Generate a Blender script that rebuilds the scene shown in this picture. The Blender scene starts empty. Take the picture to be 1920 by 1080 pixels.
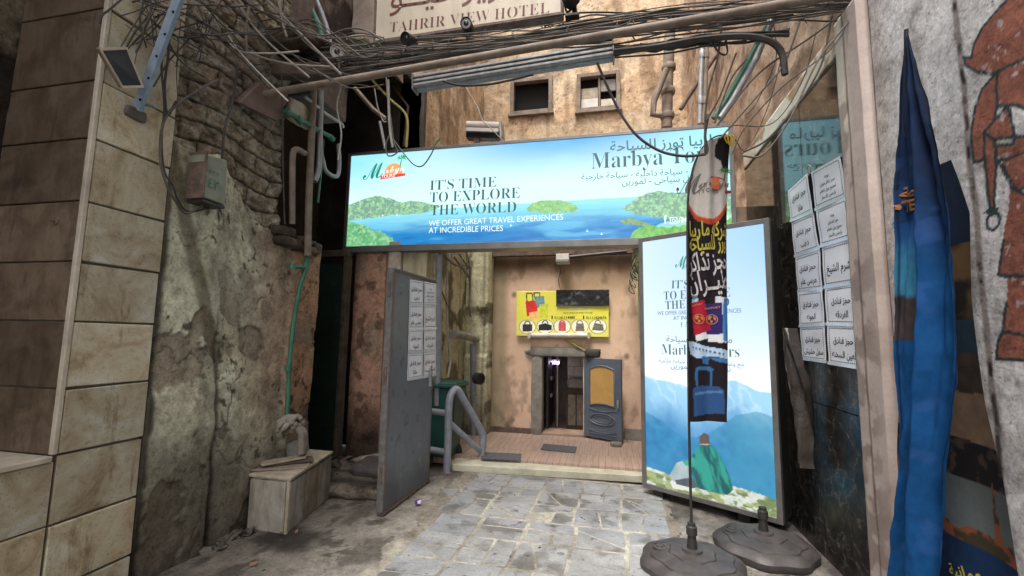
import bpy, bmesh, math, random, unicodedata
import numpy as np
from mathutils import Vector

random.seed(7)
rng = np.random.default_rng(11)
SC = bpy.context.scene
COL = SC.collection
R = math.radians

# ------------------------------------------------------------------ camera, sky, sun, exposure
CAM_H, F_PX = 1.45, 832.0
YAW, PITCH, ROLL = R(12.2), R(6.2), R(0.9)
_f = np.array([-math.sin(YAW) * math.cos(PITCH), math.cos(YAW) * math.cos(PITCH), math.sin(PITCH)])
_r0 = np.array([math.cos(YAW), math.sin(YAW), 0.0])
_u0 = np.cross(_r0, _f)
_r = _r0 * math.cos(ROLL) + _u0 * math.sin(ROLL)
_u = _u0 * math.cos(ROLL) - _r0 * math.sin(ROLL)
cam_data = bpy.data.cameras.new('camera')
cam_data.sensor_width = 36
cam_data.lens = 36 * F_PX / 1920
cam_data.clip_start = 0.05
cam_data.clip_end = 500
cam = bpy.data.objects.new('camera', cam_data)
COL.objects.link(cam)
from mathutils import Matrix
cam.matrix_world = Matrix(((_r[0], _u[0], -_f[0], 0), (_r[1], _u[1], -_f[1], 0), (_r[2], _u[2], -_f[2], CAM_H), (0, 0, 0, 1)))
SC.camera = cam

SUN_EL, SUN_ROT = R(66), R(200)
w = bpy.data.worlds.new('World')
SC.world = w
w.use_nodes = True
wn = w.node_tree
wn.nodes.clear()
sky = wn.nodes.new('ShaderNodeTexSky')
sky.sky_type = 'NISHITA'
sky.sun_disc = False
sky.sun_elevation = SUN_EL
sky.sun_rotation = SUN_ROT
sky.dust_density = 3.0
sky.ozone_density = 0.6
hs = wn.nodes.new('ShaderNodeHueSaturation')
hs.inputs['Saturation'].default_value = 0.22
bg = wn.nodes.new('ShaderNodeBackground')
bg.inputs['Strength'].default_value = 0.15
wo = wn.nodes.new('ShaderNodeOutputWorld')
wn.links.new(sky.outputs[0], hs.inputs['Color'])
wn.links.new(hs.outputs[0], bg.inputs[0])
wn.links.new(bg.outputs[0], wo.inputs[0])
sl = bpy.data.lights.new('sun', 'SUN')
sl.energy = 1.2
sl.angle = R(22)
sl.color = (1.0, 0.95, 0.88)
so = bpy.data.objects.new('sun', sl)
COL.objects.link(so)
_sd = Vector((math.sin(SUN_ROT) * math.cos(SUN_EL), math.cos(SUN_ROT) * math.cos(SUN_EL), math.sin(SUN_EL)))
so.rotation_euler = _sd.to_track_quat('Z', 'Y').to_euler()
SC.view_settings.view_transform = 'Standard'
SC.view_settings.look = 'None'
SC.view_settings.gamma = 1
SC.view_settings.use_curve_mapping = False
EXPO = 1.78
SC.view_settings.exposure = EXPO
SC.cycles.max_bounces = 6
SC.cycles.diffuse_bounces = 4

# ------------------------------------------------------------------ rays from the survey of the place
def _ray(px, py):
    return _r * (px - 960) / F_PX - _u * (py - 540) / F_PX + _f
_C = np.array([0, 0, CAM_H])
def pX(px, py, x):
    d = _ray(px, py); return _C + d * (x / d[0])
def pY(px, py, y):
    d = _ray(px, py); return _C + d * (y / d[1])
def pZ(px, py, z=0.0):
    d = _ray(px, py); return _C + d * ((z - CAM_H) / d[2])

# ------------------------------------------------------------------ numpy noise
def _h(ix, iy, iz, s):
    n = (ix * 374761393 + iy * 668265263 + iz * 2147483647 + s * 974634777) & 0xFFFFFFFF
    n = (n ^ (n >> 13)) * 1274126177 & 0xFFFFFFFF
    n = n ^ (n >> 16)
    return (n & 0xFFFF) / 65535.0
def vnoise(x, y, s=0):
    x = np.asarray(x, float); y = np.asarray(y, float)
    ix = np.floor(x).astype(np.int64); iy = np.floor(y).astype(np.int64)
    fx = x - ix; fy = y - iy
    fx = fx * fx * (3 - 2 * fx); fy = fy * fy * (3 - 2 * fy)
    a = _h(ix, iy, 0, s); b = _h(ix + 1, iy, 0, s); c = _h(ix, iy + 1, 0, s); d = _h(ix + 1, iy + 1, 0, s)
    return (a * (1 - fx) + b * fx) * (1 - fy) + (c * (1 - fx) + d * fx) * fy
def fbm(x, y, s=0, o=5, g=0.5):
    t = 0; a = 1; n = 0
    for i in range(o):
        t = t + a * vnoise(x * 2 ** i + 17.3 * i, y * 2 ** i - 9.1 * i, s + i); n += a; a *= g
    return t / n
def sstep(a, b, x):
    t = np.clip((x - a) / (b - a), 0, 1); return t * t * (3 - 2 * t)
def mixc(a, b, m):
    m = np.asarray(m)[..., None]
    return np.asarray(a) * (1 - m) + np.asarray(b) * m
def lin(r, g, b):
    f = lambda c: ((c / 255 + 0.055) / 1.055) ** 2.4 if c > 10 else c / 255 / 12.92
    return np.array([f(r), f(g), f(b)])
def inpoly(x, y, poly):
    c = np.zeros(np.shape(x), bool); n = len(poly)
    for i in range(n):
        x0, y0 = poly[i]; x1, y1 = poly[(i + 1) % n]
        if y0 == y1: continue
        k = ((y0 > y) != (y1 > y)) & (x < (x1 - x0) * (y - y0) / (y1 - y0) + x0)
        c ^= k
    return c

# ------------------------------------------------------------------ materials
def nt_new(name):
    m = bpy.data.materials.new(name); m.use_nodes = True
    nt = m.node_tree; b = nt.nodes['Principled BSDF']
    return m, nt, b
def _noise(nt, scale, detail=6, rough=0.6, vec=None, dim='3D'):
    n = nt.nodes.new('ShaderNodeTexNoise'); n.inputs['Scale'].default_value = scale
    n.inputs['Detail'].default_value = detail; n.inputs['Roughness'].default_value = rough
    if vec is not None: nt.links.new(vec, n.inputs['Vector'])
    return n
def _ramp(nt, fac, stops):
    r = nt.nodes.new('ShaderNodeValToRGB'); e = r.color_ramp.elements
    while len(e) < len(stops): e.new(0.5)
    for k, (p, c) in zip(e, stops):
        k.position = p; k.color = (*c, 1) if len(c) == 3 else c
    nt.links.new(fac, r.inputs[0]); return r
def _coords(nt, stretch=None):
    t = nt.nodes.new('ShaderNodeNewGeometry')
    if stretch is None: return t.outputs['Position']
    mp = nt.nodes.new('ShaderNodeMapping'); mp.inputs['Scale'].default_value = stretch
    nt.links.new(t.outputs['Position'], mp.inputs['Vector']); return mp.outputs[0]
def _mul(nt, a, b, fac=1.0, mode='MULTIPLY'):
    m = nt.nodes.new('ShaderNodeMix'); m.data_type = 'RGBA'; m.blend_type = mode
    if hasattr(fac, 'links'): nt.links.new(fac, m.inputs[0])
    else: m.inputs[0].default_value = fac
    nt.links.new(a, m.inputs[6]); nt.links.new(b, m.inputs[7]); return m.outputs[2]

def worn(name, c, rough=0.75, metal=0.0, var=0.35, scale=6, bump=0.3, bscale=60, dirt=(0.25, 0.2, 0.16), dirt_amt=0.35, spec=0.4, streak=False):
    """plain colour with grain, grime patches and fine relief"""
    m, nt, b = nt_new(name)
    pos = _coords(nt)
    n1 = _noise(nt, scale, 8, 0.65, pos)
    lo = tuple(x * (1 - var) for x in c); hi = tuple(min(1, x * (1 + var * 0.7)) for x in c)
    r1 = _ramp(nt, n1.outputs[0], [(0.3, lo), (0.7, hi)])
    n2 = _noise(nt, scale * 0.6, 10, 0.7, _coords(nt, (3, 3, 0.5)) if streak else pos)
    r2 = _ramp(nt, n2.outputs[0], [(0.45, (0, 0, 0)), (0.68, (dirt_amt,) * 3)])
    dm = nt.nodes.new('ShaderNodeMix'); dm.data_type = 'RGBA'
    nt.links.new(r2.outputs[0], dm.inputs[0]); nt.links.new(r1.outputs[0], dm.inputs[6])
    dm.inputs[7].default_value = (c[0] * dirt[0] * 1.5, c[1] * dirt[1] * 1.7, c[2] * dirt[2] * 2, 1)
    nt.links.new(dm.outputs[2], b.inputs['Base Color'])
    n3 = _noise(nt, bscale, 5, 0.6, pos)
    bp = nt.nodes.new('ShaderNodeBump'); bp.inputs['Strength'].default_value = bump; bp.inputs['Distance'].default_value = 0.004
    nt.links.new(n3.outputs[0], bp.inputs['Height']); nt.links.new(bp.outputs[0], b.inputs['Normal'])
    rr = _ramp(nt, n2.outputs[0], [(0.3, (rough * 0.8,) * 3), (0.7, (min(1, rough * 1.2),) * 3)])
    nt.links.new(rr.outputs[0], b.inputs['Roughness'])
    b.inputs['Metallic'].default_value = metal
    b.inputs['Specular IOR Level'].default_value = spec
    return m

def painted(name, rough=0.85, fine=60, bump=0.5, dist=0.006, spec=0.25, grain=0.35, speck=True, sat=1.0, flake=0.5):
    """colour carried by the mesh's own 'tint' attribute (plaster, peeled patches, stains), with grain and pits from nodes"""
    m, nt, b = nt_new(name)
    at = nt.nodes.new('ShaderNodeAttribute'); at.attribute_name = 'tint'
    pos = _coords(nt)
    n1 = _noise(nt, fine, 8, 0.75, pos)
    g = _ramp(nt, n1.outputs[0], [(0.25, (1 - grain,) * 3), (0.75, (1 + grain * 0.6,) * 3)])
    c = _mul(nt, at.outputs['Color'], g.outputs[0])
    n2 = _noise(nt, fine * 0.16, 8, 0.7, pos)
    g2 = _ramp(nt, n2.outputs[0], [(0.3, (1 - grain * 0.7,) * 3), (0.7, (1 + grain * 0.3,) * 3)])
    c = _mul(nt, c, g2.outputs[0])
    if speck:
        n4 = _noise(nt, fine * 0.9, 3, 0.5, pos)
        g4 = _ramp(nt, n4.outputs[0], [(0.66, (1, 1, 1)), (0.72, (0.45, 0.4, 0.36))])
        c = _mul(nt, c, g4.outputs[0])
    if speck:
        n5 = _noise(nt, fine * 0.35, 12, 0.8, pos)
        g5 = _ramp(nt, n5.outputs[0], [(0.36, (0.6, 0.57, 0.53)), (0.5, (1, 1, 1)), (0.66, (1.22, 1.2, 1.16))])
        c = _mul(nt, c, g5.outputs[0])
        n6 = _noise(nt, 3.2, 9, 0.75, _coords(nt, (1.7, 1.7, 1.0)))
        g6 = _ramp(nt, n6.outputs[0], [(0.32, (0.72, 0.69, 0.64)), (0.5, (1, 1, 1)), (0.68, (1.12, 1.12, 1.1))])
        c = _mul(nt, c, g6.outputs[0])
        n8 = _noise(nt, 5.5, 14, 0.72, pos); g8 = _ramp(nt, n8.outputs[0], [(0.40, (0.60, 0.56, 0.51)), (0.412, (1.0, 1.0, 1.0)), (0.60, (1.0, 1.0, 1.0)), (0.61, (1.18, 1.17, 1.15))])
        c = _mul(nt, c, g8.outputs[0], flake)
    hsn = nt.nodes.new('ShaderNodeHueSaturation'); hsn.inputs['Saturation'].default_value = sat
    nt.links.new(c, hsn.inputs['Color']); c = hsn.outputs[0]
    nt.links.new(c, b.inputs['Base Color'])
    bp = nt.nodes.new('ShaderNodeBump'); bp.inputs['Strength'].default_value = bump; bp.inputs['Distance'].default_value = dist
    n3 = _noise(nt, fine * 0.7, 10, 0.7, pos); hgt_ = n3.outputs[0]
    if speck:
        ma = nt.nodes.new('ShaderNodeMath'); ma.operation = 'ADD'; nt.links.new(hgt_, ma.inputs[0]); nt.links.new(g8.outputs[0], ma.inputs[1]); hgt_ = ma.outputs[0]
    nt.links.new(hgt_, bp.inputs['Height']); nt.links.new(bp.outputs[0], b.inputs['Normal'])
    b.inputs['Roughness'].default_value = rough
    b.inputs['Specular IOR Level'].default_value = spec
    return m

def backlit(name, strength, tint=True, col=(1, 1, 1)):
    m, nt, b = nt_new(name)
    b.inputs['Base Color'].default_value = (0.02, 0.02, 0.02, 1)
    b.inputs['Roughness'].default_value = 0.3
    if tint:
        at = nt.nodes.new('ShaderNodeAttribute'); at.attribute_name = 'tint'
        nt.links.new(at.outputs['Color'], b.inputs['Emission Color'])
    else:
        b.inputs['Emission Color'].default_value = (*col, 1)
    b.inputs['Emission Strength'].default_value = strength
    return m
def plain(name, c, rough=0.6, spec=0.3):
    m, nt, b = nt_new(name)
    n = _noise(nt, 40, 4, 0.6, _coords(nt))
    r = _ramp(nt, n.outputs[0], [(0.3, tuple(x * 0.8 for x in c)), (0.7, tuple(c))])
    nt.links.new(r.outputs[0], b.inputs['Base Color'])
    b.inputs['Roughness'].default_value = rough; b.inputs['Specular IOR Level'].default_value = spec
    return m

E_SIGN = 1.2 / 2 ** EXPO          # what the lamps behind the prints give, before exposure
M = dict(
    plaster=painted('stained_plaster', sat=0.92, grain=0.4, bump=0.6), stone=painted('rough_stone', fine=45, bump=1.0, dist=0.02, grain=0.55, sat=0.85),
    print=painted('printed_vinyl', rough=0.45, fine=90, bump=0.05, grain=0.06, spec=0.4, speck=False),
    fabric=painted('printed_fabric', rough=0.85, fine=140, bump=0.1, grain=0.18, spec=0.15, speck=False),
    sign=backlit('backlit_print', E_SIGN), ink=backlit('backlit_dark_ink', E_SIGN, False, tuple(lin(62, 98, 100))),
    ink_green=backlit('backlit_green_ink', E_SIGN, False, tuple(lin(20, 140, 110))),
    ink_white=backlit('backlit_white_ink', E_SIGN, False, tuple(lin(240, 255, 255))),
    ink_red=backlit('backlit_red_ink', E_SIGN, False, tuple(lin(222, 70, 62))),
    ink_palm=backlit('backlit_palm_ink', E_SIGN, False, tuple(lin(25, 165, 95))),
    tile=worn('beige_wall_tile', (0.50, 0.44, 0.33), 0.42, var=0.16, scale=5, bump=0.12, bscale=40, dirt=(0.4, 0.33, 0.25), dirt_amt=0.5, spec=0.4),
    tile_brown=worn('brown_wall_tile', (0.26, 0.175, 0.115), 0.6, var=0.2, scale=5, bump=0.15, bscale=40, dirt_amt=0.4),
    joint=worn('dark_joint_mortar', (0.13, 0.11, 0.09), 0.95, var=0.4),
    trim=worn('pale_stone_trim', (0.5, 0.43, 0.34), 0.6, var=0.25, dirt_amt=0.5),
    grey_paint=worn('grey_gloss_paint', (0.17, 0.19, 0.215), 0.38, var=0.12, scale=4, bump=0.1, bscale=30, dirt_amt=0.35, streak=True),
    grey_edge=worn('scuffed_grey_edge', (0.13, 0.125, 0.12), 0.6, var=0.4, scale=20),
    alu=worn('dull_aluminium', (0.22, 0.21, 0.2), 0.4, metal=0.5, var=0.2, dirt_amt=0.3),
    darkmetal=worn('dark_metal', (0.035, 0.032, 0.03), 0.5, metal=0.2, var=0.3, dirt_amt=0.2),
    rust=worn('rusty_iron', (0.15, 0.10, 0.08), 0.8, metal=0.1, var=0.45, scale=18, bump=0.5, dirt_amt=0.6),
    galv=worn('galvanised_steel', (0.33, 0.33, 0.33), 0.5, metal=0.4, var=0.25, scale=12, dirt_amt=0.5, streak=True),
    bluesteel=worn('pale_blue_painted_steel', (0.26, 0.33, 0.42), 0.5, var=0.2, scale=14, dirt_amt=0.45),
    cable=worn('dusty_black_cable', (0.05, 0.043, 0.038), 0.75, var=0.5, scale=10, dirt_amt=0.0),
    cable_grey=worn('dusty_grey_cable', (0.22, 0.19, 0.16), 0.8, var=0.4, scale=10, dirt_amt=0.3),
    cable_dim=worn('dusty_brown_cable', (0.11, 0.09, 0.075), 0.8, var=0.4, scale=10, dirt_amt=0.3),
    cable_white=worn('dirty_white_cable', (0.42, 0.39, 0.34), 0.7, var=0.3, scale=10, dirt_amt=0.5),
    cable_green=worn('green_cable', (0.05, 0.16, 0.09), 0.6, var=0.3, scale=10, dirt_amt=0.5),
    ppr=worn('green_water_pipe', (0.05, 0.17, 0.105), 0.45, var=0.25, scale=12, dirt_amt=0.45),
    yellowpipe=worn('dirty_yellow_conduit', (0.40, 0.34, 0.10), 0.6, var=0.3, dirt_amt=0.5),
    pipe=worn('old_drain_pipe', (0.22, 0.17, 0.13), 0.75, var=0.35, scale=8, dirt_amt=0.55),
    paper=worn('white_paper', (0.74, 0.74, 0.78), 0.7, var=0.06, scale=8, bump=0.12, bscale=12, dirt_amt=0.06),
    tape=plain('clear_tape', (0.62, 0.68, 0.75), 0.15, 0.6),
    black_ink=plain('black_ink', (0.012, 0.012, 0.014), 0.7),
    plank=worn('weathered_board', (0.30, 0.24, 0.18), 0.85, var=0.35, scale=9, bump=0.5, dirt_amt=0.6),
    plank_pale=worn('pale_weathered_board', (0.42, 0.35, 0.26), 0.85, var=0.3, scale=9, bump=0.5, dirt_amt=0.55),
    cratewood=worn('grimy_painted_board', (0.36, 0.32, 0.265), 0.8, var=0.35, scale=7, bump=0.5, dirt_amt=0.8, streak=True),
    wood_dark=worn('old_dark_wood', (0.10, 0.07, 0.05), 0.85, var=0.5, scale=10, bump=0.7, dirt_amt=0.5),
    rag=worn('dirty_cloth', (0.27, 0.235, 0.195), 0.95, var=0.3, scale=14, bump=0.7, bscale=120, dirt_amt=0.5),
    bin=worn('dark_green_plastic', (0.012, 0.06, 0.05), 0.45, var=0.2, dirt_amt=0.3),
    rubber=worn('black_rubber', (0.02, 0.02, 0.02), 0.85, var=0.3),
    railing=worn('grey_painted_rail', (0.24, 0.25, 0.28), 0.4, var=0.2, scale=14, dirt_amt=0.35),
    step=worn('cream_stone_step', (0.52, 0.49, 0.37), 0.55, var=0.2, scale=7, dirt_amt=0.45),
    base=worn('dark_base_resin', (0.058, 0.05, 0.048), 0.5, var=0.45, scale=9, bump=0.45, dirt_amt=0.5, spec=0.45),
    black=plain('opening_shade_black', (0.02, 0.018, 0.016), 0.95, 0.1),  # black base colour standing in for the shade inside openings and holes
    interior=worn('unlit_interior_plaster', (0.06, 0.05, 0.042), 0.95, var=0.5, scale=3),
    greendoor=worn('dark_green_painted_door', (0.02, 0.04, 0.03), 0.55, var=0.3),
    concrete=worn('bare_concrete', (0.26, 0.24, 0.21), 0.9, var=0.3, scale=8, bump=0.6, dirt_amt=0.5),
    whitepaint=worn('dirty_white_paint', (0.62, 0.58, 0.53), 0.6, var=0.15, scale=5, bump=0.25, dirt_amt=0.4),
    amber=worn('amber_glass_panel', (0.50, 0.30, 0.10), 0.35, var=0.1, scale=9, bump=0.3, bscale=90, dirt_amt=0.15),
    tile_room=worn('cream_room_tile', (0.50, 0.42, 0.33), 0.4, var=0.12, dirt_amt=0.3),
    glass_dark=plain('dark_glass', (0.02, 0.022, 0.028), 0.12, 0.6),
    lamp=backlit('lit_tube', 7.0, False, (0.72, 0.55, 1.0)),
    lamp_window=backlit('lit_window', 0.42, False, tuple(lin(250, 255, 190))),
    yellow=plain('yellow_plastic', (0.62, 0.42, 0.03), 0.5),
    purple=plain('purple_foil', (0.16, 0.05, 0.32), 0.25, 0.7),
    letter_brown=plain('brown_letter', (0.13, 0.035, 0.025), 0.6),
    letter_yellow=plain('yellow_print', tuple(lin(172, 160, 62)), 0.8),
    letter_white=plain('white_print', tuple(lin(176, 170, 172)), 0.8),
    letter_gold=plain('gold_print', tuple(lin(170, 112, 62)), 0.8),
    letter_grey=plain('grey_print', tuple(lin(110, 108, 105)), 0.8),
    mural=worn('terracotta_mural_paint', (0.24, 0.115, 0.085), 0.8, var=0.22, scale=9, bump=0.5, bscale=90, dirt_amt=0.35),
    mural_line=worn('blue_green_mural_line', (0.055, 0.09, 0.095), 0.8, var=0.3, scale=20),
    mural_white=worn('white_mural_paint', (0.5, 0.5, 0.48), 0.8, var=0.2, scale=9),
)

# ------------------------------------------------------------------ object helpers
ORG = {}
def place(o, parent):
    if parent is not None:
        o.parent = parent; ORG[o] = ORG[parent]
    else:
        ORG[o] = np.zeros(3)
def tag(o, label=None, cat=None, group=None, kind=None):
    if label: o['label'] = label
    if cat: o['category'] = cat
    if group: o['group'] = group
    if kind: o['kind'] = kind
    return o
def thing(name, label, cat, loc=(0, 0, 0), group=None, kind=None):
    o = bpy.data.objects.new(name, None); COL.objects.link(o)
    o.empty_display_size = 0.1; o.location = loc; ORG[o] = np.array(loc, float)
    return tag(o, label, cat, group, kind)
def mk(name, V, Fc, mat, parent=None, smooth=False, tint=None, label=None, cat=None, group=None, kind=None):
    V = np.asarray(V, float).reshape(-1, 3)
    off = ORG[parent] if parent is not None else np.zeros(3)
    me = bpy.data.meshes.new(name)
    if isinstance(Fc, np.ndarray):
        n = len(Fc); k = Fc.shape[1]
        me.vertices.add(len(V)); me.vertices.foreach_set('co', (V - off).astype(np.float32).ravel())
        me.loops.add(n * k); me.loops.foreach_set('vertex_index', Fc.astype(np.int32).ravel())
        me.polygons.add(n); me.polygons.foreach_set('loop_start', np.arange(0, n * k, k, dtype=np.int32))
        me.update(calc_edges=True)
    else:
        me.from_pydata((V - off).tolist(), [], Fc); me.update()
    if smooth: me.polygons.foreach_set('use_smooth', [True] * len(me.polygons))
    if tint is not None:
        a = me.attributes.new('tint', 'FLOAT_COLOR', 'POINT')
        c = np.ones((len(V), 4), np.float32); c[:, :3] = np.clip(tint, 0, 4).reshape(-1, 3)
        a.data.foreach_set('color', c.ravel())
    me.materials.append(mat if not isinstance(mat, str) else M[mat])
    o = bpy.data.objects.new(name, me); COL.objects.link(o)
    place(o, parent)
    return tag(o, label, cat, group, kind)

class MB:
    """collects shapes, then links them as one mesh object"""
    def __init__(s): s.V = []; s.F = []
    def add(s, V, Fc):
        n = len(s.V); s.V += [tuple(map(float, v)) for v in V]; s.F += [tuple(int(i) + n for i in f) for f in Fc]; return s
    def box(s, x0, x1, y0, y1, z0, z1):
        V = [(x0, y0, z0), (x1, y0, z0), (x1, y1, z0), (x0, y1, z0), (x0, y0, z1), (x1, y0, z1), (x1, y1, z1), (x0, y1, z1)]
        return s.add(V, [(0, 3, 2, 1), (4, 5, 6, 7), (0, 1, 5, 4), (1, 2, 6, 5), (2, 3, 7, 6), (3, 0, 4, 7)])
    def obox(s, c, U, V, W):
        """centre and three half-axis vectors"""
        c, U, V, W = [np.asarray(q, float) for q in (c, U, V, W)]
        P = [c + a * U + b * V + d * W for d in (-1, 1) for (a, b) in ((-1, -1), (1, -1), (1, 1), (-1, 1))]
        return s.add(P, [(0, 3, 2, 1), (4, 5, 6, 7), (0, 1, 5, 4), (1, 2, 6, 5), (2, 3, 7, 6), (3, 0, 4, 7)])
    def prism(s, poly, d):
        """closed polygon of 3-D points pushed along vector d"""
        P = [np.asarray(p, float) for p in poly]; n = len(P); d = np.asarray(d, float)
        Fc = [tuple(range(n - 1, -1, -1)), tuple(range(n, 2 * n))] + [(i, (i + 1) % n, n + (i + 1) % n, n + i) for i in range(n)]
        return s.add(P + [p + d for p in P], Fc)
    def tube(s, pts, r, n=8, cap=True):
        P = [np.asarray(p, float) for p in pts]; k = len(P)
        rr = r if hasattr(r, '__len__') else [r] * k
        up = None; V = []
        for i in range(k):
            t = P[min(i + 1, k - 1)] - P[max(i - 1, 0)]; t = t / (np.linalg.norm(t) + 1e-9)
            if up is None:
                up = np.array([0, 0, 1.0]) if abs(t[2]) < 0.9 else np.array([1.0, 0, 0])
            a = np.cross(t, up); a /= np.linalg.norm(a) + 1e-9; up = np.cross(a, t)
            for j in range(n):
                q = 2 * math.pi * j / n
                V.append(P[i] + rr[i] * (math.cos(q) * a + math.sin(q) * up))
        Fc = [(i * n + j, i * n + (j + 1) % n, (i + 1) * n + (j + 1) % n, (i + 1) * n + j) for i in range(k - 1) for j in range(n)]
        if cap: Fc += [tuple(range(n - 1, -1, -1)), tuple(range((k - 1) * n, k * n))]
        return s.add(V, Fc)
    def lathe(s, c, prof, n=24, axis=(0, 0, 1)):
        """profile [(radius, height)] round axis through c"""
        ax = np.asarray(axis, float); ax /= np.linalg.norm(ax)
        a = np.cross(ax, [1, 0, 0] if abs(ax[0]) < 0.9 else [0, 1, 0]); a /= np.linalg.norm(a); b = np.cross(ax, a)
        V = [np.asarray(c) + ax * h + r * (math.cos(2 * math.pi * j / n) * a + math.sin(2 * math.pi * j / n) * b) for r, h in prof for j in range(n)]
        k = len(prof)
        Fc = [(i * n + j, i * n + (j + 1) % n, (i + 1) * n + (j + 1) % n, (i + 1) * n + j) for i in range(k - 1) for j in range(n)]
        Fc += [tuple(range(n - 1, -1, -1)), tuple(range((k - 1) * n, k * n))]
        return s.add(V, Fc)
    def build(s, name, mat, parent=None, smooth=False, bevel=0, **kw):
        o = mk(name, s.V, s.F, mat, parent, smooth, **kw)
        if bevel:
            bm = bmesh.new(); bm.from_mesh(o.data)
            bmesh.ops.bevel(bm, geom=bm.edges[:], offset=bevel, segments=1, affect='EDGES', profile=0.7)
            bmesh.ops.recalc_face_normals(bm, faces=bm.faces[:])
            bm.to_mesh(o.data); bm.free()
        if smooth:
            o.data.set_sharp_from_angle(angle=R(40))
        return o

def spline(pts, sub=8):
    P = [np.asarray(p, float) for p in pts]
    if len(P) < 3: return P
    P = [2 * P[0] - P[1]] + P + [2 * P[-1] - P[-2]]
    out = []
    for i in range(1, len(P) - 2):
        for k in range(sub):
            t = k / sub
            out.append(0.5 * ((2 * P[i]) + (-P[i - 1] + P[i + 1]) * t + (2 * P[i - 1] - 5 * P[i] + 4 * P[i + 1] - P[i + 2]) * t * t + (-P[i - 1] + 3 * P[i] - 3 * P[i + 1] + P[i + 2]) * t ** 3))
    out.append(P[-2]); return out
def sag(a, b, s, n=14):
    a, b = np.asarray(a, float), np.asarray(b, float)
    return [a + (b - a) * t - np.array([0, 0, s * 4 * t * (1 - t)]) for t in np.linspace(0, 1, n)]

class Surf:
    """a flat (or gently folded) surface: origin, two unit directions, and an outward normal"""
    def __init__(s, O, U, V, warp=None):
        s.O = np.asarray(O, float); s.U = np.asarray(U, float); s.U /= np.linalg.norm(s.U)
        s.V = np.asarray(V, float); s.V /= np.linalg.norm(s.V); s.N = np.cross(s.U, s.V); s.warp = warp
    def pt(s, a, b, off=0.0):
        a = np.asarray(a, float); b = np.asarray(b, float)
        w_ = s.warp(a, b) if s.warp else 0.0
        return s.O + a[..., None] * s.U + b[..., None] * s.V + (np.asarray(off + w_) * np.ones_like(a))[..., None] * s.N
    def ab(s, px, py):
        d = _ray(px, py); t = ((s.O - _C) @ s.N) / (d @ s.N); p = _C + d * t - s.O
        return float(p @ s.U), float(p @ s.V)
def grid(nu, nv):
    i, j = np.meshgrid(np.arange(nu - 1), np.arange(nv - 1), indexing='ij'); a = (i * nv + j).ravel()
    return np.stack([a, a + nv, a + nv + 1, a + 1], 1)
def sheet(name, surf, A, B, step, colf, mat, parent=None, disp=None, edge=None, depth=0.0, backmat=None, keep=None, **kw):
    """subdivided sheet on a surface, tinted by colf(a, b) and pushed out by disp(a, b); depth>0 closes it with sides and a back"""
    nu = max(2, int((A[1] - A[0]) / step) + 1); nv = max(2, int((B[1] - B[0]) / step) + 1)
    a, b = np.meshgrid(np.linspace(*A, nu), np.linspace(*B, nv), indexing='ij')
    d = disp(a, b) if disp else np.zeros_like(a)
    aa, bb = (edge(a, b) if edge else (a, b))
    V = surf.pt(aa, bb, d).reshape(-1, 3)
    Fc = grid(nu, nv); T = np.asarray(colf(a, b)).reshape(-1, 3)
    if keep is not None:
        k = keep(a, b).ravel(); Fc = Fc[k[Fc].all(1)]
    if depth > 0:
        rim = np.concatenate([np.arange(0, nu) * nv, (nu - 1) * nv + np.arange(1, nv), (np.arange(nu - 2, -1, -1)) * nv + nv - 1, np.arange(nv - 2, 0, -1)])
        n0 = len(V); ra, rb = aa.ravel()[rim], bb.ravel()[rim]
        V = np.concatenate([V, surf.pt(ra, rb, np.full(len(rim), -depth))]); T = np.concatenate([T, T[rim]])
        m = len(rim); i = np.arange(m)
        Fc = np.concatenate([Fc, np.stack([rim[(i + 1) % m], rim, n0 + i, n0 + (i + 1) % m], 1)])
        c4 = surf.pt(np.array([A[0], A[1], A[1], A[0]]), np.array([B[0], B[0], B[1], B[1]]), np.full(4, -depth))
        n1 = len(V); V = np.concatenate([V, c4]); T = np.concatenate([T, T[:4]]); Fc = np.concatenate([Fc, [[n1 + 3, n1 + 2, n1 + 1, n1]]])
    return mk(name, V, Fc, mat, parent, smooth=kw.pop('smooth', False), tint=T, **kw)

# ------------------------------------------------------------------ lettering
_forms = {}
for cp in list(range(0xFE80, 0xFEFD)) + list(range(0xFB50, 0xFBFF)):
    d = unicodedata.decomposition(chr(cp)).split()
    if len(d) >= 2 and d[0] in ('<isolated>', '<initial>', '<medial>', '<final>'):
        _forms.setdefault(tuple(int(q, 16) for q in d[1:]), {})[d[0][1:-1]] = chr(cp)
def arabic(s):
    u = []; i = 0
    while i < len(s):
        if i + 1 < len(s) and (ord(s[i]), ord(s[i + 1])) in _forms and s[i] == '\u0644':
            u.append((ord(s[i]), ord(s[i + 1]))); i += 2
        else: u.append((ord(s[i]),)); i += 1
    isar = lambda k: 0 <= k < len(u) and (u[k] in _forms or u[k] == (0x640,))
    nxt = lambda k: u[k] == (0x640,) or 'initial' in _forms.get(u[k], {})
    out = []
    for k, q in enumerate(u):
        if q == (0x640,) or q not in _forms:
            out.append(''.join(chr(x) for x in q)); continue
        before = isar(k - 1) and nxt(k - 1); after = isar(k + 1) and ('final' in _forms.get(u[k + 1], {}) or u[k + 1] == (0x640,))
        f = _forms[q]
        key = 'medial' if before and after and 'medial' in f else 'final' if before and 'final' in f else 'initial' if after and 'initial' in f else 'isolated'
        out.append(f.get(key, f.get('isolated')))
    out.reverse()
    return ''.join(out)
def serif(s):
    o = ''
    for c in s:
        if 'A' <= c <= 'Z': o += chr(0x1D400 + ord(c) - 65)
        elif 'a' <= c <= 'z': o += chr(0x1D41A + ord(c) - 97)
        else: o += c
    return o
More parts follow.
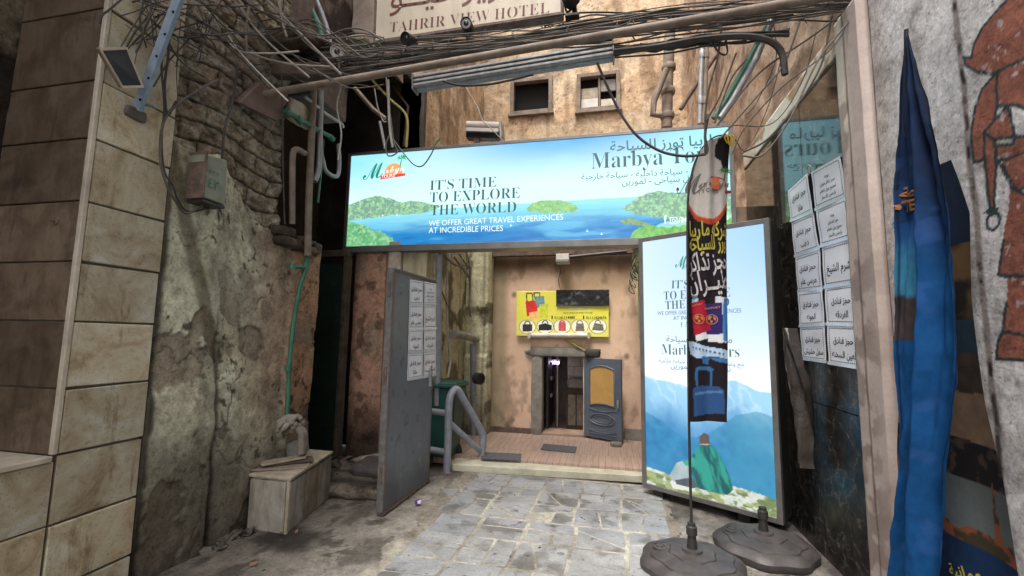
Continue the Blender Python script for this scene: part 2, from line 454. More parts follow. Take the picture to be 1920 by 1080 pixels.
def script(s):
    o = ''
    for c in s:
        if 'A' <= c <= 'Z': o += chr(0x1D4D0 + ord(c) - 65)
        elif 'a' <= c <= 'z': o += chr(0x1D4EA + ord(c) - 97)
        else: o += c
    return o
_tcache = {}
def glyphs(s, bold=0.0, space=1.0):
    k = (s, bold, space)
    if k in _tcache: return _tcache[k]
    cu = bpy.data.curves.new('letters', 'FONT'); cu.body = s; cu.resolution_u = 3; cu.offset = bold; cu.space_character = space
    ob = bpy.data.objects.new('letters', cu); COL.objects.link(ob)
    dg = bpy.context.evaluated_depsgraph_get(); dg.update()
    me = bpy.data.meshes.new_from_object(ob.evaluated_get(dg))
    V = np.array([v.co[:] for v in me.vertices]).reshape(-1, 3); Fc = [tuple(p.vertices) for p in me.polygons]
    bpy.data.objects.remove(ob); bpy.data.curves.remove(cu); bpy.data.meshes.remove(me)
    if len(V): V[:, 0] -= V[:, 0].min()
    _tcache[k] = (V, Fc); return V, Fc
def write(s, surf, p0, p1, mat, parent, h=None, bold=0.0, space=1.0, off=0.003, flip=False, name='lettering', px=True, clip=None):
    """letters whose baseline runs from p0 to p1 on the surface; h = height of the tallest letter in metres"""
    V, Fc = glyphs(s, bold, space)
    if not len(V): return None
    a0, b0 = surf.ab(*p0) if px else p0
    a1, b1 = surf.ab(*p1) if px else p1
    L = math.hypot(a1 - a0, b1 - b0); W = V[:, 0].max()
    k = L / W; ky = k if h is None else h / max(1e-6, V[:, 1].max())
    ua, ub = (a1 - a0) / L, (b1 - b0) / L
    x = V[:, 0] * k; y = V[:, 1] * ky
    a = a0 + x * ua - y * ub; b = b0 + x * ub + y * ua
    P = surf.pt(a, b, np.full(len(a), off))
    if clip is not None:
        ok = clip(a, b); Fc = [f for f in Fc if all(ok[i] for i in f)]
    return mk(name, P, Fc, mat, parent)
def poly(surf, pts, mat, parent, off=0.003, name='print_shape', px=False, thick=0.0012, **kw):
    P = [surf.ab(*p) if px else p for p in pts]
    A = np.array([p[0] for p in P]); B = np.array([p[1] for p in P])
    Q = surf.pt(A, B, np.full(len(P), off))
    return mk(name, Q, [tuple(range(len(P)))], mat, parent, **kw)

# ================================================================== THE SETTING
XL, XR = -2.62, 1.42        # faces of the left and right walls
# ---------------- ground
def ground_tint(a, b):
    x, y = a, b
    n = fbm(x * 2.2, y * 2.2, 3, 6); n2 = fbm(x * 9, y * 9, 8, 4)
    c = mixc(lin(128, 121, 112), lin(166, 159, 150), n)
    c = c * (0.72 + 0.5 * n2[..., None])
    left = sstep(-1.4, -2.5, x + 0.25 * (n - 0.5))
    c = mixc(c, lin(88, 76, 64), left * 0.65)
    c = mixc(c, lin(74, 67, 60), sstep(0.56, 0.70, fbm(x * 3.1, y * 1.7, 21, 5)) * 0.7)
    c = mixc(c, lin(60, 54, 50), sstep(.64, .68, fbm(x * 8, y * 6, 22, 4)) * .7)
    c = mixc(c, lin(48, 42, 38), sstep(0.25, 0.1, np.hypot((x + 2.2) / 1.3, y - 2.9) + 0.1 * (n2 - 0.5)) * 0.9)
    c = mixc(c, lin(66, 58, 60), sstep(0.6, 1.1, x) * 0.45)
    return c
gs = Surf((0, 0, 0), (1, 0, 0), (0, 1, 0))
ground_disp = lambda x, y: 0.02 * (fbm(x * 1.3, y * 1.3, 5, 5) - 0.5) * sstep(-1.2, -2.2, x) + 0.006 * (fbm(x * 12, y * 12, 9, 3) - 0.5)
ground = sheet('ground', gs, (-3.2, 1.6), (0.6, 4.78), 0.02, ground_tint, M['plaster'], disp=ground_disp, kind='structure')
ground['label'] = 'grey worn cement ground of the alley mouth with crazy paving'
far = MB(); far.box(-60, 60, -60, 60, -0.2, -0.03)
far.build('street', worn('street_asphalt', (0.12, 0.11, 0.10), 0.9, scale=2), kind='structure', label='dusty street ground around the alley')

# crazy paving: irregular slabs in pale mortar, laid in a rough grid
bed_out = [(-1.42, 1.9), (0.55, 1.9), (0.60, 3.2), (0.50, 3.9), (0.34, 4.7), (-1.55, 4.66), (-1.62, 3.9), (-1.5, 3.1)]
bedM = painted('pale_paving_mortar', fine=70, grain=0.3)
bed = sheet('mortar_bed', gs, (-1.75, 0.75), (1.7, 4.72), 0.02,
            lambda a, b: mixc(mixc(lin(180, 175, 162), lin(138, 132, 122), sstep(0.45, 0.7, fbm(a * 3, b * 3, 31, 5))), lin(126, 118, 108), np.clip(sstep(-1.2, -1.5, a + .5 * (fbm(a * 4, b * 4, 33, 4) - .5)) + sstep(.25, .5, a + .5 * (fbm(a * 4, b * 4, 34, 4) - .5)), 0, 1) * .85), bedM, ground,
            disp=lambda a, b: 0.009 + 0.002 * fbm(a * 20, b * 20, 4, 2) + 0 * a,
            keep=lambda a, b: (a > -1.62 + 0.25 * fbm(b * 3, b * 0, 6, 3)) & (a < 0.66 - 0.3 * fbm(b * 2.2, b * 0 + 3, 7, 3)))
stone_mats = []
for i, c in enumerate([(0.30, 0.305, 0.31), (0.27, 0.275, 0.285), (0.325, 0.325, 0.32), (0.285, 0.285, 0.28)]):
    m, nt, b = nt_new('paving_slate')
    pos = _coords(nt)
    n1 = _noise(nt, 5, 9, 0.65, pos); r1 = _ramp(nt, n1.outputs[0], [(0.3, tuple(q * 0.68 for q in c)), (0.7, tuple(q * 1.2 for q in c))])
    n2 = _noise(nt, 3.3, 5, 0.55, pos); r2 = _ramp(nt, n2.outputs[0], [(0.52, (1, 1, 1)), (0.60, (0.55, 0.53, 0.5))]); n7 = _noise(nt, 11, 4, .5, pos); r7 = _ramp(nt, n7.outputs[0], [(.64, (1, 1, 1)), (.68, (.5, .48, .47))])
    n4 = _noise(nt, 60, 4, 0.6, pos); r4 = _ramp(nt, n4.outputs[0], [(0.3, (0.8,) * 3), (0.7, (1.15,) * 3)])
    cc = _mul(nt, _mul(nt, _mul(nt, r1.outputs[0], r2.outputs[0]), r7.outputs[0]), r4.outputs[0]); nt.links.new(cc, b.inputs['Base Color'])
    bp = nt.nodes.new('ShaderNodeBump'); bp.inputs['Strength'].default_value = 0.4; bp.inputs['Distance'].default_value = 0.006
    n3 = _noise(nt, 22, 8, 0.65, pos); nt.links.new(n3.outputs[0], bp.inputs['Height']); nt.links.new(bp.outputs[0], b.inputs['Normal'])
    b.inputs['Roughness'].default_value = 0.55; b.inputs['Specular IOR Level'].default_value = 0.4
    stone_mats.append(m)
def cut(polyg, p, n):
    """keep the side of the convex polygon where (q-p).n < 0"""
    out = []; k = len(polyg)
    for i in range(k):
        a, b = polyg[i], polyg[(i + 1) % k]
        da, db = (a - p) @ n, (b - p) @ n
        if da < 0: out.append(a)
        if da * db < 0: out.append(a + (b - a) * da / (da - db))
    return out
def inset(polyg, d):
    c = sum(polyg) / len(polyg); q = polyg
    k = len(polyg)
    for i in range(k):
        a, b = polyg[i], polyg[(i + 1) % k]; t = b - a; L = np.linalg.norm(t)
        if L < 1e-6: continue
        n = np.array([t[1], -t[0]]) / L
        if (c - a) @ n > 0: n = -n
        q = cut(q, a - n * d, n)
        if len(q) < 3: return None
    return q
def area(q): return 0.5 * abs(sum(q[i][0] * q[(i + 1) % len(q)][1] - q[(i + 1) % len(q)][0] * q[i][1] for i in range(len(q))))
G = 0.365
yo = 1.78
count = 0
for gi in range(7):
    for gj in range(8):
        x0 = -1.72 + gi * G + 0.02 * math.sin(gj * 2.1); y0 = yo + gj * G
        cell = [np.array(p, float) for p in ((x0, y0), (x0 + G, y0 + random.uniform(-.008, .008)), (x0 + G, y0 + G), (x0, y0 + G))]
        pieces = [inset(cell, 0.004)]
        for _ in range(random.choice([1, 1, 2, 2, 3])):
            pieces.sort(key=area); big = pieces.pop()
            c = sum(big) / len(big) + np.array([random.uniform(-.05, .05), random.uniform(-.05, .05)])
            t = random.choice([0.0, 1.57, 0.0, 1.57, 0.75]) + random.uniform(-.28, .28); n = np.array([math.cos(t), math.sin(t)])
            for sg in (1, -1):
                q = cut(big, c, n * sg)
                if len(q) >= 3: pieces.append(q)
        for q in pieces:
            q = inset(q, random.choice([0.003, 0.004, 0.006, 0.010]))
            if q is None or area(q) < 0.0012: continue
            # chip the corners and waver the edges
            c = sum(q) / len(q); rr = []
            for i in range(len(q)):
                a, b = q[i], q[(i + 1) % len(q)]; L = np.linalg.norm(b - a)
                if L < 0.01: continue
                for t in ([0.07, .3, 0.5, .72, 0.93] if L > 0.09 else [0.1, .5, .9] if L > .04 else [0.5]):
                    p = a + (b - a) * t
                    rr.append(p + (c - p) * random.uniform(0, 0.06))
            if len(rr) < 3: continue
            q = rr
            if random.random() < .03: continue
            fade_r = 0.62 - 0.28 * float(fbm(c[1] * 2.2, 3.0, 7, 3)); fade_l = -1.62 + 0.25 * float(fbm(c[1] * 3, 0.0, 6, 3)) + 0.08
            if c[0] > fade_r or c[0] < fade_l or (random.random() < 0.03): continue
            zt = 0.0135 + random.uniform(-0.0012, 0.0016)
            mb = MB(); n = len(q)
            V = [(p[0], p[1], 0.004) for p in q] + [(p[0], p[1], zt - 0.0015) for p in q] + [tuple(c + (p - c) * 0.97) + (zt,) for p in q]
            Fc = [(i, (i + 1) % n, n + (i + 1) % n, n + i) for i in range(n)] + [(n + i, n + (i + 1) % n, 2 * n + (i + 1) % n, 2 * n + i) for i in range(n)] + [tuple(range(2 * n, 3 * n))]
            mb.add(V, Fc).build('paving_stone', random.choice(stone_mats), ground); count += 1
print('paving stones', count)

# ---------------- tiled pillar on the left, with the window recess behind it
ZJ = [float(pX(px, py, XL)[2]) for px, py in ((245, 1040), (252, 932), (265, 820), (278, 714), (290, 607), (300, 512), (308, 415), (320, 315), (335, 225), (340, 105))]
ZJ = [ZJ[0] - 0.28] + ZJ
for k in range(12): ZJ.append(ZJ[-1] + 0.225)
Y0, Y1 = 1.70, 2.13
tw = thing('tiled_wall', 'beige tiled wall pillar with brown window reveal at the left edge of the alley', 'wall', (XL, Y1, 0), kind='thing')
core = MB()
core.box(XL - 0.75, XL - 0.016, Y0 + 0.016, Y1 - 0.01, 0, ZJ[-1]); core.box(XL - 0.75, XL - 0.016, -3.0, Y0 + 0.015, 0, 0.80)
core.build('wall_core', M['joint'], tw)
tile_tints = []
def tile_mat(f, brown=0.0):
    m, nt, b = nt_new('stained_wall_tile'); pos = _coords(nt)
    oi = nt.nodes.new('ShaderNodeObjectInfo'); ad = nt.nodes.new('ShaderNodeVectorMath'); ad.operation = 'MULTIPLY_ADD'
    cmb = nt.nodes.new('ShaderNodeCombineXYZ'); nt.links.new(oi.outputs['Random'], cmb.inputs[0]); nt.links.new(oi.outputs['Random'], cmb.inputs[2])
    nt.links.new(cmb.outputs[0], ad.inputs[0]); ad.inputs[1].default_value = (7, 7, 7); nt.links.new(pos, ad.inputs[2]); v = ad.outputs[0]
    n = _noise(nt, 3.6, 10, .68, v); n.inputs['Distortion'].default_value = 1.2
    cols = [(.24, .17, .095), (.42, .335, .215), (.49, .43, .31), (.60, .585, .52)] if not brown else [(.055, .036, .022), (.10, .068, .044), (.14, .098, .066), (.17, .125, .09)]
    r = _ramp(nt, n.outputs[0], [(p, tuple(q * f for q in c)) for p, c in zip((.3, .44, .56, .72), cols)])
    d = _noise(nt, 2.4, 8, .75, _coords(nt, (4, 4, .7))); rd = _ramp(nt, d.outputs[0], [(.34, (.55, .48, .4)), (.44, (1, 1, 1))])
    p_ = _noise(nt, 26, 8, .75, pos); rp = _ramp(nt, p_.outputs[0], [(.3, (.7, .66, .6)), (.46, (1, 1, 1)), (.7, (1.08, 1.08, 1.08))])
    s_ = _noise(nt, 90, 3, .5, pos); rs = _ramp(nt, s_.outputs[0], [(.3, (.6, .55, .5)), (.38, (1, 1, 1))])
    c = _mul(nt, _mul(nt, _mul(nt, r.outputs[0], rd.outputs[0]), rp.outputs[0]), rs.outputs[0])
    nt.links.new(c, b.inputs['Base Color'])
    bp = nt.nodes.new('ShaderNodeBump'); bp.inputs['Strength'].default_value = .35; bp.inputs['Distance'].default_value = .006
    nt.links.new(p_.outputs[0], bp.inputs['Height']); nt.links.new(bp.outputs[0], b.inputs['Normal'])
    rr = _ramp(nt, d.outputs[0], [(.3, (.8,) * 3), (.6, (.38,) * 3)]); nt.links.new(rr.outputs[0], b.inputs['Roughness'])
    return m
for i in range(4):
    f = (1.0, 0.9, 1.08, 0.82)[i]
    tile_tints.append(tile_mat(f))
brown_tints = [tile_mat(f, 1) for f in (1, .82, 1.15)]
for i in range(len(ZJ) - 1):
    z0, z1 = ZJ[i] + 0.004, ZJ[i + 1] - 0.004
    z0 = max(z0, 0.0)
    mb = MB(); t = random.uniform(-0.003, 0.003)
    dj = [random.uniform(-.003, .003) for _ in range(4)]
    mb.add([(XL - .02, Y0 + .024, z0 + dj[0]), (XL + t, Y0 + .024, z0 + dj[0]), (XL + t, Y1, z0 + dj[1]), (XL - .02, Y1, z0 + dj[1]), (XL - .02, Y0 + .024, z1 + dj[2] - .003), (XL + t + .002, Y0 + .024, z1 + dj[2] - .003), (XL + t - .002, Y1, z1 + dj[3] - .003), (XL - .02, Y1, z1 + dj[3] - .003)],
           [(0, 3, 2, 1), (4, 5, 6, 7), (0, 1, 5, 4), (1, 2, 6, 5), (2, 3, 7, 6), (3, 0, 4, 7)]).build('tile', tile_tints[random.randrange(4)], tw, bevel=0.004)
    if z1 > 0.9:                                   # brown tiles of the reveal, facing the street
        mb = MB(); mb.box(XL - 0.75, XL - 0.024, Y0, Y0 + 0.022, max(z0, 0.845), z1); mb.build('brown_tile', random.choice(brown_tints), tw, bevel=0.003)
    if z0 < 0.8:                                   # tiles under the window sill
        for k in range(3):
            ya, yb = Y0 + 0.018 - (k + 1) * 0.44, Y0 + 0.018 - k * 0.44 - 0.007
            mb = MB(); mb.box(XL - 0.02, XL + random.uniform(-.002, .003), ya, yb, z0, min(z1, 0.812)); mb.build('tile', tile_tints[random.randrange(4)], tw, bevel=0.003)
mb = MB(); mb.box(XL - 0.024, XL + 0.004, Y0 - 0.003, Y0 + 0.021, 0.845, ZJ[-1]); mb.build('corner_strip', M['trim'], tw, bevel=0.004)
mb = MB(); mb.box(XL - 0.75, XL + 0.012, -3.0, Y0 - 0.003, 0.815, 0.843); mb.build('window_sill', M['trim'], tw, bevel=0.004)
def niche_tint(a, b):
    n = fbm(a * 3.5, b * 3.5, 41, 6); c = mixc(lin(58, 46, 36), lin(30, 24, 20), fbm(a * 9, b * 9, 42, 4))
    return mixc(c, lin(135, 122, 98), sstep(0.53, 0.6, n))
ns = Surf((XL - 0.62, 1.72, 0.84), (0, -1, 0), (0, 0, 1))
ns = Surf((XL - 0.62, -3.0, 0.84), (0, 1, 0), (0, 0, 1))
sheet('niche_wall', ns, (0, 4.72), (0, 4.6), 0.03, niche_tint, M['stone'], disp=lambda a, b: 0.06 * (fbm(a * 3.5, b * 3.5, 41, 6) - 0.5), depth=0.15,
      label='dark flaking masonry at the back of the window recess, far left', cat='wall', kind='thing')
mb = MB()                                          # fixing hole with a bolt in the reveal
pb = pY(105, 415, Y0)
mb.lathe(pb + np.array([0, 0.002, 0]), [(0.022, 0), (0.02, 0.006), (0.006, 0.008), (0.005, 0.03)], 10, (0, -1, 0)); mb.build('fixing_bolt', M['rust'], tw)

lbm = thing('upper_left_building', 'unseen upper storey of the left building, raised and given an added slab to shield the sky', 'building', (XL - .4, 0, 4.6), kind='thing')
MB().box(-5.5, XL - .1, -6.0, 3.1, 5.62, 9.5).build('upper_wall', M['concrete'], lbm, bevel=.01)  # unseen storey, raised to cut the sky light on the left side
MB().box(-5.5, -2.25, -3.5, 2.95, 5.45, 5.6).build('sky_shield_slab', M['concrete'], lbm, bevel=.01)  # unseen slab added over the pillar to darken the upper left
MB().box(-3.6, -3.4, -6.0, -3.0, 0, 5.6).build('street_wall', M['concrete'], lbm, bevel=.01)

# ---------------- left plaster wall, exposed masonry above
YW0, YW1 = 2.135, 3.62
def pl_tint(a, b):
    y, z = a + YW0, b
    n = fbm(y * 1.6, z * 1.6, 51, 6); n2 = fbm(y * 5, z * 5, 52, 5)
    c = mixc(lin(216, 213, 186), lin(192, 182, 154), sstep(0.35, 0.7, n))
    c = mixc(c, lin(178, 146, 124), sstep(2.75, 3.15, y + 0.3 * (n2 - 0.5)) * sstep(0.5, 1.1, z) * 0.75)
    c = mixc(c, lin(196, 144, 104), sstep(3.27, 3.32, y) * sstep(0.5, 0.9, z + 0.5 * (n2 - .5)) * 0.8)
    c = mixc(c, lin(110, 98, 80), sstep(0.52, 0.66, n2) * 0.4)
    c = mixc(c, lin(120, 108, 88), sstep(.5, .7, fbm(y * 12, z * 12, 64, 4)) * .35)
    pe = peel(y, z)
    c = mixc(c, lin(146, 130, 110), pe * 0.85)
    rim = np.exp(-((fbm(y * 2.6 + 3, z * 2.6, 61, 6) - .617) / .007) ** 2) * sstep(2.0, 1.4, z); rim = np.maximum(rim, np.exp(-((np.hypot((y - 2.92) / 0.9, z - 1.38) - 0.13 + 0.06 * (fbm(y * 9, z * 9, 62, 3) - 0.5)) / .010) ** 2))
    c = mixc(c, lin(70, 60, 48), rim * .75 * sstep(.35, .55, fbm(y * 13, z * 13, 65, 3)))
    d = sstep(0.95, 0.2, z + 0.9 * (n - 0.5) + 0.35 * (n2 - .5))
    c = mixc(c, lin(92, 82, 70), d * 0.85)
    c = mixc(c, lin(44, 37, 30), sstep(0.045, 0.012, np.abs(y - 2.60 - 0.12 * (fbm(z * 1.5, z * 0, 9, 4) - 0.5))) * sstep(1.5, .9, z + .5 * (n2 - .5)) * 0.75)
    pit = sstep(.66, .72, fbm(y * 24, z * 20, 59, 3)) * sstep(.45, .6, fbm(y * 4, z * 4, 60, 3)); c = mixc(c, lin(74, 64, 50), pit * .9)
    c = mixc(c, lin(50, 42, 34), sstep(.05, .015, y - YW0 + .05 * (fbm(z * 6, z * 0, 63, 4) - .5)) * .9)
    cz = np.abs(fbm(y * 2.2, z * 1.3, 75, 5) - 0.5); c = mixc(c, lin(60, 50, 40), sstep(.006, .001, cz) * .7)
    st = sstep(0.55, 0.75, fbm(y * 7, z * 0.7, 58, 4)); c = mixc(c, lin(96, 88, 70), st * 0.4)
    c = mixc(c, lin(112, 102, 80), sstep(0.07, 0.03, np.abs(y - 2.2 - (2.05 - z) * 0.42)) * sstep(1.0, 1.3, z) * 0.8)
    return c
def peel(y, z):
    n = fbm(y * 2.6 + 3, z * 2.6, 61, 6)
    k = sstep(0.615, 0.625, n) * sstep(2.0, 1.4, z + 0 * y)
    k = np.maximum(k, sstep(0.0, -0.012, np.hypot((y - 2.92) / 0.9, z - 1.38) - 0.13 + 0.06 * (fbm(y * 9, z * 9, 62, 3) - 0.5)))
    return k
def pl_disp(a, b):
    y, z = a + YW0, b
    d = 0.05 * (fbm(y * 1.4, z * 1.4, 71, 3) - 0.5) + 0.016 * (fbm(y * 8, z * 8, 72, 5) - 0.5)
    d = d - 0.012 * peel(y, z) - 0.03 * sstep(2.74, 2.69, y) * 0 
    d = d - 0.03 * sstep(2.60, 2.64, y + 0.05 * (fbm(z * 3, z * 0, 73, 3) - .5)) * sstep(3.35, 3.25, y)
    d = d - 0.025 * sstep(0.03, 0.0, np.abs(y - 2.60 - 0.12 * (fbm(z * 1.5, z * 0, 9, 4) - 0.5))) * sstep(1.7, 1.2, z)
    cr = np.abs(fbm(y * 2.2, z * 1.3, 75, 5) - 0.5); d = d - 0.006 * sstep(0.008, 0.0, cr)
    return d
def wall_top(a, b):
    y = a + YW0
    top = np.interp(y, [2.13, 2.25, 2.48, 2.60, 2.82, 3.11, 3.4, 3.65], [2.66, 2.62, 2.66, 2.52, 2.33, 2.26, 2.2, 2.18]) + 0.10 * (fbm(y * 9, y * 0, 77, 5) - 0.5)
    return a, b * top / 2.3
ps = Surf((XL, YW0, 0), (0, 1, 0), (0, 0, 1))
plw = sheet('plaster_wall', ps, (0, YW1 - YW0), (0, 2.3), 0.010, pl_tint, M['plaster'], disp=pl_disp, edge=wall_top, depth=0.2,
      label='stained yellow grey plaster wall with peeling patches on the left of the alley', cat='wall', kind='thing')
# masonry courses
mw = thing('masonry_wall', 'rough exposed stone masonry above the stained plaster on the left', 'wall', (XL, 2.2, 2.15), kind='thing')
mb = MB(); mb.box(XL - 0.35, XL - 0.2, 2.14, 3.0, 2.1, 5.6); mb.build('rubble_core', M['concrete'], mw)
def lump(name, c, half, mat, parent, amp=0.15, n=5, seed=0, tint=None, rounded=0.38, **kw):
    """block with broken faces: a subdivided box whose skin is pushed by noise"""
    bm = bmesh.new(); bmesh.ops.create_cube(bm, size=2)
    bmesh.ops.subdivide_edges(bm, edges=bm.edges[:], cuts=n, use_grid_fill=True)
    V = np.array([v.co[:] for v in bm.verts]); Fc = [tuple(v.index for v in f.verts) for f in bm.faces]
    bm.verts.index_update(); Fc = [tuple(v.index for v in f.verts) for f in bm.faces]; bm.free()
    r = np.linalg.norm(V, axis=1, keepdims=True); rnd = V / r * 1.35
    V = V * (1 - rounded) + rnd * rounded
    half = np.asarray(half, float)
    q = V * half
    d = fbm(q[:, 0] * 13 + q[:, 2] * 7 + seed, q[:, 1] * 13 - q[:, 2] * 11, seed, 4) - 0.5
    d2 = fbm(q[:, 1] * 11 + seed * 3, q[:, 2] * 13, seed + 3, 4) - 0.5
    V = V * (1 + amp * 2 * d[:, None]) ; q = V * half; q[:, 0] += amp * half[0] * 2 * d2
    t = None
    if tint is not None:
        k = fbm(q[:, 1] * 8 + seed, q[:, 2] * 8, seed + 5, 4)
        t = mixc(tint[0], tint[1], sstep(0.35, 0.65, k))
    return mk(name, q + np.asarray(c), Fc, mat, parent, smooth=kw.pop('smooth', True), tint=t, **kw)
def rock_h(a, b):
    y, z = a + 2.14, b + 2.1
    sl = z + 0.03 * np.sin(y * 7) + .05 * (fbm(y * 4, z * 4, 505, 3) - .5)
    course = np.abs((sl / 0.135) % 1 - 0.5) * 2; k = np.floor(sl / .135)
    g = sstep(.80, .97, course)
    vj = np.abs(((y + k * .137 + .05 * fbm(y * 6, z * 6, 506, 3)) / .33) % 1 - .5) * 2; g = np.maximum(g, sstep(.93, .99, vj) * .8)
    keep_ = sstep(.40, .50, fbm(y * 2.1, z * 1.6, 507, 4)); g = g * keep_
    r1 = 1 - 2 * np.abs(fbm(y * 7, z * 9, 508, 5) - .5); r2 = fbm(y * 22, z * 26, 509, 4)
    return g, r1, r2, fbm(y * 2.4, z * 2.4, 510, 4)
def rock_disp(a, b):
    g, r1, r2, lo = rock_h(a, b); return -.05 + .07 * (lo - .5) + .03 * (r1 - .7) + .03 * (r2 - .5) - .022 * g
def rock_tint(a, b):
    g, r1, r2, lo = rock_h(a, b)
    c = mixc(lin(150, 132, 104), lin(186, 172, 146), sstep(.3, .7, r2)); c = mixc(c, lin(150, 122, 104), sstep(.5, .62, lo) * .6)
    c = mixc(c, lin(116, 100, 80), sstep(.78, .5, r1) * .7); c = mixc(c, lin(52, 42, 32), g * .85)
    return mixc(c, lin(196, 190, 176), sstep(.62, .68, fbm(a * 9, b * 9, 512, 5)) * .6)
rs_ = Surf((XL, 2.14, 2.1), (0, 1, 0), (0, 0, 1))
sheet('rock_face', rs_, (0, 0.98), (0, 3.4), 0.0095, rock_tint, M['stone'], mw, disp=rock_disp, edge=lambda a, b: (a * (1 + .10 * (fbm(b * 5, b * 0, 513, 4) - .5)), b), depth=.3)
# high mauve plaster over the dark opening
def mauve_tint(a, b):
    n = fbm(a * 2.5, b * 2.5, 81, 6); return mixc(mixc(lin(128, 108, 98), lin(92, 74, 66), n), lin(58, 46, 40), sstep(0.56, 0.62, fbm(a * 4, b * 3, 83, 5)))
hs_ = Surf((XL, 3.10, 3.62), (0, 1, 0), (0, 0, 1))
sheet('upper_plaster_wall', hs_, (0, .80), (0, 4.2), 0.03, mauve_tint, M['plaster'], disp=lambda a, b: 0.03 * (fbm(a * 5, b * 5, 85, 5) - 0.5), depth=0.3,
      label='mauve grey plaster high above the dark opening on the left', cat='wall', kind='thing')
# stones and rubble ledge where the plaster ends under the pipes
lg = thing('broken_wall_cap', 'broken stone ledge capping the plaster wall below the pipes', 'ledge', (XL, 3.3, 2.15))
for (y, z, a_, b_, c_) in ((3.18, 2.20, .09, .12, .035), (3.40, 2.18, .10, .14, .03), (3.30, 2.25, .08, .12, .03), (3.52, 2.22, .09, .07, .04), (3.12, 2.28, .09, .09, .04), (3.45, 2.26, .06, .08, .02)):
    lump('stone', (XL - 0.03, y, z), (a_, b_, c_), M['stone'], lg, 0.2, 5, random.randrange(99), (lin(135, 112, 88), lin(82, 68, 54)))

# ---------------- dark passage behind the left wall
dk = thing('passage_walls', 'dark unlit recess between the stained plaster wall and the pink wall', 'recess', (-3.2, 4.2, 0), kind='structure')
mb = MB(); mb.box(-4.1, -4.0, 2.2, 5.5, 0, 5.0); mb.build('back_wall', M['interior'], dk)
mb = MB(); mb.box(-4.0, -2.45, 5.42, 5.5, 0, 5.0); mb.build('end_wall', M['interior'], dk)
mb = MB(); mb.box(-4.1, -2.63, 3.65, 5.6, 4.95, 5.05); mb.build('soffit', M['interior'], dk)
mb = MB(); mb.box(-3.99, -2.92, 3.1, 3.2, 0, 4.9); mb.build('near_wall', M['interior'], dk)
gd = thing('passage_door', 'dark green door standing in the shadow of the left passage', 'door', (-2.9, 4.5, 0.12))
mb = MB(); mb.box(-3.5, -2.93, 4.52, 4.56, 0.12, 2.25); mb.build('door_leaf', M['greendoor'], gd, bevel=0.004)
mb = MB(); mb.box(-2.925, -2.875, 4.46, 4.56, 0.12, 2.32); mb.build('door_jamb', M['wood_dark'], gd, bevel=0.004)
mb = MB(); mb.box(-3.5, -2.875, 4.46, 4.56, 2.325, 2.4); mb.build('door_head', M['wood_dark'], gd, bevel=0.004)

# ---------------- pink wall under the sign, left of the gate
YP = 4.60
def pink_tint(a, b):
    n = fbm(a * 3, b * 3, 91, 6); n2 = fbm(a * 9, b * 9, 92, 5)
    c = mixc(lin(214, 160, 130), lin(184, 138, 114), n)
    c = mixc(c, lin(158, 138, 112), sstep(0.56, 0.66, fbm(a * 4, b * 2.4, 93, 5)) * 0.8)
    c = mixc(c, lin(86, 64, 50), sstep(0.6, 0.66, n2) * 0.6)
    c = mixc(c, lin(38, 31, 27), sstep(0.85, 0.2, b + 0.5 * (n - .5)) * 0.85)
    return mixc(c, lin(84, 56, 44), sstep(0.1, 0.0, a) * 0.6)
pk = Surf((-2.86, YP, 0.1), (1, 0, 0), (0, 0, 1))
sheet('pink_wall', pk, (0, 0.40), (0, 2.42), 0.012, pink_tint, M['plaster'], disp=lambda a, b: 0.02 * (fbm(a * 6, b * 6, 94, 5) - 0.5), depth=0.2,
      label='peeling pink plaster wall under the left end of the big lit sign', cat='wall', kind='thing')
dp = thing('gate_post', 'pale painted timber post beside the grey gate leaf', 'post', (-2.38, YP - 0.02, 0))
mb = MB(); mb.box(-2.455, -2.425, YP - 0.03, YP + 0.15, 0.05, 2.5); mb.build('brown_strip', worn('brown_timber', (0.20, 0.11, 0.075), 0.8, var=0.3), dp, bevel=0.004)
mb = MB(); mb.box(-2.42, -2.27, YP - 0.05, YP + 0.15, 0.05, 2.5); mb.build('pale_board', M['plank_pale'], dp, bevel=0.004)
mb = MB(); mb.box(-2.265, -1.98, YP + 0.0, YP + 0.2, 0.0, 2.5)
mb.build('entrance_pier', worn('yellow_cream_plaster', (0.42, 0.37, 0.24), 0.85, var=0.25, dirt_amt=0.6, streak=True), None, bevel=0.006, label='cream plastered pier hidden behind the open grey gate', cat='pier', kind='thing')

# ledge with rubble in the left passage mouth
lump('stone_ledge', (-2.35, 4.06, 0.045), (0.42, 0.34, 0.07), M['stone'], None, 0.10, 12, 5, (lin(120, 108, 92), lin(74, 66, 56)), label='low rough stone step in front of the pink wall', cat='step', kind='thing')
lump('filled_sack', (-2.13, 4.10, 0.17), (0.24, 0.17, 0.06), worn('dark_sacking', (0.075, 0.062, 0.06), 0.8, scale=14, bump=0.6), None, 0.12, 9, 8, label='flattened dark sack lying on the low stone step', cat='sack')
rb = thing('board_scraps', 'broken brown board scraps leaning behind the dark sack', 'boards', (-2.3, 4.25, 0.2))
for k, (x, y, z_, L, a_, mt) in enumerate(((-2.25, 4.28, .22, .2, .3, 'plank_pale'), (-2.38, 4.2, .2, .16, -.4, 'plank'), (-2.1, 4.32, .24, .17, .1, 'plank_pale'), (-2.42, 4.3, .18, .14, 1.0, 'wood_dark'))):
    MB().obox((x, y, z_), np.array([math.cos(a_), math.sin(a_), .12]) * L, np.array([-math.sin(a_), math.cos(a_), .2]) * .05, np.array([0, -.02, .1]) * .08).build('board', M[mt], rb, bevel=0.002)
rub = MB()
